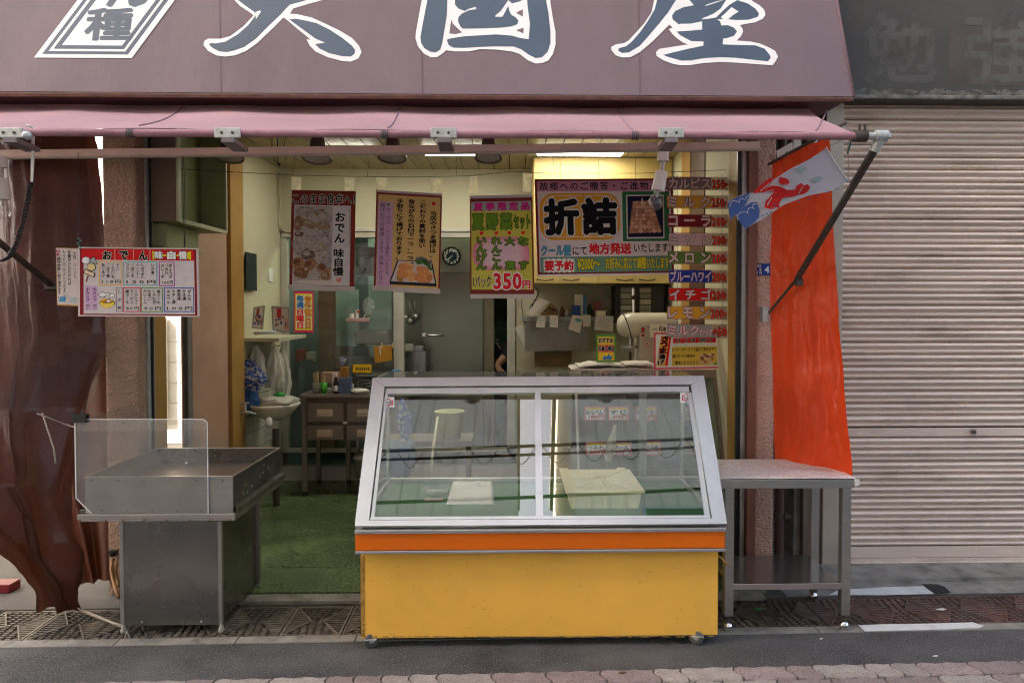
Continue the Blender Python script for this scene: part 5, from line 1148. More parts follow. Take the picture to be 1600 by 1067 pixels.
f.poly([(988, 316), (1018, 314), (1033, 364), (981, 366)], ink((.22, .10, .06)), 5)
for r in range(8):
    for c in range(7):
        q = r/7; x = lerp(989, 982, q)+(c+.5)*(lerp(28, 50, q)/7); y = 318+r*6.3; f.ell(x, y, 2.2+1.6*q, 3.0+.6*q, [ink((.42, .22, .15)), ink((.36, .17, .11)), ink((.48, .27, .19)), ink((.30, .13, .08))][random.randrange(4)], 6+r*.1, 9, 0, .2)
f.poly([(1000, 320), (1003, 309), (1006, 322)], ink((.5, .38, .25)), 7)
f.text('クール便', 844, 383, 890, 399, ink((.05, .22, .32)), 2, .05, out=K, oo=.075); f.text('にて', 893, 386, 915, 398, K, 2, .02)
f.text('地方発送', 919, 381, 984, 397, RED, 2, .05); f.text('いたします', 989, 382, 1042, 395, K, 2, .02)
f.rect(842, 401, 1048, 425.5, ink((.10, .20, .14)), 2)
n = 44; f.poly([(871+(26 if k % 2 else 22.5)*max(-1, min(1, 1.25*math.cos(2*math.pi*k/n))), 414.5+(11.5 if k % 2 else 9.5)*max(-1, min(1, 1.4*math.sin(2*math.pi*k/n)))) for k in range(n)], ink((.6, .55, .5)), 3)
f.text('要予約', 849, 407, 893, 422, RED, 4, .045); f.text('¥2000～', 900, 404, 935, 421, YEL, 3, .03, out=K, oo=.07); f.text('お好みに応じて調整いたします', 944, 403, 1043, 421, YEL, 3, .03, out=K, oo=.07)
f.done(p4_)

# ------------------------------------------------------------------ shaved ice price strips on thin cords
CLR = glass('clear_strip_plastic', (.9, .82, .82), 1.45, haze=.35, hcol=(.42, .24, .23))
SY = 4.78
rows = [('カルピス', 287, (.20, .12, .12), '250円', 1), ('ミルク', 316, (.50, .24, .04), '250円', 0), ('コーラ', 345.5, (.16, .014, .012), '200円', 0), ('ミゾレ', 374.5, (.45, .30, .30), '200円', 1), ('メロン', 403, (.09, .15, .035), '200円', 0), ('ブルーハワイ', 432, (.012, .03, .22), '200円', 0), ('イチゴ', 460.5, (.50, .012, .012), '200円', 0), ('レモン', 489, (.55, .25, .03), '200円', 0), ('ミルクかけ', 517, (.22, .23, .22), '+50円', 0)]
cols_ = ['greyish brown', 'orange', 'dark red', 'pale pink', 'green', 'dark blue', 'bright red', 'yellow orange', 'grey']
for i, (t_, y, c_, pr, ow) in enumerate(rows):
    x0 = 1042+[1, 0, 1, 3, 1, 3, 3, 0, 0][i]; dx = [0, -.5, 0, .6, 0, 0, 0, -2, 2][i]
    s_ = thing('price_strip', 'clear plastic price strip with '+cols_[i]+' name field and red price', 'price sign', P(1090, y+11, SY), 'price strips hanging on cords right of the large poster')
    f = Flat([(x0, y-11), (1140+dx, y-10), (1140+dx, y+11), (x0, y+10)], SY); f.thick = .0015; f.box(1041, y-11, 1140, y+11)
    f.sheet(CLR, s_, 'strip')
    cc = ink(c_); f.rrect(1041.5, y-10, 1111, y+9.5, 3, cc, 1)
    fg = ink((.50, .36, .36))
    n = len(t_)
    if n == 5:
        f.text('ミルク', 1043.5, y-8.5, 1090, y+7, fg, 2, .04, out=ink((.25, .02, .03)), oo=.09); f.text('かけ', 1091, y-3, 1111, y+7, fg, 2, .04, out=ink((.25, .02, .03)), oo=.08)
    else: f.text(t_, 1043.5, y-8.5, 1109, y+8, fg, 2, .045, out=K if i in (0, 1, 3, 4, 6, 7) else None, oo=.085, sp=1 if n == 4 or n > 5 else 1.75)
    f.text(pr[:-1], 1112, y-5.5, 1131.5, y+7.5, ink((.8, .025, .012)), 2, .03, out=K, oo=.07, sp=1.15); f.text('円', 1132.5, y-1, 1139.5, y+7, ink((.8, .025, .012)), 2, .02, out=K, oo=.05)
    f.done(s_)
m = MB()
for x in (1058, 1128):
    for i in range(9): m.tube([P(x, rows[i][1]-(29 if i else 22)+10.5, SY+.004), P(x+.8, rows[i][1]-14, SY+.004), P(x, rows[i][1]-9, SY+.004)], .0013, None, 4)
m.build('strip_cords', BLACK, None, 'thin black cords linking the hanging price strips', 'cord')
# ------------------------------------------------------------------ oden menu board on the left
mb = thing('menu_board', 'framed menu board with red heading and coloured price boxes hung at the left', 'menu board', P(216, 496, 3.8))
f = Flat([(122, 386), (309, 388), (311, 495), (122, 494)], 3.8); f.thick = .012; f.box(121, 386, 310.5, 495)
f.sheet(ink((.42, .36, .36)), mb); f.rect(124, 388, 308, 493, MAR, 1); f.rect(130, 391.5, 304.5, 491, ink((.42, .385, .38)), 2)
f.rect(127, 389, 305, 406, ink((.42, .012, .014)), 3)
for x in (179, 208.5, 234.5): f.rect(x, 389, x+.9, 406, ink((.5, .3, .2)), 4)
for t_, x in (('お', 161), ('で', 187), ('ん', 218)): f.text(t_, x, 392, x+13, 405, K, 5, .05, out=ink((.55, .5, .45)), oo=.09)
f.poly([(239, 391), (256, 396), (268, 398), (284, 396), (300, 391), (300, 404.5), (284, 399.5), (268, 398.5), (256, 399.5), (239, 404.5)], YEL, 4)
for t_, x in (('味', 243), ('自', 263), ('慢', 281)): f.text(t_, x, 391.5, x+12, 403.5, WHT, 5, .05, out=K, oo=.11)
def mbox(x0, y0, x1, y1, c_, cols__, price):
    f.frame(x0, y0, x1, y1, 1.4, ink(c_), 3); n = len(cols__)
    for k, t_ in enumerate(cols__):
        x = x0+3+(k+.5)*(x1-x0-6)/n
        if t_: f.text(t_, x-2.6, y0+3.5, x+2.6, y0+3.5+min(len(t_)*5.6, y1-y0-15), K, 4, .02, True)
        if k: f.rect(x0+3+k*(x1-x0-6)/n, y0+3, x0+3+k*(x1-x0-6)/n+.3, y1-10, ink((.3, .28, .27)), 3)
    f.text(price, x0+5, y1-8.5, x1-3, y1-3, K, 4, .015, sp=1.5)
mbox(154, 408, 191, 446, (.60, .28, .03), ['あつあげ', 'ごぼう巻', 'じゃがいも', 'すじ'], '110円')
mbox(192.5, 408, 246, 446, (.08, .28, .30), ['フランク', 'ごぼう天', 'ウィンナ｜', 'しゅうまい', '', 'いか巻'], '120円')
mbox(248.5, 408, 273.5, 446.5, (.28, .04, .24), ['カレ｜ボ', 'つみれ', 'ぎょうざ'], '140円')
f.frame(181, 449, 191, 487.5, .8, ink((.10, .03, .06)), 3); f.text('こ　ぶ', 183.5, 453, 188.5, 471, K, 4, .02, True); f.text('40', 183.5, 479, 188.5, 484, K, 4, .02)
mbox(192, 449, 219.5, 488, (.42, .02, .05), ['練ボ｜ル', 'ちくわぶ', 'こんにゃく'], '80円')
mbox(220, 449, 254.5, 488, (.08, .22, .05), ['だいこん', 'たまご', 'しらたき', '焼ちくわ'], '90円')
mbox(256, 448.5, 303.5, 487.5, (.03, .06, .30), ['はんぺん', 'もやし揚', '野菜揚', 'かき揚', 'がんも'], '100円')
f.rect(132, 446.5, 152, 486, ink((.40, .27, .38)), 3); f.text('小カップ', 133, 449.5, 139.5, 472, ink((.10, .02, .14)), 4, .03, True); f.text('大カップ', 144, 449.5, 150.5, 472, ink((.10, .02, .14)), 4, .03, True); f.text('個入', 133.5, 476, 139.5, 484, K, 4, .01, True); f.text('個入', 144, 476, 150.5, 484, K, 4, .01, True)
f.ell(134, 407, 7, 6, K, 4, 14); f.ell(134, 407, 6.3, 5.3, WHT, 5, 14); f.poly([(147, 400), (153, 414), (136.5, 408)], K, 5); f.poly([(146.8, 401.5), (151.8, 412.8), (138.5, 408)], ink((.25, .28, .28)), 6)
f.ell(142.5, 417.5, 7.3, 6.3, K, 6, 16); f.ell(142.5, 417.5, 6.5, 5.5, ink((.50, .40, .18)), 7, 16); f.poly([(132, 420), (149, 427), (147, 434), (130, 427)], K, 7); f.poly([(133, 421.5), (147.5, 427.5), (146, 432.5), (131.3, 426.3)], ink((.55, .42, .30)), 8); f.line((137.5, 431), (134.5, 441), 2.2, ink((.12, .06, .05)), 7)
f.ell(167, 474, 12.5, 5.5, K, 4, 18); f.ell(167, 474.5, 11.5, 4.8, YEL, 5, 18); f.ell(167, 478, 8.5, 4, ink((.6, .38, .08)), 5.5, 14); f.ell(167, 471, 10.5, 3.6, ink((.22, .10, .03)), 6, 14)
for x, y in ((160, 470), (164, 468.5), (169, 471), (174, 469.5), (171, 467.5)): f.ell(x, y, 2.6, 2, [ORG, WHT, ink((.5, .3, .1)), ink((.2, .2, .18))][int(x) % 4], 7, 8, 0, .2)
for x, y, r in ((160, 461, 5), (168, 460, 2.5), (174.5, 462, 3.5)): f.ell(x, y, r*1.12+.6, r*.75+.6, K, 4, 12, 0, .1); f.ell(x, y, r*1.1, r*.72, WHT, 5, 12, 0, .06)
f.done(mb)
for q0_ in ([P(122, 232, 4.2), P(122.5, 300, 4.0), P(123, 360, 3.85), P(123, 386, 3.8)], [P(285, 236, 4.2), P(286, 310, 4.0), P(288, 386, 3.8)], [P(287, 236, 4.21), P(289, 320, 4.0), P(289, 386, 3.8)]):
    m = MB(); m.tube(q0_, .002, None, 5); m.build('hanging_cord', BLACK, mb)
m = MB(); m.tube([P(122, 372, 3.79), P(127, 376, 3.79), P(121, 380, 3.79), P(126, 386, 3.79), P(124, 390, 3.79)], .003, None, 5); m.build('green_wire_hook', mat('green_wire', ()), mb)
mc = thing('notice_card', 'narrow ochre bordered notice card clipped to the left side of the menu board', 'notice', P(105, 479, 3.8))
f = Flat([(87, 387), (124, 388), (125, 479), (89, 477)], 3.815); f.box(87.5, 387.5, 125, 478)
f.sheet(ink((.33, .17, .04)), mc); f.rect(88.5, 388.5, 123, 476, ink((.40, .36, .34)), 1)
f.text('OK', 88.5, 391, 94.5, 400, ink((.3, .01, .05)), 2, .05, True); f.text('鍋持参致し候て頂きます。', 89.5, 402, 95, 466, K, 2, .02, True); f.text('もう千円以上につきまして', 98, 391, 103, 470, K, 2, .01, True); f.text('お鍋がいただければ', 106.5, 391, 111.5, 445, K, 2, .015, True); f.text('大鍋 パックを、', 115, 393, 120, 440, K, 2, .01, True)
f.poly([(93, 464), (103, 464), (101, 472), (91, 472)], ink((.05, .20, .36)), 2); f.poly([(107, 464), (121, 464), (119, 473), (110, 473)], ink((.28, .32, .33)), 2)
f.done(mc)

# ================================================================== green wall cabinet on the left
gc = thing('wall_cabinet', 'open pale green cabinet fixed high on the left wall', 'cabinet', (XL, 4.8, 2.2))
GCM = mat('pale_green_enamel', (.30, .33, .17), .5, var=.08, dirt=(.2, .2, .1), damt=.4); GCD = mat('olive_cabinet_panel', (.17, .19, .075), .6); BRD = mat('brown_cabinet_side', (.14, .10, .065), .6)
GX = -2.02; gy0, gy1 = 4.44, 5.2; gz0 = P(283, 346, 4.44).z; gz1 = 2.93
def gbx(a, mm, nm): m = MB(); m.box(*a, None, .003); return m.build(nm, mm, gc)
gbx((XL, GX, gy0, gy0+.03, gz0, gz1), BRD, 'front_side'); gbx((XL, GX, gy1-.02, gy1, gz0, gz1), GCM, 'rear_side')
gbx((XL, GX, gy0+.031, gy1-.021, gz0, gz0+.02), GCM, 'bottom'); gbx((XL, GX, gy0+.031, gy1-.021, gz1-.02, gz1), GCM, 'top'); gbx((XL+.0, XL+.012, gy0+.031, gy1-.021, gz0+.021, gz1-.021), GCM, 'back')
gbx((XL+.0125, XL+.018, gy0+.33, gy1-.022, gz0+.021, gz1-.021), GCD, 'sliding_door')
m = MB(); m.box(GX+.001, GX+.014, gy0, gy0+.04, gz0, gz1, None, .002); m.box(GX+.001, GX+.014, gy1-.022, gy1, gz0, gz1, None, .002); m.box(GX+.001, GX+.014, gy0+.041, gy1-.023, gz0-.004, gz0+.022, None, .002); m.box(GX+.001, GX+.014, gy0+.041, gy1-.023, gz1-.022, gz1, None, .002); m.build('face_frame', mat('pale_cabinet_edge', (.42, .43, .27), .5), gc)
m = MB(); m.box(XL, XL+.09, gy0+.07, gy1-.24, gz0-.14, gz0-.006, None, .003); m.box(XL+.08, XL+.11, gy0+.05, gy1-.22, gz0-.16, gz0-.141, None, .002); m.build('under_shelf', GCM, gc)

# ================================================================== sink corner
sk = thing('wash_basin', 'small white wall basin holding a plastic bag, on the tiled left wall', 'sink', (XL+.15, 6.1, .9))
CER = mat('white_ceramic', (.62, .58, .48), .2, dirt=(.4, .35, .25), damt=.3)
sc0 = P(430, 650, 6.1); bz = P(430, 632, 6.1).z
m = MB(); m.lathe([(0, -.13), (.07, -.125), (.13, -.09), (.185, -.02), (.20, .0), (.195, .012), (.175, .006), (.12, -.06), (.04, -.09), (0, -.09)], (XL+.21, 6.12, bz), None, 32, sx=1.05, sy=1.15); m.build('basin', CER, sk)
m = MB(); m.cyl((XL+.2, 6.12, bz-.13), (XL+.2, 6.12, bz-.20), .05, None, 16, .04); m.cyl((XL+.22, 6.12, bz-.20), (XL+.22, 6.12, .03), .028, DARKM, 14); m.build('drain_column', CER, sk)
m = MB(); m.cyl((XL+.0, 5.86, bz-.03), (XL+.10, 5.86, bz-.03), .014, None, 12); m.cyl((XL+.06, 5.86, bz-.03), (XL+.06, 5.86, bz+.04), .012, None, 12); m.box(XL+.03, XL+.09, 5.85, 5.87, bz+.04, bz+.052, None, .003); m.cyl((XL+.1, 5.86, bz-.03), (XL+.13, 5.9, bz-.05), .01, None, 10); m.build('tap', GALV, sk)
def crump(name, c, sx, sy, sz, mm, label, cat, parent=None, seed=0, amp=.25, n=3):
    bm = bmesh.new(); bmesh.ops.create_icosphere(bm, subdivisions=n, radius=1)
    for v in bm.verts:
        d = 1+amp*noise.noise(v.co*2.2+Vector((seed, 0, 0)))+amp*.5*noise.noise(v.co*6+Vector((0, seed, 0)))
        v.co = Vector((v.co.x*sx*d, v.co.y*sy*d, v.co.z*sz*d))+Vector(c)
    m = MB(); bm.verts.index_update(); m.add([v.co.copy() for v in bm.verts], [[v.index for v in f_.verts] for f_ in bm.faces], None, True); bm.free()
    return m.build(name, mm, parent, label, cat)
PB = mat('white_plastic_bag', (.62, .60, .52), .35, trans=.3, bump=.5, bs=30, bd=.02, dirt=(.3, .3, .25), damt=.3)
crump('plastic_bag', (XL+.25, 6.1, bz+.035), .15, .17, .04, PB, 'crumpled clear plastic bag lying in the white basin', 'plastic bag', seed=4)
q = P(417, 662, 5.8); crump('sponge_cup', (q.x, 5.85, q.z), .028, .03, .042, mat('white_cup_plastic', (.62, .62, .60), .4), 'small white cup with blue mark hanging under the basin tap', 'cup', seed=2, amp=.25)
# hanging shopping bags
def hbag(pts, D, mm, label, sway=.03, seed=1):
    top_, wid, bot_ = pts     # top pixel, widths at heights
    def fn(u, v):
        y = lerp(top_[1], bot_[1], v); k = v*(len(wid)-1); i = min(int(k), len(wid)-2); ww = lerp(wid[i], wid[i+1], k-i); x = lerp(top_[0], bot_[0], v)
        t = 2*math.pi*u; c = P(x, y, D); r = ww/F*D
        n_ = 1+.28*noise.noise(Vector((math.cos(t)*2, math.sin(t)*2, v*4+seed)))+.10*math.sin(9*t+v*3)
        return c+Vector((r*math.cos(t)*n_, .5*r*math.sin(t)*n_+.02, 0))
    m = MB(); m.grid(fn, 40, 26); return m.build('plastic_bag', mm, None, label, 'plastic bag', 'plastic bags on hooks under the left shelf', fixn=False)
PBL = mat('blue_printed_bag', (.06, .13, .42), .4, trans=.3, bump=.5, bs=30, bd=.02, speck=((.5, .52, .56), 42, .50))
PBB = mat('blue_bag_plain', (.03, .12, .33), .35, trans=.3, bump=.5, bs=30, bd=.02, dirt=(.3, .4, .5), damt=.4)
hbag(((398, 540), [3, 8, 11, 13, 14, 12], (400, 590)), 6.05, PB, 'white shopping bag hanging behind the blue printed bag')
hbag(((427, 542), [3, 9, 13, 15, 17, 16, 12], (425, 606)), 6.15, PB, 'white shopping bag with green leaf print, middle of the hooks', seed=5)
hbag(((440, 541), [2, 6, 9, 12, 14, 10, 8], (441, 628)), 6.3, PB, 'long white shopping bag with green foot at the right hook', seed=8)
hbag(((386, 562), [5, 13, 20, 24, 20, 10], (392, 612)), 5.98, PBL, 'blue and white printed bag hanging next to the ochre post', seed=9)
hbag(((388, 608), [9, 12, 14, 13, 9], (391, 642)), 5.97, PBB, 'plain blue bag tail hanging lowest beside the ochre post', seed=11)
m = MB(); m.tube([P(402+3*math.sin(k*.5), 546+k*4, 6.1) for k in range(11)], .012, None, 8); m.build('leather_strap', mat('brown_strap', (.12, .035, .015), .5), None, 'dark brown strap hanging between the white shopping bags', 'strap')
crump('green_wrapper', P(437, 618, 6.1), .05, .03, .03, mat('green_wrapper_film', (.03, .32, .06), .35, var=.3, vs=30), 'bright green wrapper at the foot of the hanging bags', 'wrapper', seed=6)
hs_ = thing('wall_shelf', 'narrow cream shelf with hooks on the left wall', 'shelf', (XL, 6.3, P(400, 527, 6.0).z))
zsh = P(400, 528, 6.0).z
m = MB(); m.box(XL+.0, XL+.30, 5.97, 6.75, zsh-.03, zsh, None, .003); m.build('board', mat('cream_shelf', (.50, .47, .34), .5), hs_)
m = MB()
for y in (6.05, 6.15, 6.3, 6.5): m.tube([(XL+.16, y, zsh-.03), (XL+.16, y, zsh-.07), (XL+.19, y, zsh-.085), (XL+.21, y, zsh-.07)], .004, None, 6)
m.build('hooks', GALV, hs_)
# framed cards on the shelf
def framed(pts, D, label, c1):
    t = thing('framed_card', label, 'picture frame', P(pts[3][0], pts[3][1], D), 'clear framed cards on the left shelf'); f = Flat(pts, D); f.thick = .008
    f.sheet(mat('clear_acrylic_frame', (.40, .40, .37), .2), t, 'frame'); x0, y0 = pts[0]; x1, y1 = pts[2]; w_ = x1-x0
    f.rect(x0+2, y0+3, x1-2, y1-3, ink((.48, .45, .42)), 1); f.rect(x0+w_*.3, y0+3, x0+w_*.55, y0+(y1-y0)*.45, ink(c1), 2)
    for k in range(14): f.ell(x0+w_*.42+random.uniform(-.25, .25)*w_, y0+(y1-y0)*random.uniform(.4, .8), 1.7, 1.8, [ink((.05, .08, .2)), ink((.3, .05, .05)), ink((.2, .2, .3))][k % 3], 3, 6)
    f.rect(x0+w_*.68, y0+(y1-y0)*.48, x0+w_*.9, y0+(y1-y0)*.88, ink((.55, .16, .08)), 2); f.rect(x0+w_*.71, y0+(y1-y0)*.52, x0+w_*.87, y0+(y1-y0)*.84, ink((.5, .46, .42)), 3); f.text('心' if w_ > 25 else '福', x0+w_*.73, y0+(y1-y0)*.56, x0+w_*.85, y0+(y1-y0)*.8, K, 4, .03)
    f.done(t)
framed([(396, 480), (414, 477), (411, 515), (393, 513)], 6.15, 'smaller framed card with red ribbon print, left on the shelf', (.25, .05, .04))
framed([(424, 478), (452, 480), (453, 519), (426, 518)], 6.05, 'larger framed card with red ribbon print, right on the shelf', (.4, .04, .04))
m = MB(); m.tube([P(397, 521, 6.0), P(431, 519, 6.0)], .013, None, 10); m.build('rolled_paper', mat('blue_white_roll', (.45, .5, .52), .5), None, 'rolled pale blue paper lying on the left shelf', 'paper roll')
# holiday notices
def holiday(pts, D, label, sm):
    t = thing('holiday_notice', label, 'notice', P((pts[2][0]+pts[3][0])/2, pts[2][1], D), 'regular holiday notices'); f = Flat(pts, D); x0, y0 = pts[0]; x1, y1 = pts[2]
    f.sheet(ink((.45, .02, .10)), t); f.rect(x0+2, y0+3.5, x1-2, y1-3.5, YEL, 1); f.rect(x0+3.5, y0+6, x1-(3.5 if not sm else 8), y1-6, ink((.60, .52, .40)), 2)
    if not sm: f.text('定休日', x0+16.5, y0+7, x1-3.5, y1-7, ink((.65, .20, .03)), 3, .04, True, out=K, oo=.07)
    xm = x0+15 if not sm else x1-7; h = y1-y0-13
    f.text('毎週', x0+4.3, y0+6.5, xm, y0+6.5+h*.38, ink((.02, .12, .30)), 3, .05, True); f.text('日曜日', x0+4.3, y0+6.5+h*.42, xm, y1-6.5, ink((.5, .02, .03)), 3, .05, True); f.done(t)
holiday([(459.5, 455), (490, 456), (490, 520), (459.5, 519)], 6.6, 'magenta and yellow holiday notice below the brown photo poster', False)
holiday([(383, 454), (399.5, 455), (399.5, 514), (383, 514)], 6.3, 'half hidden magenta holiday notice above the left shelf', True)
m = MB(); m.box(XL+.02, XL+.03, 6.0, 6.25, P(383, 454, 6.1).z, P(383, 395, 6.1).z, None, .002); wm = m.build('wall_mirror', mat('dark_mirror_frame', (.03, .04, .035), .2), None, 'small dark framed mirror on the left wall above the shelf', 'mirror')

# ================================================================== drawer cabinet
dc = thing('drawer_cabinet', 'old bronze coloured metal cabinet of drawers on tall legs', 'cabinet', (-1.5, 6.6, .03))
DBR = mat('worn_bronze_metal', (.23, .19, .16), .4, .6, var=.2, vs=5, dirt=(.12, .09, .07), damt=.6, ds=5)
dy = 6.4; dx0 = P(471, 620, dy).x; dx1 = P(625, 620, dy).x; dzt = P(500, 616, dy).z; dzb = P(500, 687, dy).z
m = MB(); m.box(dx0-.01, dx1, dy-.015, 6.95, dzt-.03, dzt, None, .004); m.build('top', DBR, dc)
m = MB(); m.box(dx0, dx1, dy+.012, 6.94, dzb, dzt-.031, None, .003); m.build('carcass', mat('dark_bronze_carcass', (.12, .09, .07), .5, .5), dc)
for x in (dx0, dx0+.28, dx1-.04):
    for y in (dy, 6.85):
        if x == dx0+.28 and y == dy: continue
        m = MB(); m.box(x, x+.04, y-.0, y+.04, .07, dzt-.032, None, .003); m.build('leg', DBR, dc)
        m = MB(); m.lathe([(0, 0), (.02, .004), (.024, .02), (.015, .04)], (x+.02, y+.02, .03), None, 12); m.build('castor', BLACK, dc)
for (a, b_, c_, d_) in ((480, 630, 537, 659), (542, 630, 600, 659), (480, 665, 537, 687), (542, 665, 600, 687)):
    pa = P(a, b_, dy); pb = P(c_, d_, dy); m = MB(); m.box(pa.x, pb.x, dy-.003, dy+.012, pb.z, pa.z, None, .003); dr = m.build('drawer', DBR, dc)
    cx_ = (pa.x+pb.x)/2; cz_ = (pa.z+pb.z)/2; m = MB(); m.box(cx_-.075, cx_+.065, dy-.009, dy-.0035, cz_-.035, cz_+.03, None, .002); m.box(cx_-.06, cx_+.05, dy-.022, dy-.010, cz_-.012, cz_+.012, None, .004); m.build('handle', mat('pale_bronze', (.55, .45, .34), .35, .7), dr)
m = MB(); m.box(P(543, 661, dy).x-.04, P(543, 661, dy).x+.0, dy-.004, dy+.01, P(0, 664, dy).z, P(0, 660.5, dy).z); m.build('label_tag', PAPERW, dc)
# things on the cabinet
def boxy(name, px, D, d, mm, label, cat, bev=.004, group=None):
    a = P(px[0], px[1], D); b_ = P(px[2], px[3], D); m = MB(); m.box(a.x, b_.x, D, D+d, b_.z, a.z, None, bev); return m.build(name, mm, None, label, cat, group)
def cup(name, px, D, mm, label, cat, items=None, par=None):
    a = P(px[0], px[1], D); b_ = P(px[2], px[3], D); r = (b_.x-a.x)/2; cx_ = (a.x+b_.x)/2; h = a.z-b_.z
    t = thing(name, label, cat, (cx_, D, b_.z)); m = MB(); m.lathe([(0, 0), (r*.85, 0), (r, h), (r*.93, h), (r*.8, .006), (0, .006)], (cx_, D, b_.z), None, 20); m.build('cup', mm, t)
    if items:
        for k in range(items[0]):
            an = random.uniform(0, 6.28); q = random.uniform(.2, .8)*r; m = MB(); p0 = Vector((cx_+q*.5*math.cos(an), D+q*.5*math.sin(an), b_.z+.01)); m.cyl(p0, (cx_+1.1*q*math.cos(an), D+q*math.sin(an), b_.z+h+items[1]*random.uniform(.7, 1)), .003, None, 6); m.build('stick', items[2], t)
    return t
GLC = glass('frosted_cup', (.8, .82, .78), 1.4, haze=.35, hcol=(.4, .4, .34))
WOODL = mat('pale_wood', (.50, .36, .17), .6)
cup('chopstick_cup', (488, 598, 503, 616), 6.5, GLC, 'cloudy plastic cup of wooden chopsticks on the drawer cabinet', 'cup', (12, .10, WOODL))
cup('green_cup', (501, 597, 511.5, 616), 6.45, mat('bright_green_plastic', (.04, .30, .03), .35), 'bright green cup of sticks on the drawer cabinet', 'cup', (7, .07, WOODL))
cup('clear_cup', (510, 606, 524, 616), 6.55, GLC, 'low clear tub between the green cup and the dark bottle', 'tub')
boxy('paper_box', (501, 582, 528, 598), 6.75, .1, mat('salmon_card', (.36, .20, .13), .7), 'salmon coloured card box behind the green cup', 'box')
bt = P(525, 616, 6.44); t = thing('sauce_bottle', 'slim dark sauce bottle with white label on the drawer cabinet', 'bottle', bt)
m = MB(); m.lathe([(0, 0), (.020, 0), (.022, .01), (.022, .09), (.012, .125), (.010, .15), (.012, .152), (.012, .165), (0, .166)], bt, None, 20); m.build('glass', mat('dark_bottle_glass', (.025, .01, .01), .12), t)
m = MB(); m.lathe([(.0225, .03), (.0228, .031), (.0228, .078), (.0225, .079)], bt, None, 20); m.build('label', PAPERW, t)
m = MB(); m.lathe([(.0125, .150), (.014, .151), (.014, .185), (0, .187)], bt, None, 16); m.build('cap', mat('white_cap', (.6, .5, .5), .4), t)
t = thing('tool_holder', 'slate blue holder with knife block and feather brush on the drawer cabinet', 'holder', P(538, 617, 6.42))
a = P(529, 590, 6.42); b_ = P(548, 616, 6.42); m = MB(); m.box(a.x, b_.x, 6.42, 6.5, b_.z, a.z, None, .006); m.build('holder', mat('slate_blue_plastic', (.08, .12, .19), .5), t)
a = P(531, 573, 6.45); b_ = P(544, 592, 6.45); m = MB(); m.box(a.x, b_.x, 6.44, 6.48, b_.z-.03, a.z, None, .004); m.build('knife_block', mat('orange_brown_wood', (.30, .13, .03), .5), t)
m = MB(); rr = random.Random(2)
for k in range(30): p0 = P(534, 575, 6.46); m.tube([p0, P(534+rr.uniform(-5, 5), 565, 6.46), P(534+rr.uniform(-8, 8), rr.uniform(556, 563), 6.46)], .0015, None, 4)
m.build('brush', mat('lilac_bristle', (.30, .30, .42), .6), t)
boxy('paper_pad', (548, 600, 551, 616), 6.5, .05, PAPERW, 'thin white pad standing beside the slate blue holder', 'pad')
q = P(560, 610, 6.4); crump('folded_cloth', (q.x, 6.45, dzt+.022), .085, .06, .026, mat('white_cotton_cloth', (.62, .60, .52), .8, bump=.4, bs=40), 'folded white cloth at the right end of the drawer cabinet', 'cloth', seed=3, amp=.2)
# second shelf with basket and slips
wt = thing('work_table', 'steel work table with stacked papers behind the display counter', 'table', (-.9, 6.75, .03))
a = P(555, 583, 6.7); b_ = P(627, 583, 6.7); m = MB(); m.box(a.x, b_.x, 6.6, 6.93, a.z-.02, a.z, None, .003); m.build('table_top', STEELD, wt)
for x in (a.x+.02, b_.x-.05):
    m = MB(); m.box(x, x+.03, 6.62, 6.65, .03, a.z-.021, None, .002); m.build('leg', STEELD, wt)
m = MB(); rr = random.Random(5)
for k in range(7): x = lerp(a.x, b_.x, .45+rr.uniform(-.2, .2)); z0 = a.z-.14+k*.013; m.box(x-.12, x+.12, 6.62, 6.85, z0, z0+.009, None, 0)
m.box(a.x+.02, b_.x-.02, 6.61, 6.9, a.z-.165, a.z-.145); m.build('stacked_trays', STEELD, wt)
t = thing('yellow_basket', 'small bright yellow perforated plastic basket', 'basket', P(565, 583, 6.64)); YB_ = mat('bright_yellow_plastic', (.72, .42, .01), .4)
a = P(551, 570.5, 6.62); b_ = P(578, 582.5, 6.62)
m = MB(); d = .09; th = .004; z0, z1 = b_.z, a.z
for (p, q) in (((a.x, 6.62), (b_.x, 6.62)), ((a.x, 6.62+d), (b_.x, 6.62+d))):
    m.box(p[0], q[0], p[1], p[1]+th, z0, z0+.014); m.box(p[0], q[0], p[1], p[1]+th, z1-.020, z1)
    n = 8
    for k in range(n+1): x = lerp(p[0], q[0]-.006, k/n); m.box(x, x+.006, p[1]+.0005, p[1]+th-.0005, z0+.014, z1-.020)
m.box(a.x, a.x+th, 6.624+.001, 6.62+d, z0, z1); m.box(b_.x-th, b_.x, 6.625, 6.62+d, z0, z1); m.box(a.x, b_.x, 6.625, 6.62+d, z0, z0+.004); m.build('basket', YB_, t)
boxy('blue_box', (612, 578, 625, 583.5), 6.62, .05, mat('sky_blue_plastic', (.04, .20, .38), .4), 'small sky blue box at the foot of the window mullion', 'box')
t = thing('order_slips', 'orange clipboard sheet pegged to a line behind the window', 'clipboard', P(597, 565, 6.9)); f = Flat([(584, 541), (612, 539), (613, 563), (586, 567)], 6.9)
f.sheet(mat('orange_card', (.42, .19, .02), .6), t); f.rect(593, 541, 595, 553, PAPERW, 1); f.done(t, 'white_strip'); m = MB()
for q in (593, 610): m.box(P(q, 0, 6.9).x, P(q+2, 0, 6.9).x, 6.885, 6.905, P(0, 545, 6.9).z, P(0, 536, 6.9).z)
m.build('pegs', WOODL, t); m = MB(); m.tube([P(572, 541, 6.9), P(614, 539, 6.9)], .003, None, 5); m.build('line', GALV, t)
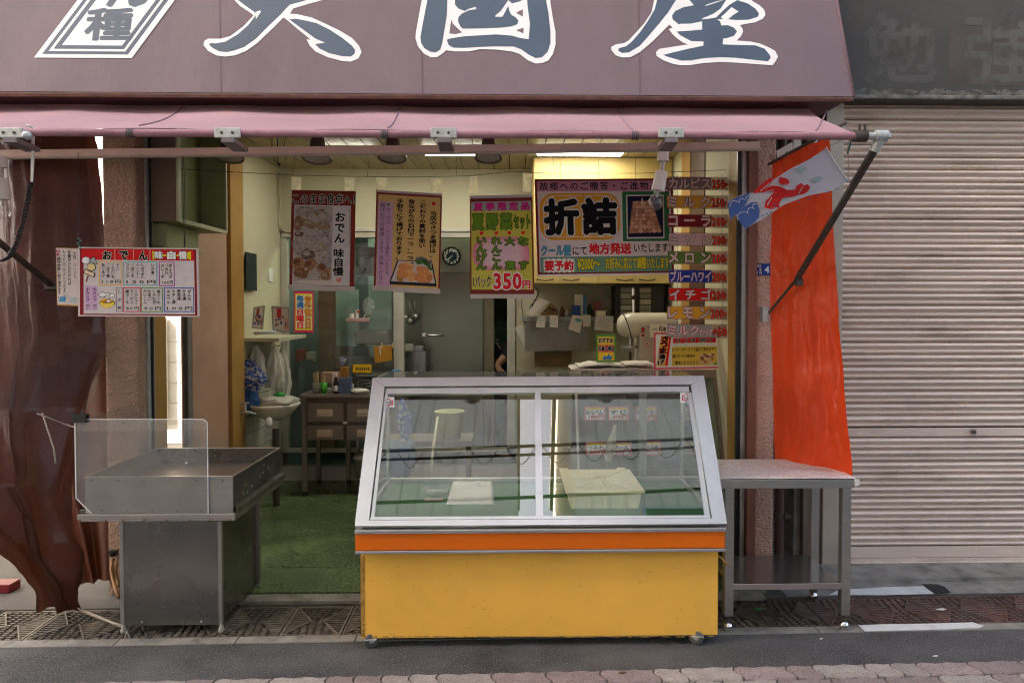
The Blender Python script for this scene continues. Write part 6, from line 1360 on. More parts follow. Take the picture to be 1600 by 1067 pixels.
# strainer basket hanging on the window with whisk shapes
t = thing('hanging_basket', 'pink wire basket with small bottles and a round mesh strainer on the window', 'basket', P(560, 505, 6.93)); a = P(541, 497, 6.93); b_ = P(577, 503, 6.93)
m = MB(); m.box(a.x, b_.x, 6.9, 6.97, b_.z, a.z, None, .008); m.build('tray', mat('dusty_pink_plastic', (.42, .27, .25), .5), t)
m = MB(); c = P(576, 478, 6.92)
for k in range(5): r = .022+.017*k*.75; m.tube([c+Vector((r*.75*math.cos(x), 0, r*math.sin(x)*1.1)) for x in [i*math.pi/9 for i in range(19)]], .002, None, 4)
for k in range(4): x = k*math.pi/4; m.tube([c+Vector((.055*math.cos(x), 0, .08*math.sin(x))), c-Vector((.055*math.cos(x), 0, .08*math.sin(x)))], .0016, None, 4)
m.tube([c-Vector((.03, 0, .08)), P(566, 499, 6.92)], .004, None, 5); m.build('mesh_strainer', GALV, t)
m = MB(); m.cyl(P(550, 497, 6.93), P(550, 490, 6.93), .022, PAPERW, 12); m.cyl(P(558, 497, 6.93), P(558, 484, 6.93), .014, WHITE, 12); m.cyl(P(560, 489, 6.92), P(560, 485, 6.92), .012, mat('red_cap', (.5, .03, .02), .4), 10); m.build('bottles', WHITE, t)

# ================================================================== back room seen through glass
fr_ = thing('cold_room', 'tall stainless refrigerator with lever handle behind the glass partition', 'refrigerator', (-.7, 8, .02))
FY = 7.75; fa = P(630, 400, FY).x; fb = P(772, 400, FY).x; fz = P(700, 372, FY).z
FST = mat('dull_green_grey_steel', (.19, .20, .165), .3, .9, var=.12, vs=1.5, bump=.08, bs=2, bd=.03, dirt=(.17, .16, .12), damt=.35, ds=1.2)
m = MB(); m.box(fa, fb, FY+.02, 8.6, .02, fz+.25); m.build('body', FST, fr_)
m = MB(); m.box(P(657, 0, FY).x, P(754.5, 0, FY).x, FY-.03, FY+.018, .1, P(0, 427, FY).z, None, .006); dr = m.build('door', FST, fr_)
m = MB(); m.box(P(756.5, 0, FY).x, fb, FY-.01, FY+.018, .1, P(0, 427, FY).z, None, .004); m.build('side_panel', mat('brownish_steel', (.22, .19, .13), .4, .5, dirt=(.12, .1, .07), damt=.5), fr_)
m = MB(); m.box(fa, fb, FY-.01, FY+.018, P(0, 425, FY).z, fz+.25, None, .004); m.build('top_panel', mat('pale_green_steel', (.30, .34, .29), .3, .6), fr_)
m = MB(); a = P(661, 523, FY-.05); b_ = P(694, 524, FY-.05); m.tube([a+Vector((0, .02, .01)), a, lerp(a, b_, .4), b_], .012, None, 8); m.box(a.x-.01, a.x+.03, FY-.06, FY-.03, a.z-.02, a.z+.02, None, .004); m.build('handle', CHROME, dr)
ck = thing('wall_clock', 'round black wall clock with white numerals on the refrigerator top', 'clock', P(705, 400, 7.0)); cy_ = 7.70; c = P(705.5, 400.5, cy_); r = 14.5/F*cy_
m = MB(); m.lathe([(0, .0), (r*.9, .0), (r, -.004), (r, -.025), (r*.93, -.030), (r*.90, -.012), (0, -.012)], c, None, 36, 'y'); m.build('case', BPLAS, ck)
f = Flat([(690, 385), (721, 385), (721, 416), (690, 416)], cy_-.013); DIAL = ink((.02, .045, .09)); f.ell(705.5, 400.5, 12.8, 12.8, DIAL, 1, 28)
CW = ink((.75, .78, .72))
for k in range(1, 13): an = R(30*k); x = 705.5+10*math.sin(an); y = 400.5-10*math.cos(an); f.text(str(k) if k < 12 else '0', x-(1.6 if k < 10 else 2.2), y-2.1, x+(1.6 if k < 10 else 2.2), y+2.1, CW, 2, .06)
f.line((707.5, 399), (696, 407.5), 1.0, CW, 3); f.line((707, 399.2), (699.5, 407), 1.5, CW, 3); f.done(ck, 'dial')
boxy('teal_partition', (519, 452, 560, 541), 8.4, .05, mat('pale_teal_enamel', (.32, .44, .40), .5), 'pale teal cupboard side seen through the left window pane', 'cupboard')
boxy('teal_door', (575, 372, 612, 560), 8.8, .05, mat('teal_door_paint', (.20, .28, .25), .5), 'dull teal door at the rear of the back room', 'door')
boxy('brown_post', (497, 452, 522, 700), 7.6, .12, mat('varnished_brown_post', (.17, .085, .03), .45), 'varnished brown post behind the left window pane', 'post')
boxy('dark_locker', (446, 400, 478, 700), 7.9, .3, mat('dark_green_locker', (.045, .06, .05), .5), 'dark green locker at the far left of the back room', 'locker')
boxy('steel_rack', (629, 548, 665, 590), 7.35, .3, STEELD, 'low steel rack at the foot of the refrigerator', 'rack')
boxy('range_hood', (556, 386, 628, 428), 7.7, .5, mat('dark_brown_hood', (.05, .028, .018), .5), 'dark brown hood over the back room stove', 'range hood')
boxy('stove', (520, 560, 612, 640), 7.6, .5, mat('dark_stove_steel', (.09, .08, .07), .4, .5), 'dark steel stove behind the left window pane', 'stove')
boxy('steam_cooker', (553, 516, 607, 540), 7.8, .3, mat('tan_steel_pot', (.22, .18, .15), .4, .4), 'squat tan cooker on the stove in the back room', 'cooker', .03)
m = MB(); m.box(P(772, 0, 8.3).x, P(772, 0, 8.3).x+.16, 8.35, 8.37, P(0, 502, 8.3).z, P(0, 465, 8.3).z); m.build('dark_notice', BLACK, None, 'dark framed calendar on the teal wall beside the refrigerator', 'calendar')
# the crouching worker, mostly hidden by the door frame
def skin(name, pts, edges, radii, mm, parent, sub=2):
    me = bpy.data.meshes.new(name); o0 = wloc(parent); me.from_pydata([Vector(p)-o0 for p in pts], edges, []); me.materials.append(mm)
    o = bpy.data.objects.new(name, me); COL.objects.link(o); o.parent = parent
    sk_ = o.modifiers.new('skin', 'SKIN'); sk_.use_smooth_shade = True
    for i, r in enumerate(radii): me.skin_vertices[0].data[i].radius = (r, r) if not isinstance(r, tuple) else r
    me.skin_vertices[0].data[0].use_root = True
    sb = o.modifiers.new('sub', 'SUBSURF'); sb.levels = sb.render_levels = sub
    return o
PD = 8.0
pp = lambda x, y, d=0: P(x, y, PD+d)
pe = thing('person', 'person in dark clothes bending down behind the door frame, bare forearm showing', 'person', (P(795, 0, PD).x, PD, .02))
SKN = mat('skin', (.36, .19, .11), .5, var=.06)
hip = pp(778, 572, .05); sp = pp(790, 556, 0); ch = pp(806, 540, -.02); nk = pp(822, 534, -.05); hd = pp(834, 536, -.08)
shL = pp(800, 545, -.16); elL = pp(776, 572, -.24); wrL = pp(796, 597, -.34); shR = pp(804, 545, .14); elR = pp(818, 585, .12); wrR = pp(830, 603, -.1)
hpL = hip+Vector((-.0, -.1, -.05)); hpR = hip+Vector((0, .1, -.05)); knL = Vector((hip.x+.22, PD-.16, .55)); knR = Vector((hip.x+.20, PD+.12, .52)); anL = Vector((hip.x-.02, PD-.14, .12)); anR = Vector((hip.x-.06, PD+.14, .12)); toL = anL+Vector((.17, -.02, -.06)); toR = anR+Vector((.17, .02, -.06))
pts = [hip, sp, ch, nk, hd, hd+Vector((.07, -.01, -.01)), shL, elL, wrL, shR, elR, wrR, hpL, knL, anL, toL, hpR, knR, anR, toR, wrL+Vector((.05, -.01, -.05)), wrR+Vector((.05, 0, -.04))]
ed = [(0, 1), (1, 2), (2, 3), (3, 4), (4, 5), (2, 6), (6, 7), (7, 8), (2, 9), (9, 10), (10, 11), (0, 12), (12, 13), (13, 14), (14, 15), (0, 16), (16, 17), (17, 18), (18, 19), (8, 20), (11, 21)]
ra = [.11, .12, .125, .055, .095, .07, .055, .042, .028, .055, .042, .028, .085, .06, .042, .035, .085, .06, .042, .035, .034, .034]
body = skin('body', pts, ed, ra, SKN, pe)
DSH = mat('black_work_shirt', (.015, .013, .017), .8, var=.3); NTR = mat('navy_trousers', (.018, .022, .045), .75, var=.2)
skin('shirt', [hip+Vector((.02, 0, .02)), sp, ch, nk+Vector((-.02, 0, 0)), shL, shL.lerp(elL, .55), shR, shR.lerp(elR, .55)], [(0, 1), (1, 2), (2, 3), (2, 4), (4, 5), (2, 6), (6, 7)], [.135, .145, .15, .075, .078, .062, .078, .062], DSH, pe)
skin('trousers', [hip, hpL, knL, anL+Vector((0, 0, .05)), hpR, knR, anR+Vector((0, 0, .05))], [(0, 1), (1, 2), (2, 3), (0, 4), (4, 5), (5, 6)], [.14, .115, .08, .06, .115, .08, .06], NTR, pe)
m = MB(); bm = bmesh.new(); bmesh.ops.create_icosphere(bm, subdivisions=3, radius=.112)
hv = [v.co+hd+Vector((-.012, 0, .018)) for v in bm.verts]; m.add(hv, [[v.index for v in f_.verts] for f_ in bm.faces], None, True); bm.free(); m.build('hair', BLACK, pe)
for wr, sgn in ((wrL, 1), (wrR, -1)):
    for k in range(5):
        d = Vector((.045, .016*(k-2), -.05)) if k < 4 else Vector((.02, .04*sgn, -.03)); ln = [.9, 1, .96, .8, .7][k]; b0 = wr+Vector((.045, .014*(k-1.5), -.045)) if k < 4 else wr+Vector((.02, .02*sgn, -.02))
        skin('finger', [b0, b0+d*.5*ln, b0+d*.9*ln+Vector((0, 0, -.012)), b0+d*1.1*ln+Vector((-.012, 0, -.02))], [(0, 1), (1, 2), (2, 3)], [.0095, .009, .008, .007], SKN, pe, 1)
m = MB(); m.tube([pp(776, 533, -.1)+Vector((.02*math.cos(t), 0, .018*math.sin(t))) for t in [i*math.pi/6 for i in range(12)]], .006, None, 6); m.tube([pp(776, 536, -.1), pp(782, 545, -.12)], .006, None, 6); m.build('apron_tie', PAPERW, pe)

# ================================================================== cupboards and shelf on the right
cb = thing('wall_cupboard', 'yellow wall cupboard with bow handles above the work shelf', 'cupboard', (.8, 6.7, 1.9))
CUP = mat('yellow_cupboard_laminate', (.54, .40, .15), .4, var=.04, dirt=(.45, .3, .08), damt=.3)
DY = 6.4; cz0 = P(900, 443, DY).z; cxs = [834, 875.5, 935.5, 994, 1052, 1075]
m = MB(); m.box(P(833, 0, DY).x, min(P(1078, 0, DY).x, XR), DY+.022, 6.99, cz0, ZC-.004, None, .002); m.build('carcass', CUP, cb)
for k in range(5):
    a = P(cxs[k], 0, DY).x+.002; b_ = min(P(cxs[k+1], 0, DY).x-.002, XR-.001)
    m = MB(); m.box(a, b_, DY, DY+.02, cz0+.002, ZC-.008, None, .003); dr = m.build('door', CUP, cb)
    if k < 4:
        xm = [852, 892, 976, 1011][k]; c = P(xm, 438, DY); h = .07
        m = MB(); m.tube([(c.x-h, DY, c.z+.012), (c.x-h+.012, DY-.022, c.z+.004), (c.x, DY-.026, c.z-.004), (c.x+h-.012, DY-.022, c.z+.004), (c.x+h, DY, c.z+.012)], .006, None, 8); m.build('handle', mat('dark_bronze_handle', (.10, .07, .035), .35, .6), dr)
# dark niche and clutter below the cupboard
boxy('spice_rack', (962, 446, 1038, 505), 6.5, .3, mat('dark_rack', (.035, .03, .028), .5), 'dark rack of stacked boxes below the cupboard', 'rack')
for r in range(5):
    for x in (970, 1000): boxy('small_box', (x, 450+r*9, x+17, 457.5+r*9), 6.46, .04, [mat('pale_box_a', (.33, .30, .22), .6), mat('pale_box_b', (.20, .19, .15), .6)][(r+x//10) % 2], ['top', 'second', 'third', 'fourth', 'bottom'][r]+' small pale box in the '+('left' if x == 970 else 'right')+' stack of the dark rack', 'box', .002, 'small boxes in the dark rack')
us = thing('work_shelf', 'grey shelf board with hanging front panel under the cupboard', 'shelf', P(880, 500, 6.6))
m = MB(); a = P(816, 495, 6.6); b_ = P(1000, 502, 6.6); m.box(a.x, b_.x, 6.6, 6.99, b_.z, a.z, None, .003); m.build('board', mat('grey_enamel', (.30, .29, .28), .5), us)
m = MB(); m.box(P(820, 0, 6.64).x, P(921, 0, 6.64).x, 6.64, 6.66, P(0, 549, 6.64).z, P(0, 502, 6.64).z-.002, None, .003); m.build('hood_panel', mat('grey_hood_steel', (.21, .195, .17), .4, .4, dirt=(.12, .10, .07), damt=.5), us)
boxy('wrapped_board', (835, 550, 893, 573), 6.93, .05, mat('brown_plastic_wrapped_panel', (.17, .10, .03), .25, var=.3), 'brown plastic wrapped panel under the grey hood', 'panel')
def slab(name, pts, D, mm, label, cat, th=.004, prints=None, group=None):
    t = thing(name, label, cat, P(pts[2][0], pts[2][1], D), group); f = Flat(pts, D); f.thick = th; f.sheet(mm, t)
    if prints: prints(f); f.done(t, 'print')
    return t
slab('paper_pack', [(822, 490), (845, 466), (859, 471), (831, 494)], 6.55, PAPERW, 'white paper pack leaning at the left end of the grey shelf', 'paper', .05)
slab('brown_envelope', [(843, 492), (861, 473), (871, 482), (872, 494)], 6.58, mat('kraft_brown', (.28, .17, .07), .7), 'brown envelope leaning behind the white paper pack', 'envelope', .03, lambda f: f.text('小麦', 850, 482, 864, 491, K, 1, .02))
def lines(x0, y0, x1, n, st=3):
    def g(f):
        for k in range(n): f.rect(x0, y0+k*st, x1-(k % 3)*1.5, y0+k*st+.6, ink((.25, .24, .24)), 1)
    return g
for (pts, lb, pr) in (([(840, 494), (853, 495), (851, 512), (837, 511)], 'small memo slip with a black magnet, leftmost on the shelf edge', lines(841, 499, 850, 3)),
                      ([(859, 493), (872, 493), (872, 512), (859, 511)], 'small memo slip, second from the left on the shelf edge', lines(861, 498, 870, 4)),
                      ([(895, 492), (911, 494), (906, 521), (888, 514)], 'tilted cream memo with a green round stamp', lambda f: f.ell(902, 500, 3.5, 3.2, ink((.05, .22, .2)), 1)),
                      ([(911, 492), (923, 492), (923, 510), (911, 510)], 'small white memo right of the tilted memo', lines(913, 496, 921, 4)),
                      ([(931, 492), (959, 494), (957, 518), (928, 515)], 'wide white form clipped beside the ice shaver', lines(934, 498, 954, 5, 3.2))):
    slab('memo', pts, 6.57, PAPERW, lb, 'memo', .0015, pr, 'memos on the shelf edge')
slab('paper_bundle', [(803, 512), (815, 507), (833, 516), (822, 545)], 6.85, PAPERW, 'bundle of white slips hanging by the door frame', 'paper', .01)
slab('paper_bundle', [(804, 530), (816, 520), (834, 520), (820, 546)], 6.88, mat('cream_paper', (.5, .46, .36), .7), 'lower cream slips of the bundle by the door frame', 'paper', .01)
boxy('blue_white_carton', (898, 460, 917, 493), 6.65, .08, PAPERW, 'tall white carton with blue stripe on the grey shelf', 'carton'); boxy('blue_carton', (894, 477, 907, 493), 6.6, .06, mat('strong_blue_card', (.01, .06, .22), .5), 'blue carton on the grey shelf in front of the white carton', 'carton'); boxy('blue_stripe', (911, 460.2, 916.5, 492), 6.645, .003, mat('mid_blue_card', (.03, .13, .25), .5), 'blue stripe card in front of the white carton', 'card')
boxy('pink_pot', (928, 471, 939, 487), 6.7, .06, mat('dusty_red_pot', (.25, .06, .06), .5), 'dusty red pot at the back of the grey shelf', 'pot', .01); boxy('cream_jar', (931, 485, 947, 495), 6.62, .07, TUB, 'cream lidded jar on the grey shelf', 'jar', .015)
# ice shaver
im = thing('ice_shaver', 'large cream painted ice shaving machine with round nose', 'ice shaver', P(1000, 575, 5.9)); ICE = mat('cream_machine_enamel', (.55, .51, .38), .3, coat=.3, dirt=(.4, .35, .22), damt=.3)
IY = 5.75
a = P(968, 489, IY); b_ = P(1060, 530, IY)
m = MB(); zc_ = (P(0, 489, IY).z+P(0, 530, IY).z)/2; hh = (P(0, 489, IY).z-P(0, 530, IY).z)/2
m.lathe([(0, -.005), (hh*.5, .0), (hh*.85, .03), (hh*.98, .08), (hh, .12)], (a.x, IY+hh, zc_), None, 28, 'x'); m.cyl((a.x+.12, IY+hh, zc_), (b_.x, IY+hh, zc_), hh, None, 28); m.build('head', ICE, im)
m = MB(); m.tube([(a.x+.07+.035*math.cos(t), IY+hh-hh*1.0*math.sin(t), zc_-hh*1.0*math.cos(t)) for t in [i*math.pi/12 for i in range(13)]], .004, None, 6); m.build('seam_band', BLACK, im)
m = MB(); cxl = P(1002, 0, IY).x; m.box(cxl, b_.x, IY+.02, IY+.26, P(0, 578, IY).z, zc_, None, .01); m.build('column', ICE, im)
m = MB(); m.box(P(976, 0, IY).x, b_.x, IY-.02, IY+.30, P(0, 585, IY).z, P(0, 577, IY).z, None, .006); m.build('base', ICE, im)
m = MB(); c = P(988, 545, IY); m.cyl((c.x, IY+hh, c.z+.02), (c.x, IY+hh, zc_-hh+.01), .02, None, 14); m.cyl((c.x, IY+hh, c.z), (c.x, IY+hh, c.z+.02), .075, None, 24); m.cyl((c.x, IY+hh, c.z-.13), (c.x, IY+hh, c.z-.03), .012, DARKM, 10); m.build('blade_disc', STEEL, im)
f = Flat([(990, 490), (1045, 490), (1045, 545), (990, 545)], IY-.006); f.rect(1002, 512, 1007, 519, BLACK, 1); f.rect(1003, 513.5, 1006, 517.5, RED, 2); f.ell(1004.5, 524, 2.4, 2.4, ink((.25, .03, .02)), 1, 12); f.ell(1011.5, 537, 4.6, 4.6, ink((.3, .10, .06)), 1, 18); f.ell(1011.5, 537, 3.6, 3.6, ink((.5, .45, .33)), 2, 18); f.ell(1011.5, 537, 2, 1.3, K, 3, 10); f.ell(1012.5, 510.5, 1.2, 1.2, K, 1, 8)
f.rect(1015.5, 506, 1044, 527, ink((.52, .48, .36)), 1); f.text('Ice', 1029, 508, 1040, 517, K, 2, .02, skew=.25); f.text('with', 1019, 512, 1026, 516, K, 2, .0, skew=.3); f.text('shaver', 1021, 518, 1039, 523, K, 2, .0, skew=.3); f.done(im, 'controls_and_lettering')
m = MB(); m.cyl(P(990, 489, 5.9), P(989, 450, 5.9), .013, None, 12); m.cyl(P(989, 468, 5.9), P(989, 462, 5.9), .02, BPLAS, 14); m.build('feed_spindle', CHROME, im)

# second display case standing behind the front one
c2 = thing('rear_display_case', 'bronze framed glass display case standing behind the yellow counter', 'display counter', (.9, 5.1, .03))
E0, E1 = 4.78, 5.02; ea = P(898, 583, E1).x; eb = P(1121, 583, E1).x; ezt = P(1000, 578, E1).z; ezb = .62
BRZ = mat('brown_anodised_frame', (.30, .23, .20), .35, .7, dirt=(.2, .14, .11), damt=.3)
m = MB(); m.box(ea, eb, E1, E1+.02, ezt-.055, ezt, None, .003); m.build('top_rail', BRZ, c2)
m = MB(); m.box(ea, eb, E1+.021, 5.55, ezt-.015, ezt-.001, None, .002); m.build('top_panel', mat('blue_edged_top', (.42, .40, .34), .4), c2)
for x, d, mm in ((ea, .014, mat('pale_metal_strip', (.6, .6, .56), .35, .4)), (eb, -.03, BRZ)):
    m = MB(); m.prism([(x, E0, ezb), (x, E0+.03, ezb), (x, E1+.025, ezt-.056), (x, E1-.005, ezt-.056)], (d, 0, 0)); m.build('stile', mm, c2)
m = MB(); m.prism([(ea+.016, E0+.01, ezb+.001), (ea+.016, E1+.005, ezt-.057), (eb-.032, E1+.005, ezt-.057), (eb-.032, E0+.01, ezb+.001)], (0, .004, 0)); m.build('front_pane', WINGL, c2)
m = MB(); m.box(ea, eb, E0-.01, 5.55, .14, ezb, None, .004); m.build('base_cabinet', mat('grey_brown_base', (.20, .18, .16), .5, .3), c2)
m = MB(); m.box(ea+.02, eb-.02, 5.50, 5.54, ezb+.002, ezt-.016); m.build('rear_panel', mat('dark_sliding_door', (.10, .095, .085), .3), c2)
m = MB(); m.box(ea+.02, eb-.03, 5.1, 5.48, .90, .908); m.build('shelf', WINGL, c2)
for x in (ea+.01, eb-.05): m = MB(); m.box(x, x+.04, 4.85, 4.89, .03, .139); m.build('foot', BLACK, c2)
# price tickets inside its pane
for i, (x0, y0, x1, y1, a, b_) in enumerate(((913, 635, 946, 657, 'はんぺん', '180円'), (950, 635, 983, 657, 'すじ', '400円'), (993, 635, 1026, 657, '焼ちくわ', '200円'), (915, 690, 948, 711, 'つみれ', '60円'), (954, 690, 987, 711, 'ボール', '60円'), (1000, 689, 1033, 711, 'おでん各', '180円'))):
    lb = ['top left', 'top middle', 'top right', 'bottom left', 'bottom middle', 'bottom right'][i]
    t = thing('price_ticket', 'small pink bordered price ticket on the rear case glass, '+lb, 'price ticket', P(x0, y1, 4.74), 'price tickets on the rear display case'); f = Flat([(x0, y0), (x1, y0), (x1, y1), (x0, y1)], 4.75)
    f.sheet(ink((.5, .16, .20)), t); f.rect(x0+2, y0+2, x1-2, y1-2, ink((.62, .58, .55)), 1); f.rect(x0+3, y0+2.5, x1-3, y0+5, YEL, 2)
    f.text(a, x0+3, y0+6, x1-4, y0+12, K, 2, .03); f.text(b_, x0+7, y0+13, x1-3, y1-3, ink((.35, .02, .03)), 2, .03); f.done(t)
# newspapers and cloth on the rear case
for k, (x0, y0, x1, y1, D, lb) in enumerate(((892, 572, 1030, 577.5, 5.1, 'bottom flat newspaper on the rear case'), (903, 567, 975, 572, 5.12, 'folded newspaper on the rear case, left'), (975, 569, 1020, 573, 5.15, 'thin newspaper pile on the rear case, right'))):
    a = P(x0, y0, D); b_ = P(x1, y1, D); m = MB()
    def nf(u, v, a=a, b_=b_, k=k): return (lerp(a.x, b_.x, u), 5.06+.3*v, ezt+.004+k*.012+.010*noise.noise(Vector((u*5, v*4, k)))+.012*math.sin(u*3.1)*(1 if k == 1 else .3))
    m.grid(nf, 30, 12); o = m.build('newspaper', PAPERW, None, lb, 'newspaper', 'newspapers on the rear display case'); so_ = o.modifiers.new('s', 'SOLIDIFY'); so_.thickness = .008; so_.offset = 1
# product sign, fish cake poster
pz = thing('product_sign', 'small green and yellow sign with red band standing on the rear case', 'sign', P(948, 565, 5.2)); f = Flat([(931, 523), (962, 523), (963, 566), (932, 566)], 5.2); f.box(931, 523, 963, 566)
f.sheet(ink((.06, .20, .04)), pz); f.rect(934, 526, 960, 563, ink((.60, .36, .04)), 1); f.rect(933.5, 539, 960.5, 550, ink((.45, .02, .03)), 2); f.text('おすすめ', 935.5, 528, 958.5, 535.5, K, 3, .05, out=WHT, oo=.09); f.text('お買い得品', 934.5, 540.5, 960, 548.5, K, 3, .04, out=WHT, oo=.09)
f.poly([(940, 562), (944, 555), (947, 558), (951, 552), (953, 557), (957, 555), (955, 562)], ink((.03, .16, .34)), 3); f.done(pz); m = MB(); m.bar(f.pt(947, 530, -6), f.pt(950, 566, -6)+Vector((0, .08, 0)), .02, .004); m.build('prop', BLACK, pz)
fp = thing('fish_cake_poster', 'red framed poster with yellow text panel and drawing of fish cakes on the rear case', 'poster', P(1070, 577, 5.0)); f = Flat([(1022, 520), (1124, 518), (1125, 575), (1022, 577)], 4.98); f.box(1022, 519, 1125, 577); f.thick = .004
f.sheet(ink((.58, .05, .08)), fp); f.rect(1024.5, 521.5, 1122.5, 574.5, ink((.60, .54, .48)), 1)
f.poly([(1033, 524), (1048, 524), (1040, 572), (1025, 572)], ink((.6, .30, .05)), 2); f.poly([(1046, 524), (1049, 524), (1043, 572), (1039, 572)], RED, 3)
for k, ch_ in enumerate('さつま揚げ'): f.text(ch_, 1034-k*1.6, 525+k*9.3, 1044-k*1.6, 533+k*9.3, K, 4, .05, out=RED if k < 3 else WHT, oo=.09)
f.rect(1052, 528, 1119, 536, RED, 2); f.text('さつま 揚げ', 1056, 529, 1115, 535, K, 3, .02, out=WHT, oo=.05); f.rect(1050, 542, 1121, 572, ink((.64, .36, .06)), 2)
f.text('レンジ・オーブンで温めて頂きますと', 1050.5, 543.5, 1119, 549.5, K, 3, .02); f.text('揚げたての風味を', 1050.5, 554, 1086, 559.5, K, 3, .02); f.text('ご賞味いただけます。', 1050.5, 564.5, 1093, 570.5, K, 3, .02)
rr = random.Random(9)
for k in range(26): f.ell(1107+rr.uniform(-11, 11), 562+rr.uniform(-7, 8), rr.uniform(2, 4.2), rr.uniform(1.8, 3.2), [ink((.30, .10, .05)), ink((.5, .32, .18)), ink((.55, .42, .28)), ink((.22, .07, .05))][k % 4], 4+k*.05, 10, 0, .15)
f.poly([(1113, 572), (1120, 567), (1121, 571)], GRN, 6); f.done(fp)
pv = thing('edge_poster', 'narrow white poster edge with green characters behind the red framed poster', 'poster', P(1131, 577, 5.2)); f = Flat([(1122, 520), (1136, 520), (1136, 576), (1122, 576)], 5.1); f.sheet(ink((.5, .48, .42)), pv); f.rect(1129, 523, 1132, 530, ink((.5, .3, .03)), 1); f.text('にんにく', 1127.5, 535, 1134, 572, ink((.04, .2, .03)), 1, .04, True); f.done(pv)
# bucket, broom and low stand behind the display counter
ls = thing('low_stand', 'low wooden stand carrying the lime bucket behind the counter', 'stand', P(650, 690, 5.5)); a = P(585, 684, 5.6); b_ = P(740, 690, 5.6)
m = MB(); m.box(a.x, b_.x, 5.45, 5.8, b_.z, a.z, None, .003); m.build('board', mat('pale_brown_board', (.13, .09, .055), .6), ls)
for x in (a.x+.02, b_.x-.06): m = MB(); m.box(x, x+.04, 5.6, 5.64, .03, b_.z-.001); m.build('leg', mat('pale_brown_board', ()), ls)
bk = thing('lime_bucket', 'pale lime plastic bucket on a low stand behind the counter glass', 'bucket', P(702, 684, 5.6)); c = P(702, 684, 5.6); r = 22/F*5.6
m = MB(); h = P(0, 645, 5.6).z-c.z; m.lathe([(0, .001), (r*.82, .001), (r*.97, h*.94), (r*1.08, h*.96), (r*1.08, h), (r*.95, h), (r*.80, .01), (0, .01)], (c.x, 5.62, a.z), None, 30); m.build('bucket', mat('pale_lime_plastic', (.52, .55, .24), .4), bk)
m = MB(); m.tube([P(684, 652, 5.4), P(676, 705, 5.2), P(672, 760, 5.0)], .010, None, 8); q = PZ(672, 905, .03); m.tube([P(672, 760, 5.0), Vector((P(672, 760, 5.0).x, 4.9, .05))], .010, None, 8); m.build('broom_handle', mat('pale_handle', (.55, .50, .32), .5), None, 'thin pale broom handle leaning behind the counter glass', 'broom')
t = thing('flour_bin', 'white lidded bin under the drawer cabinet', 'bin', P(566, 760, 6.2)); c = P(570, 760, 6.3)
m = MB(); m.lathe([(0, 0), (.12, 0), (.14, .30), (.15, .30), (.15, .32), (.145, .34), (.05, .36), (0, .36)], (c.x, 6.55, .03), None, 26); m.build('bin', mat('grey_white_bin', (.34, .33, .29), .5), t)
m = MB(); m.tube([(c.x+.155*math.cos(x), 6.55-.155*abs(math.sin(x)), .22-.05*abs(math.sin(x))) for x in [i*math.pi/10 for i in range(11)]], .005, None, 6); m.build('handle', GALV, t)

# a few bits of litter and leaves on the pavement
LT = mat('litter_paper', (.6, .58, .56), .7); DL = mat('dead_leaf', (.10, .06, .03), .8); GL = mat('green_scrap', (.03, .3, .08), .7)
for (x, y, w_, mm, lb) in ((1470, 952, .03, LT, 'white paper sliver on the drain grate before the shutter'), (1183, 952, .03, GL, 'green scrap on the grate under the side table'), (972, 1051, .02, DL, 'dark dried leaf on the brick pavement below the counter'), (1461, 1025, .015, LT, 'tiny pale chip on the asphalt before the shutter'), (1283, 998, .01, LT, 'tiny pale stone on the asphalt by the table leg')):
    c = PZ(x, y, .012); m = MB(); m.add([c+Vector((-w_, 0, 0)), c+Vector((w_*.2, -w_*.5, .001)), c+Vector((w_, -w_*.1, .004)), c+Vector((w_*.3, w_*.45, .002))], [(0, 1, 2, 3)])
    o = m.build('litter', mm, None, lb, 'litter'); s_ = o.modifiers.new('s', 'SOLIDIFY'); s_.thickness = .002

# ================================================================== smaller clutter of the shop
rr = random.Random(21)
for i, (x, y0, y1, lb) in enumerate(((632, 470, 500, 'ladle hanging left of the refrigerator door'), (640, 470, 505, 'slotted spoon hanging beside the ladle'), (648, 470, 498, 'short skimmer hanging nearest the refrigerator door'))):
    t = thing('kitchen_tool', lb, 'kitchen tool', P(x, y1, 7.6), 'tools hanging by the refrigerator'); m = MB(); m.tube([P(x, y0, 7.62), P(x+.5, y1-6, 7.62)], .005, None, 6); m.build('handle', STEEL, t)
    m = MB(); m.lathe([(0, -.012), (.03, -.008), (.036, .004), (.03, 0), (0, -.006)], P(x+.5, y1-3, 7.61), None, 14, 'y'); m.build('bowl', STEEL, t)
for i, (x0, y0, x1, y1, c_, lb) in enumerate(((462, 545, 476, 566, (.30, .05, .03), 'red tin on the far left counter'), (478, 550, 490, 567, (.40, .36, .25), 'cream tin on the far left counter'), (466, 560, 490, 575, (.10, .12, .10), 'dark tray on the far left counter'), (632, 538, 645, 549, (.45, .42, .36), 'white bowl stack on the steel rack'), (647, 541, 660, 549, (.25, .28, .30), 'grey pan on the steel rack'))):
    boxy('tin' if 'tin' in lb else ('tray' if 'tray' in lb else 'pan' if 'pan' in lb else 'bowl'), (x0, y0, x1, y1), 7.3, .12, mat('clutter_%d' % i, c_, .45), lb, 'tin' if 'tin' in lb else 'dish', .012)
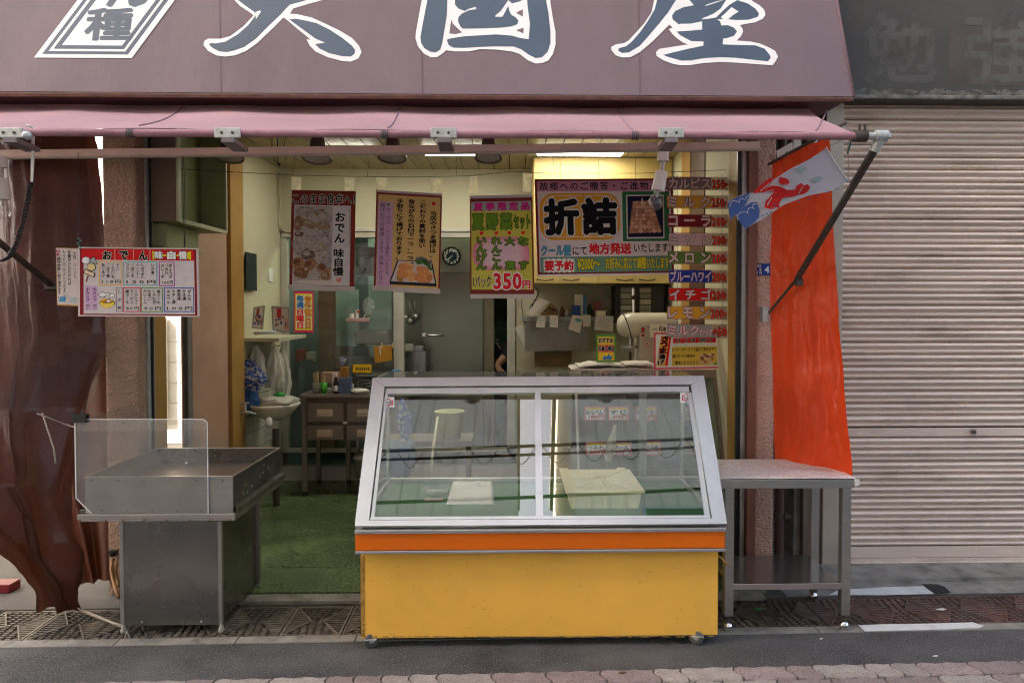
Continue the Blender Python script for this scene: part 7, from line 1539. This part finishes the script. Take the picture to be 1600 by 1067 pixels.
# papers pinned on the cream wall right of the door frame and on the frame itself
for i, (x0, y0, x1, y1, lb) in enumerate(((809, 470, 815, 482, 'tiny dark edged card on the cream wall by the door frame'), (1045, 455, 1058, 470, 'small card on the dark rack right end'), (943, 452, 957, 466, 'faded slip on the wall under the cupboard'))):
    slab('wall_slip', [(x0, y0), (x1, y0), (x1, y1), (x0, y1)], 6.92, mat('faded_slip', (.42, .38, .28), .7), lb, 'paper', .002, lines(x0+1, y0+2, x1-1, 3))
# folded towels, bottles on the shelf under the cupboard
for i, (x, h, r, c_, lb) in enumerate(((921, 20, .022, (.03, .10, .04), 'small green bottle on the grey shelf'), (950, 15, .025, (.35, .30, .20), 'tan spice pot on the grey shelf'), (878, 17, .022, (.12, .05, .02), 'small brown bottle on the grey shelf'), (886, 12, .028, (.45, .43, .40), 'short white pot on the grey shelf'))):
    c = P(x, 495, 6.75); hh = h/F*6.75; m = MB(); m.lathe([(0, 0), (r, 0), (r*1.02, hh*.65), (r*.5, hh*.85), (r*.5, hh), (0, hh)], c, None, 14); m.build('bottle', mat('bottle_%d' % i, c_, .3), None, lb, 'bottle')
m = MB(); m.tube([P(830, 486, 6.9), P(833, 474, 6.85), P(840, 462, 6.85), P(842, 455, 6.85), P(836, 450, 6.85)], .006, None, 6); m.tube([P(826, 492, 6.85), P(829, 478, 6.85), P(838, 468, 6.85)], .004, None, 6); m.build('black_cable', BPLAS, None, 'black cable looping down behind the white paper pack', 'cable')
m = MB(); m.tube([P(814, 446, 6.8), P(815, 475, 6.8), P(818, 500, 6.8), P(824, 513, 6.8)], .006, None, 6); m.build('wall_cable', mat('grey_cable', (.25, .24, .22), .5), None, 'grey cable running down the cream wall beside the door frame', 'cable')
# utensils standing in the blue holder and things in the left window
for i, (x, y, c_, lb) in enumerate(((519, 583, (.5, .5, .45), 'whisk handle'), (545, 585, (.05, .05, .05), 'black spatula'))):
    m = MB(); m.tube([P(x, 612, 6.47), P(x+1.5, y, 6.47)], .006, None, 6); m.build('utensil', mat('utensil_%d' % i, c_, .4), None, lb+' standing on the drawer cabinet', 'utensil')
# a wall socket, conduit and thermometer on the left tiled wall
m = MB(); a = P(421, 430, 6.7); m.box(XL+.001, XL+.014, 6.62, 6.72, a.z-.06, a.z+.06, None, .004); m.build('wall_socket', WHITE, None, 'small white switch plate on the left wall above the shelf', 'switch')
m = MB(); m.tube([(XL+.02, 6.9, 2.95), (XL+.02, 6.9, 2.45), (XL+.05, 6.95, 2.40), (XL+.30, 6.97, 2.385), (-1.0, 6.97, 2.39)], .008, None, 8); m.build('conduit', mat('cream_conduit', (.45, .41, .28), .5), None, 'thin cream conduit running down the corner and along the window head', 'conduit')
# crate and bin behind the counter glass, seen dimly
boxy('blue_crate', (592, 700, 640, 745), 5.0, .3, mat('dim_blue_crate', (.05, .09, .16), .5), 'dull blue crate on the floor behind the display counter', 'crate', .01)
hb = [(628, 640), (634, 655), (639, 668), (637, 684)]
hbag(((628, 622), [3, 6, 9, 10, 8, 5], (634, 690)), 5.15, mat('blue_white_bag', (.12, .20, .48), .4, trans=.3, bump=.5, bs=30, bd=.02, speck=((.55, .57, .6), 42, .52)), 'blue and white bag hanging behind the left counter glass', seed=14)
hbag(((962, 664), [2, 4, 6, 7, 6, 4], (950, 722)), 4.62, PB, 'clear twisted bag hanging before the rear display case', seed=16)
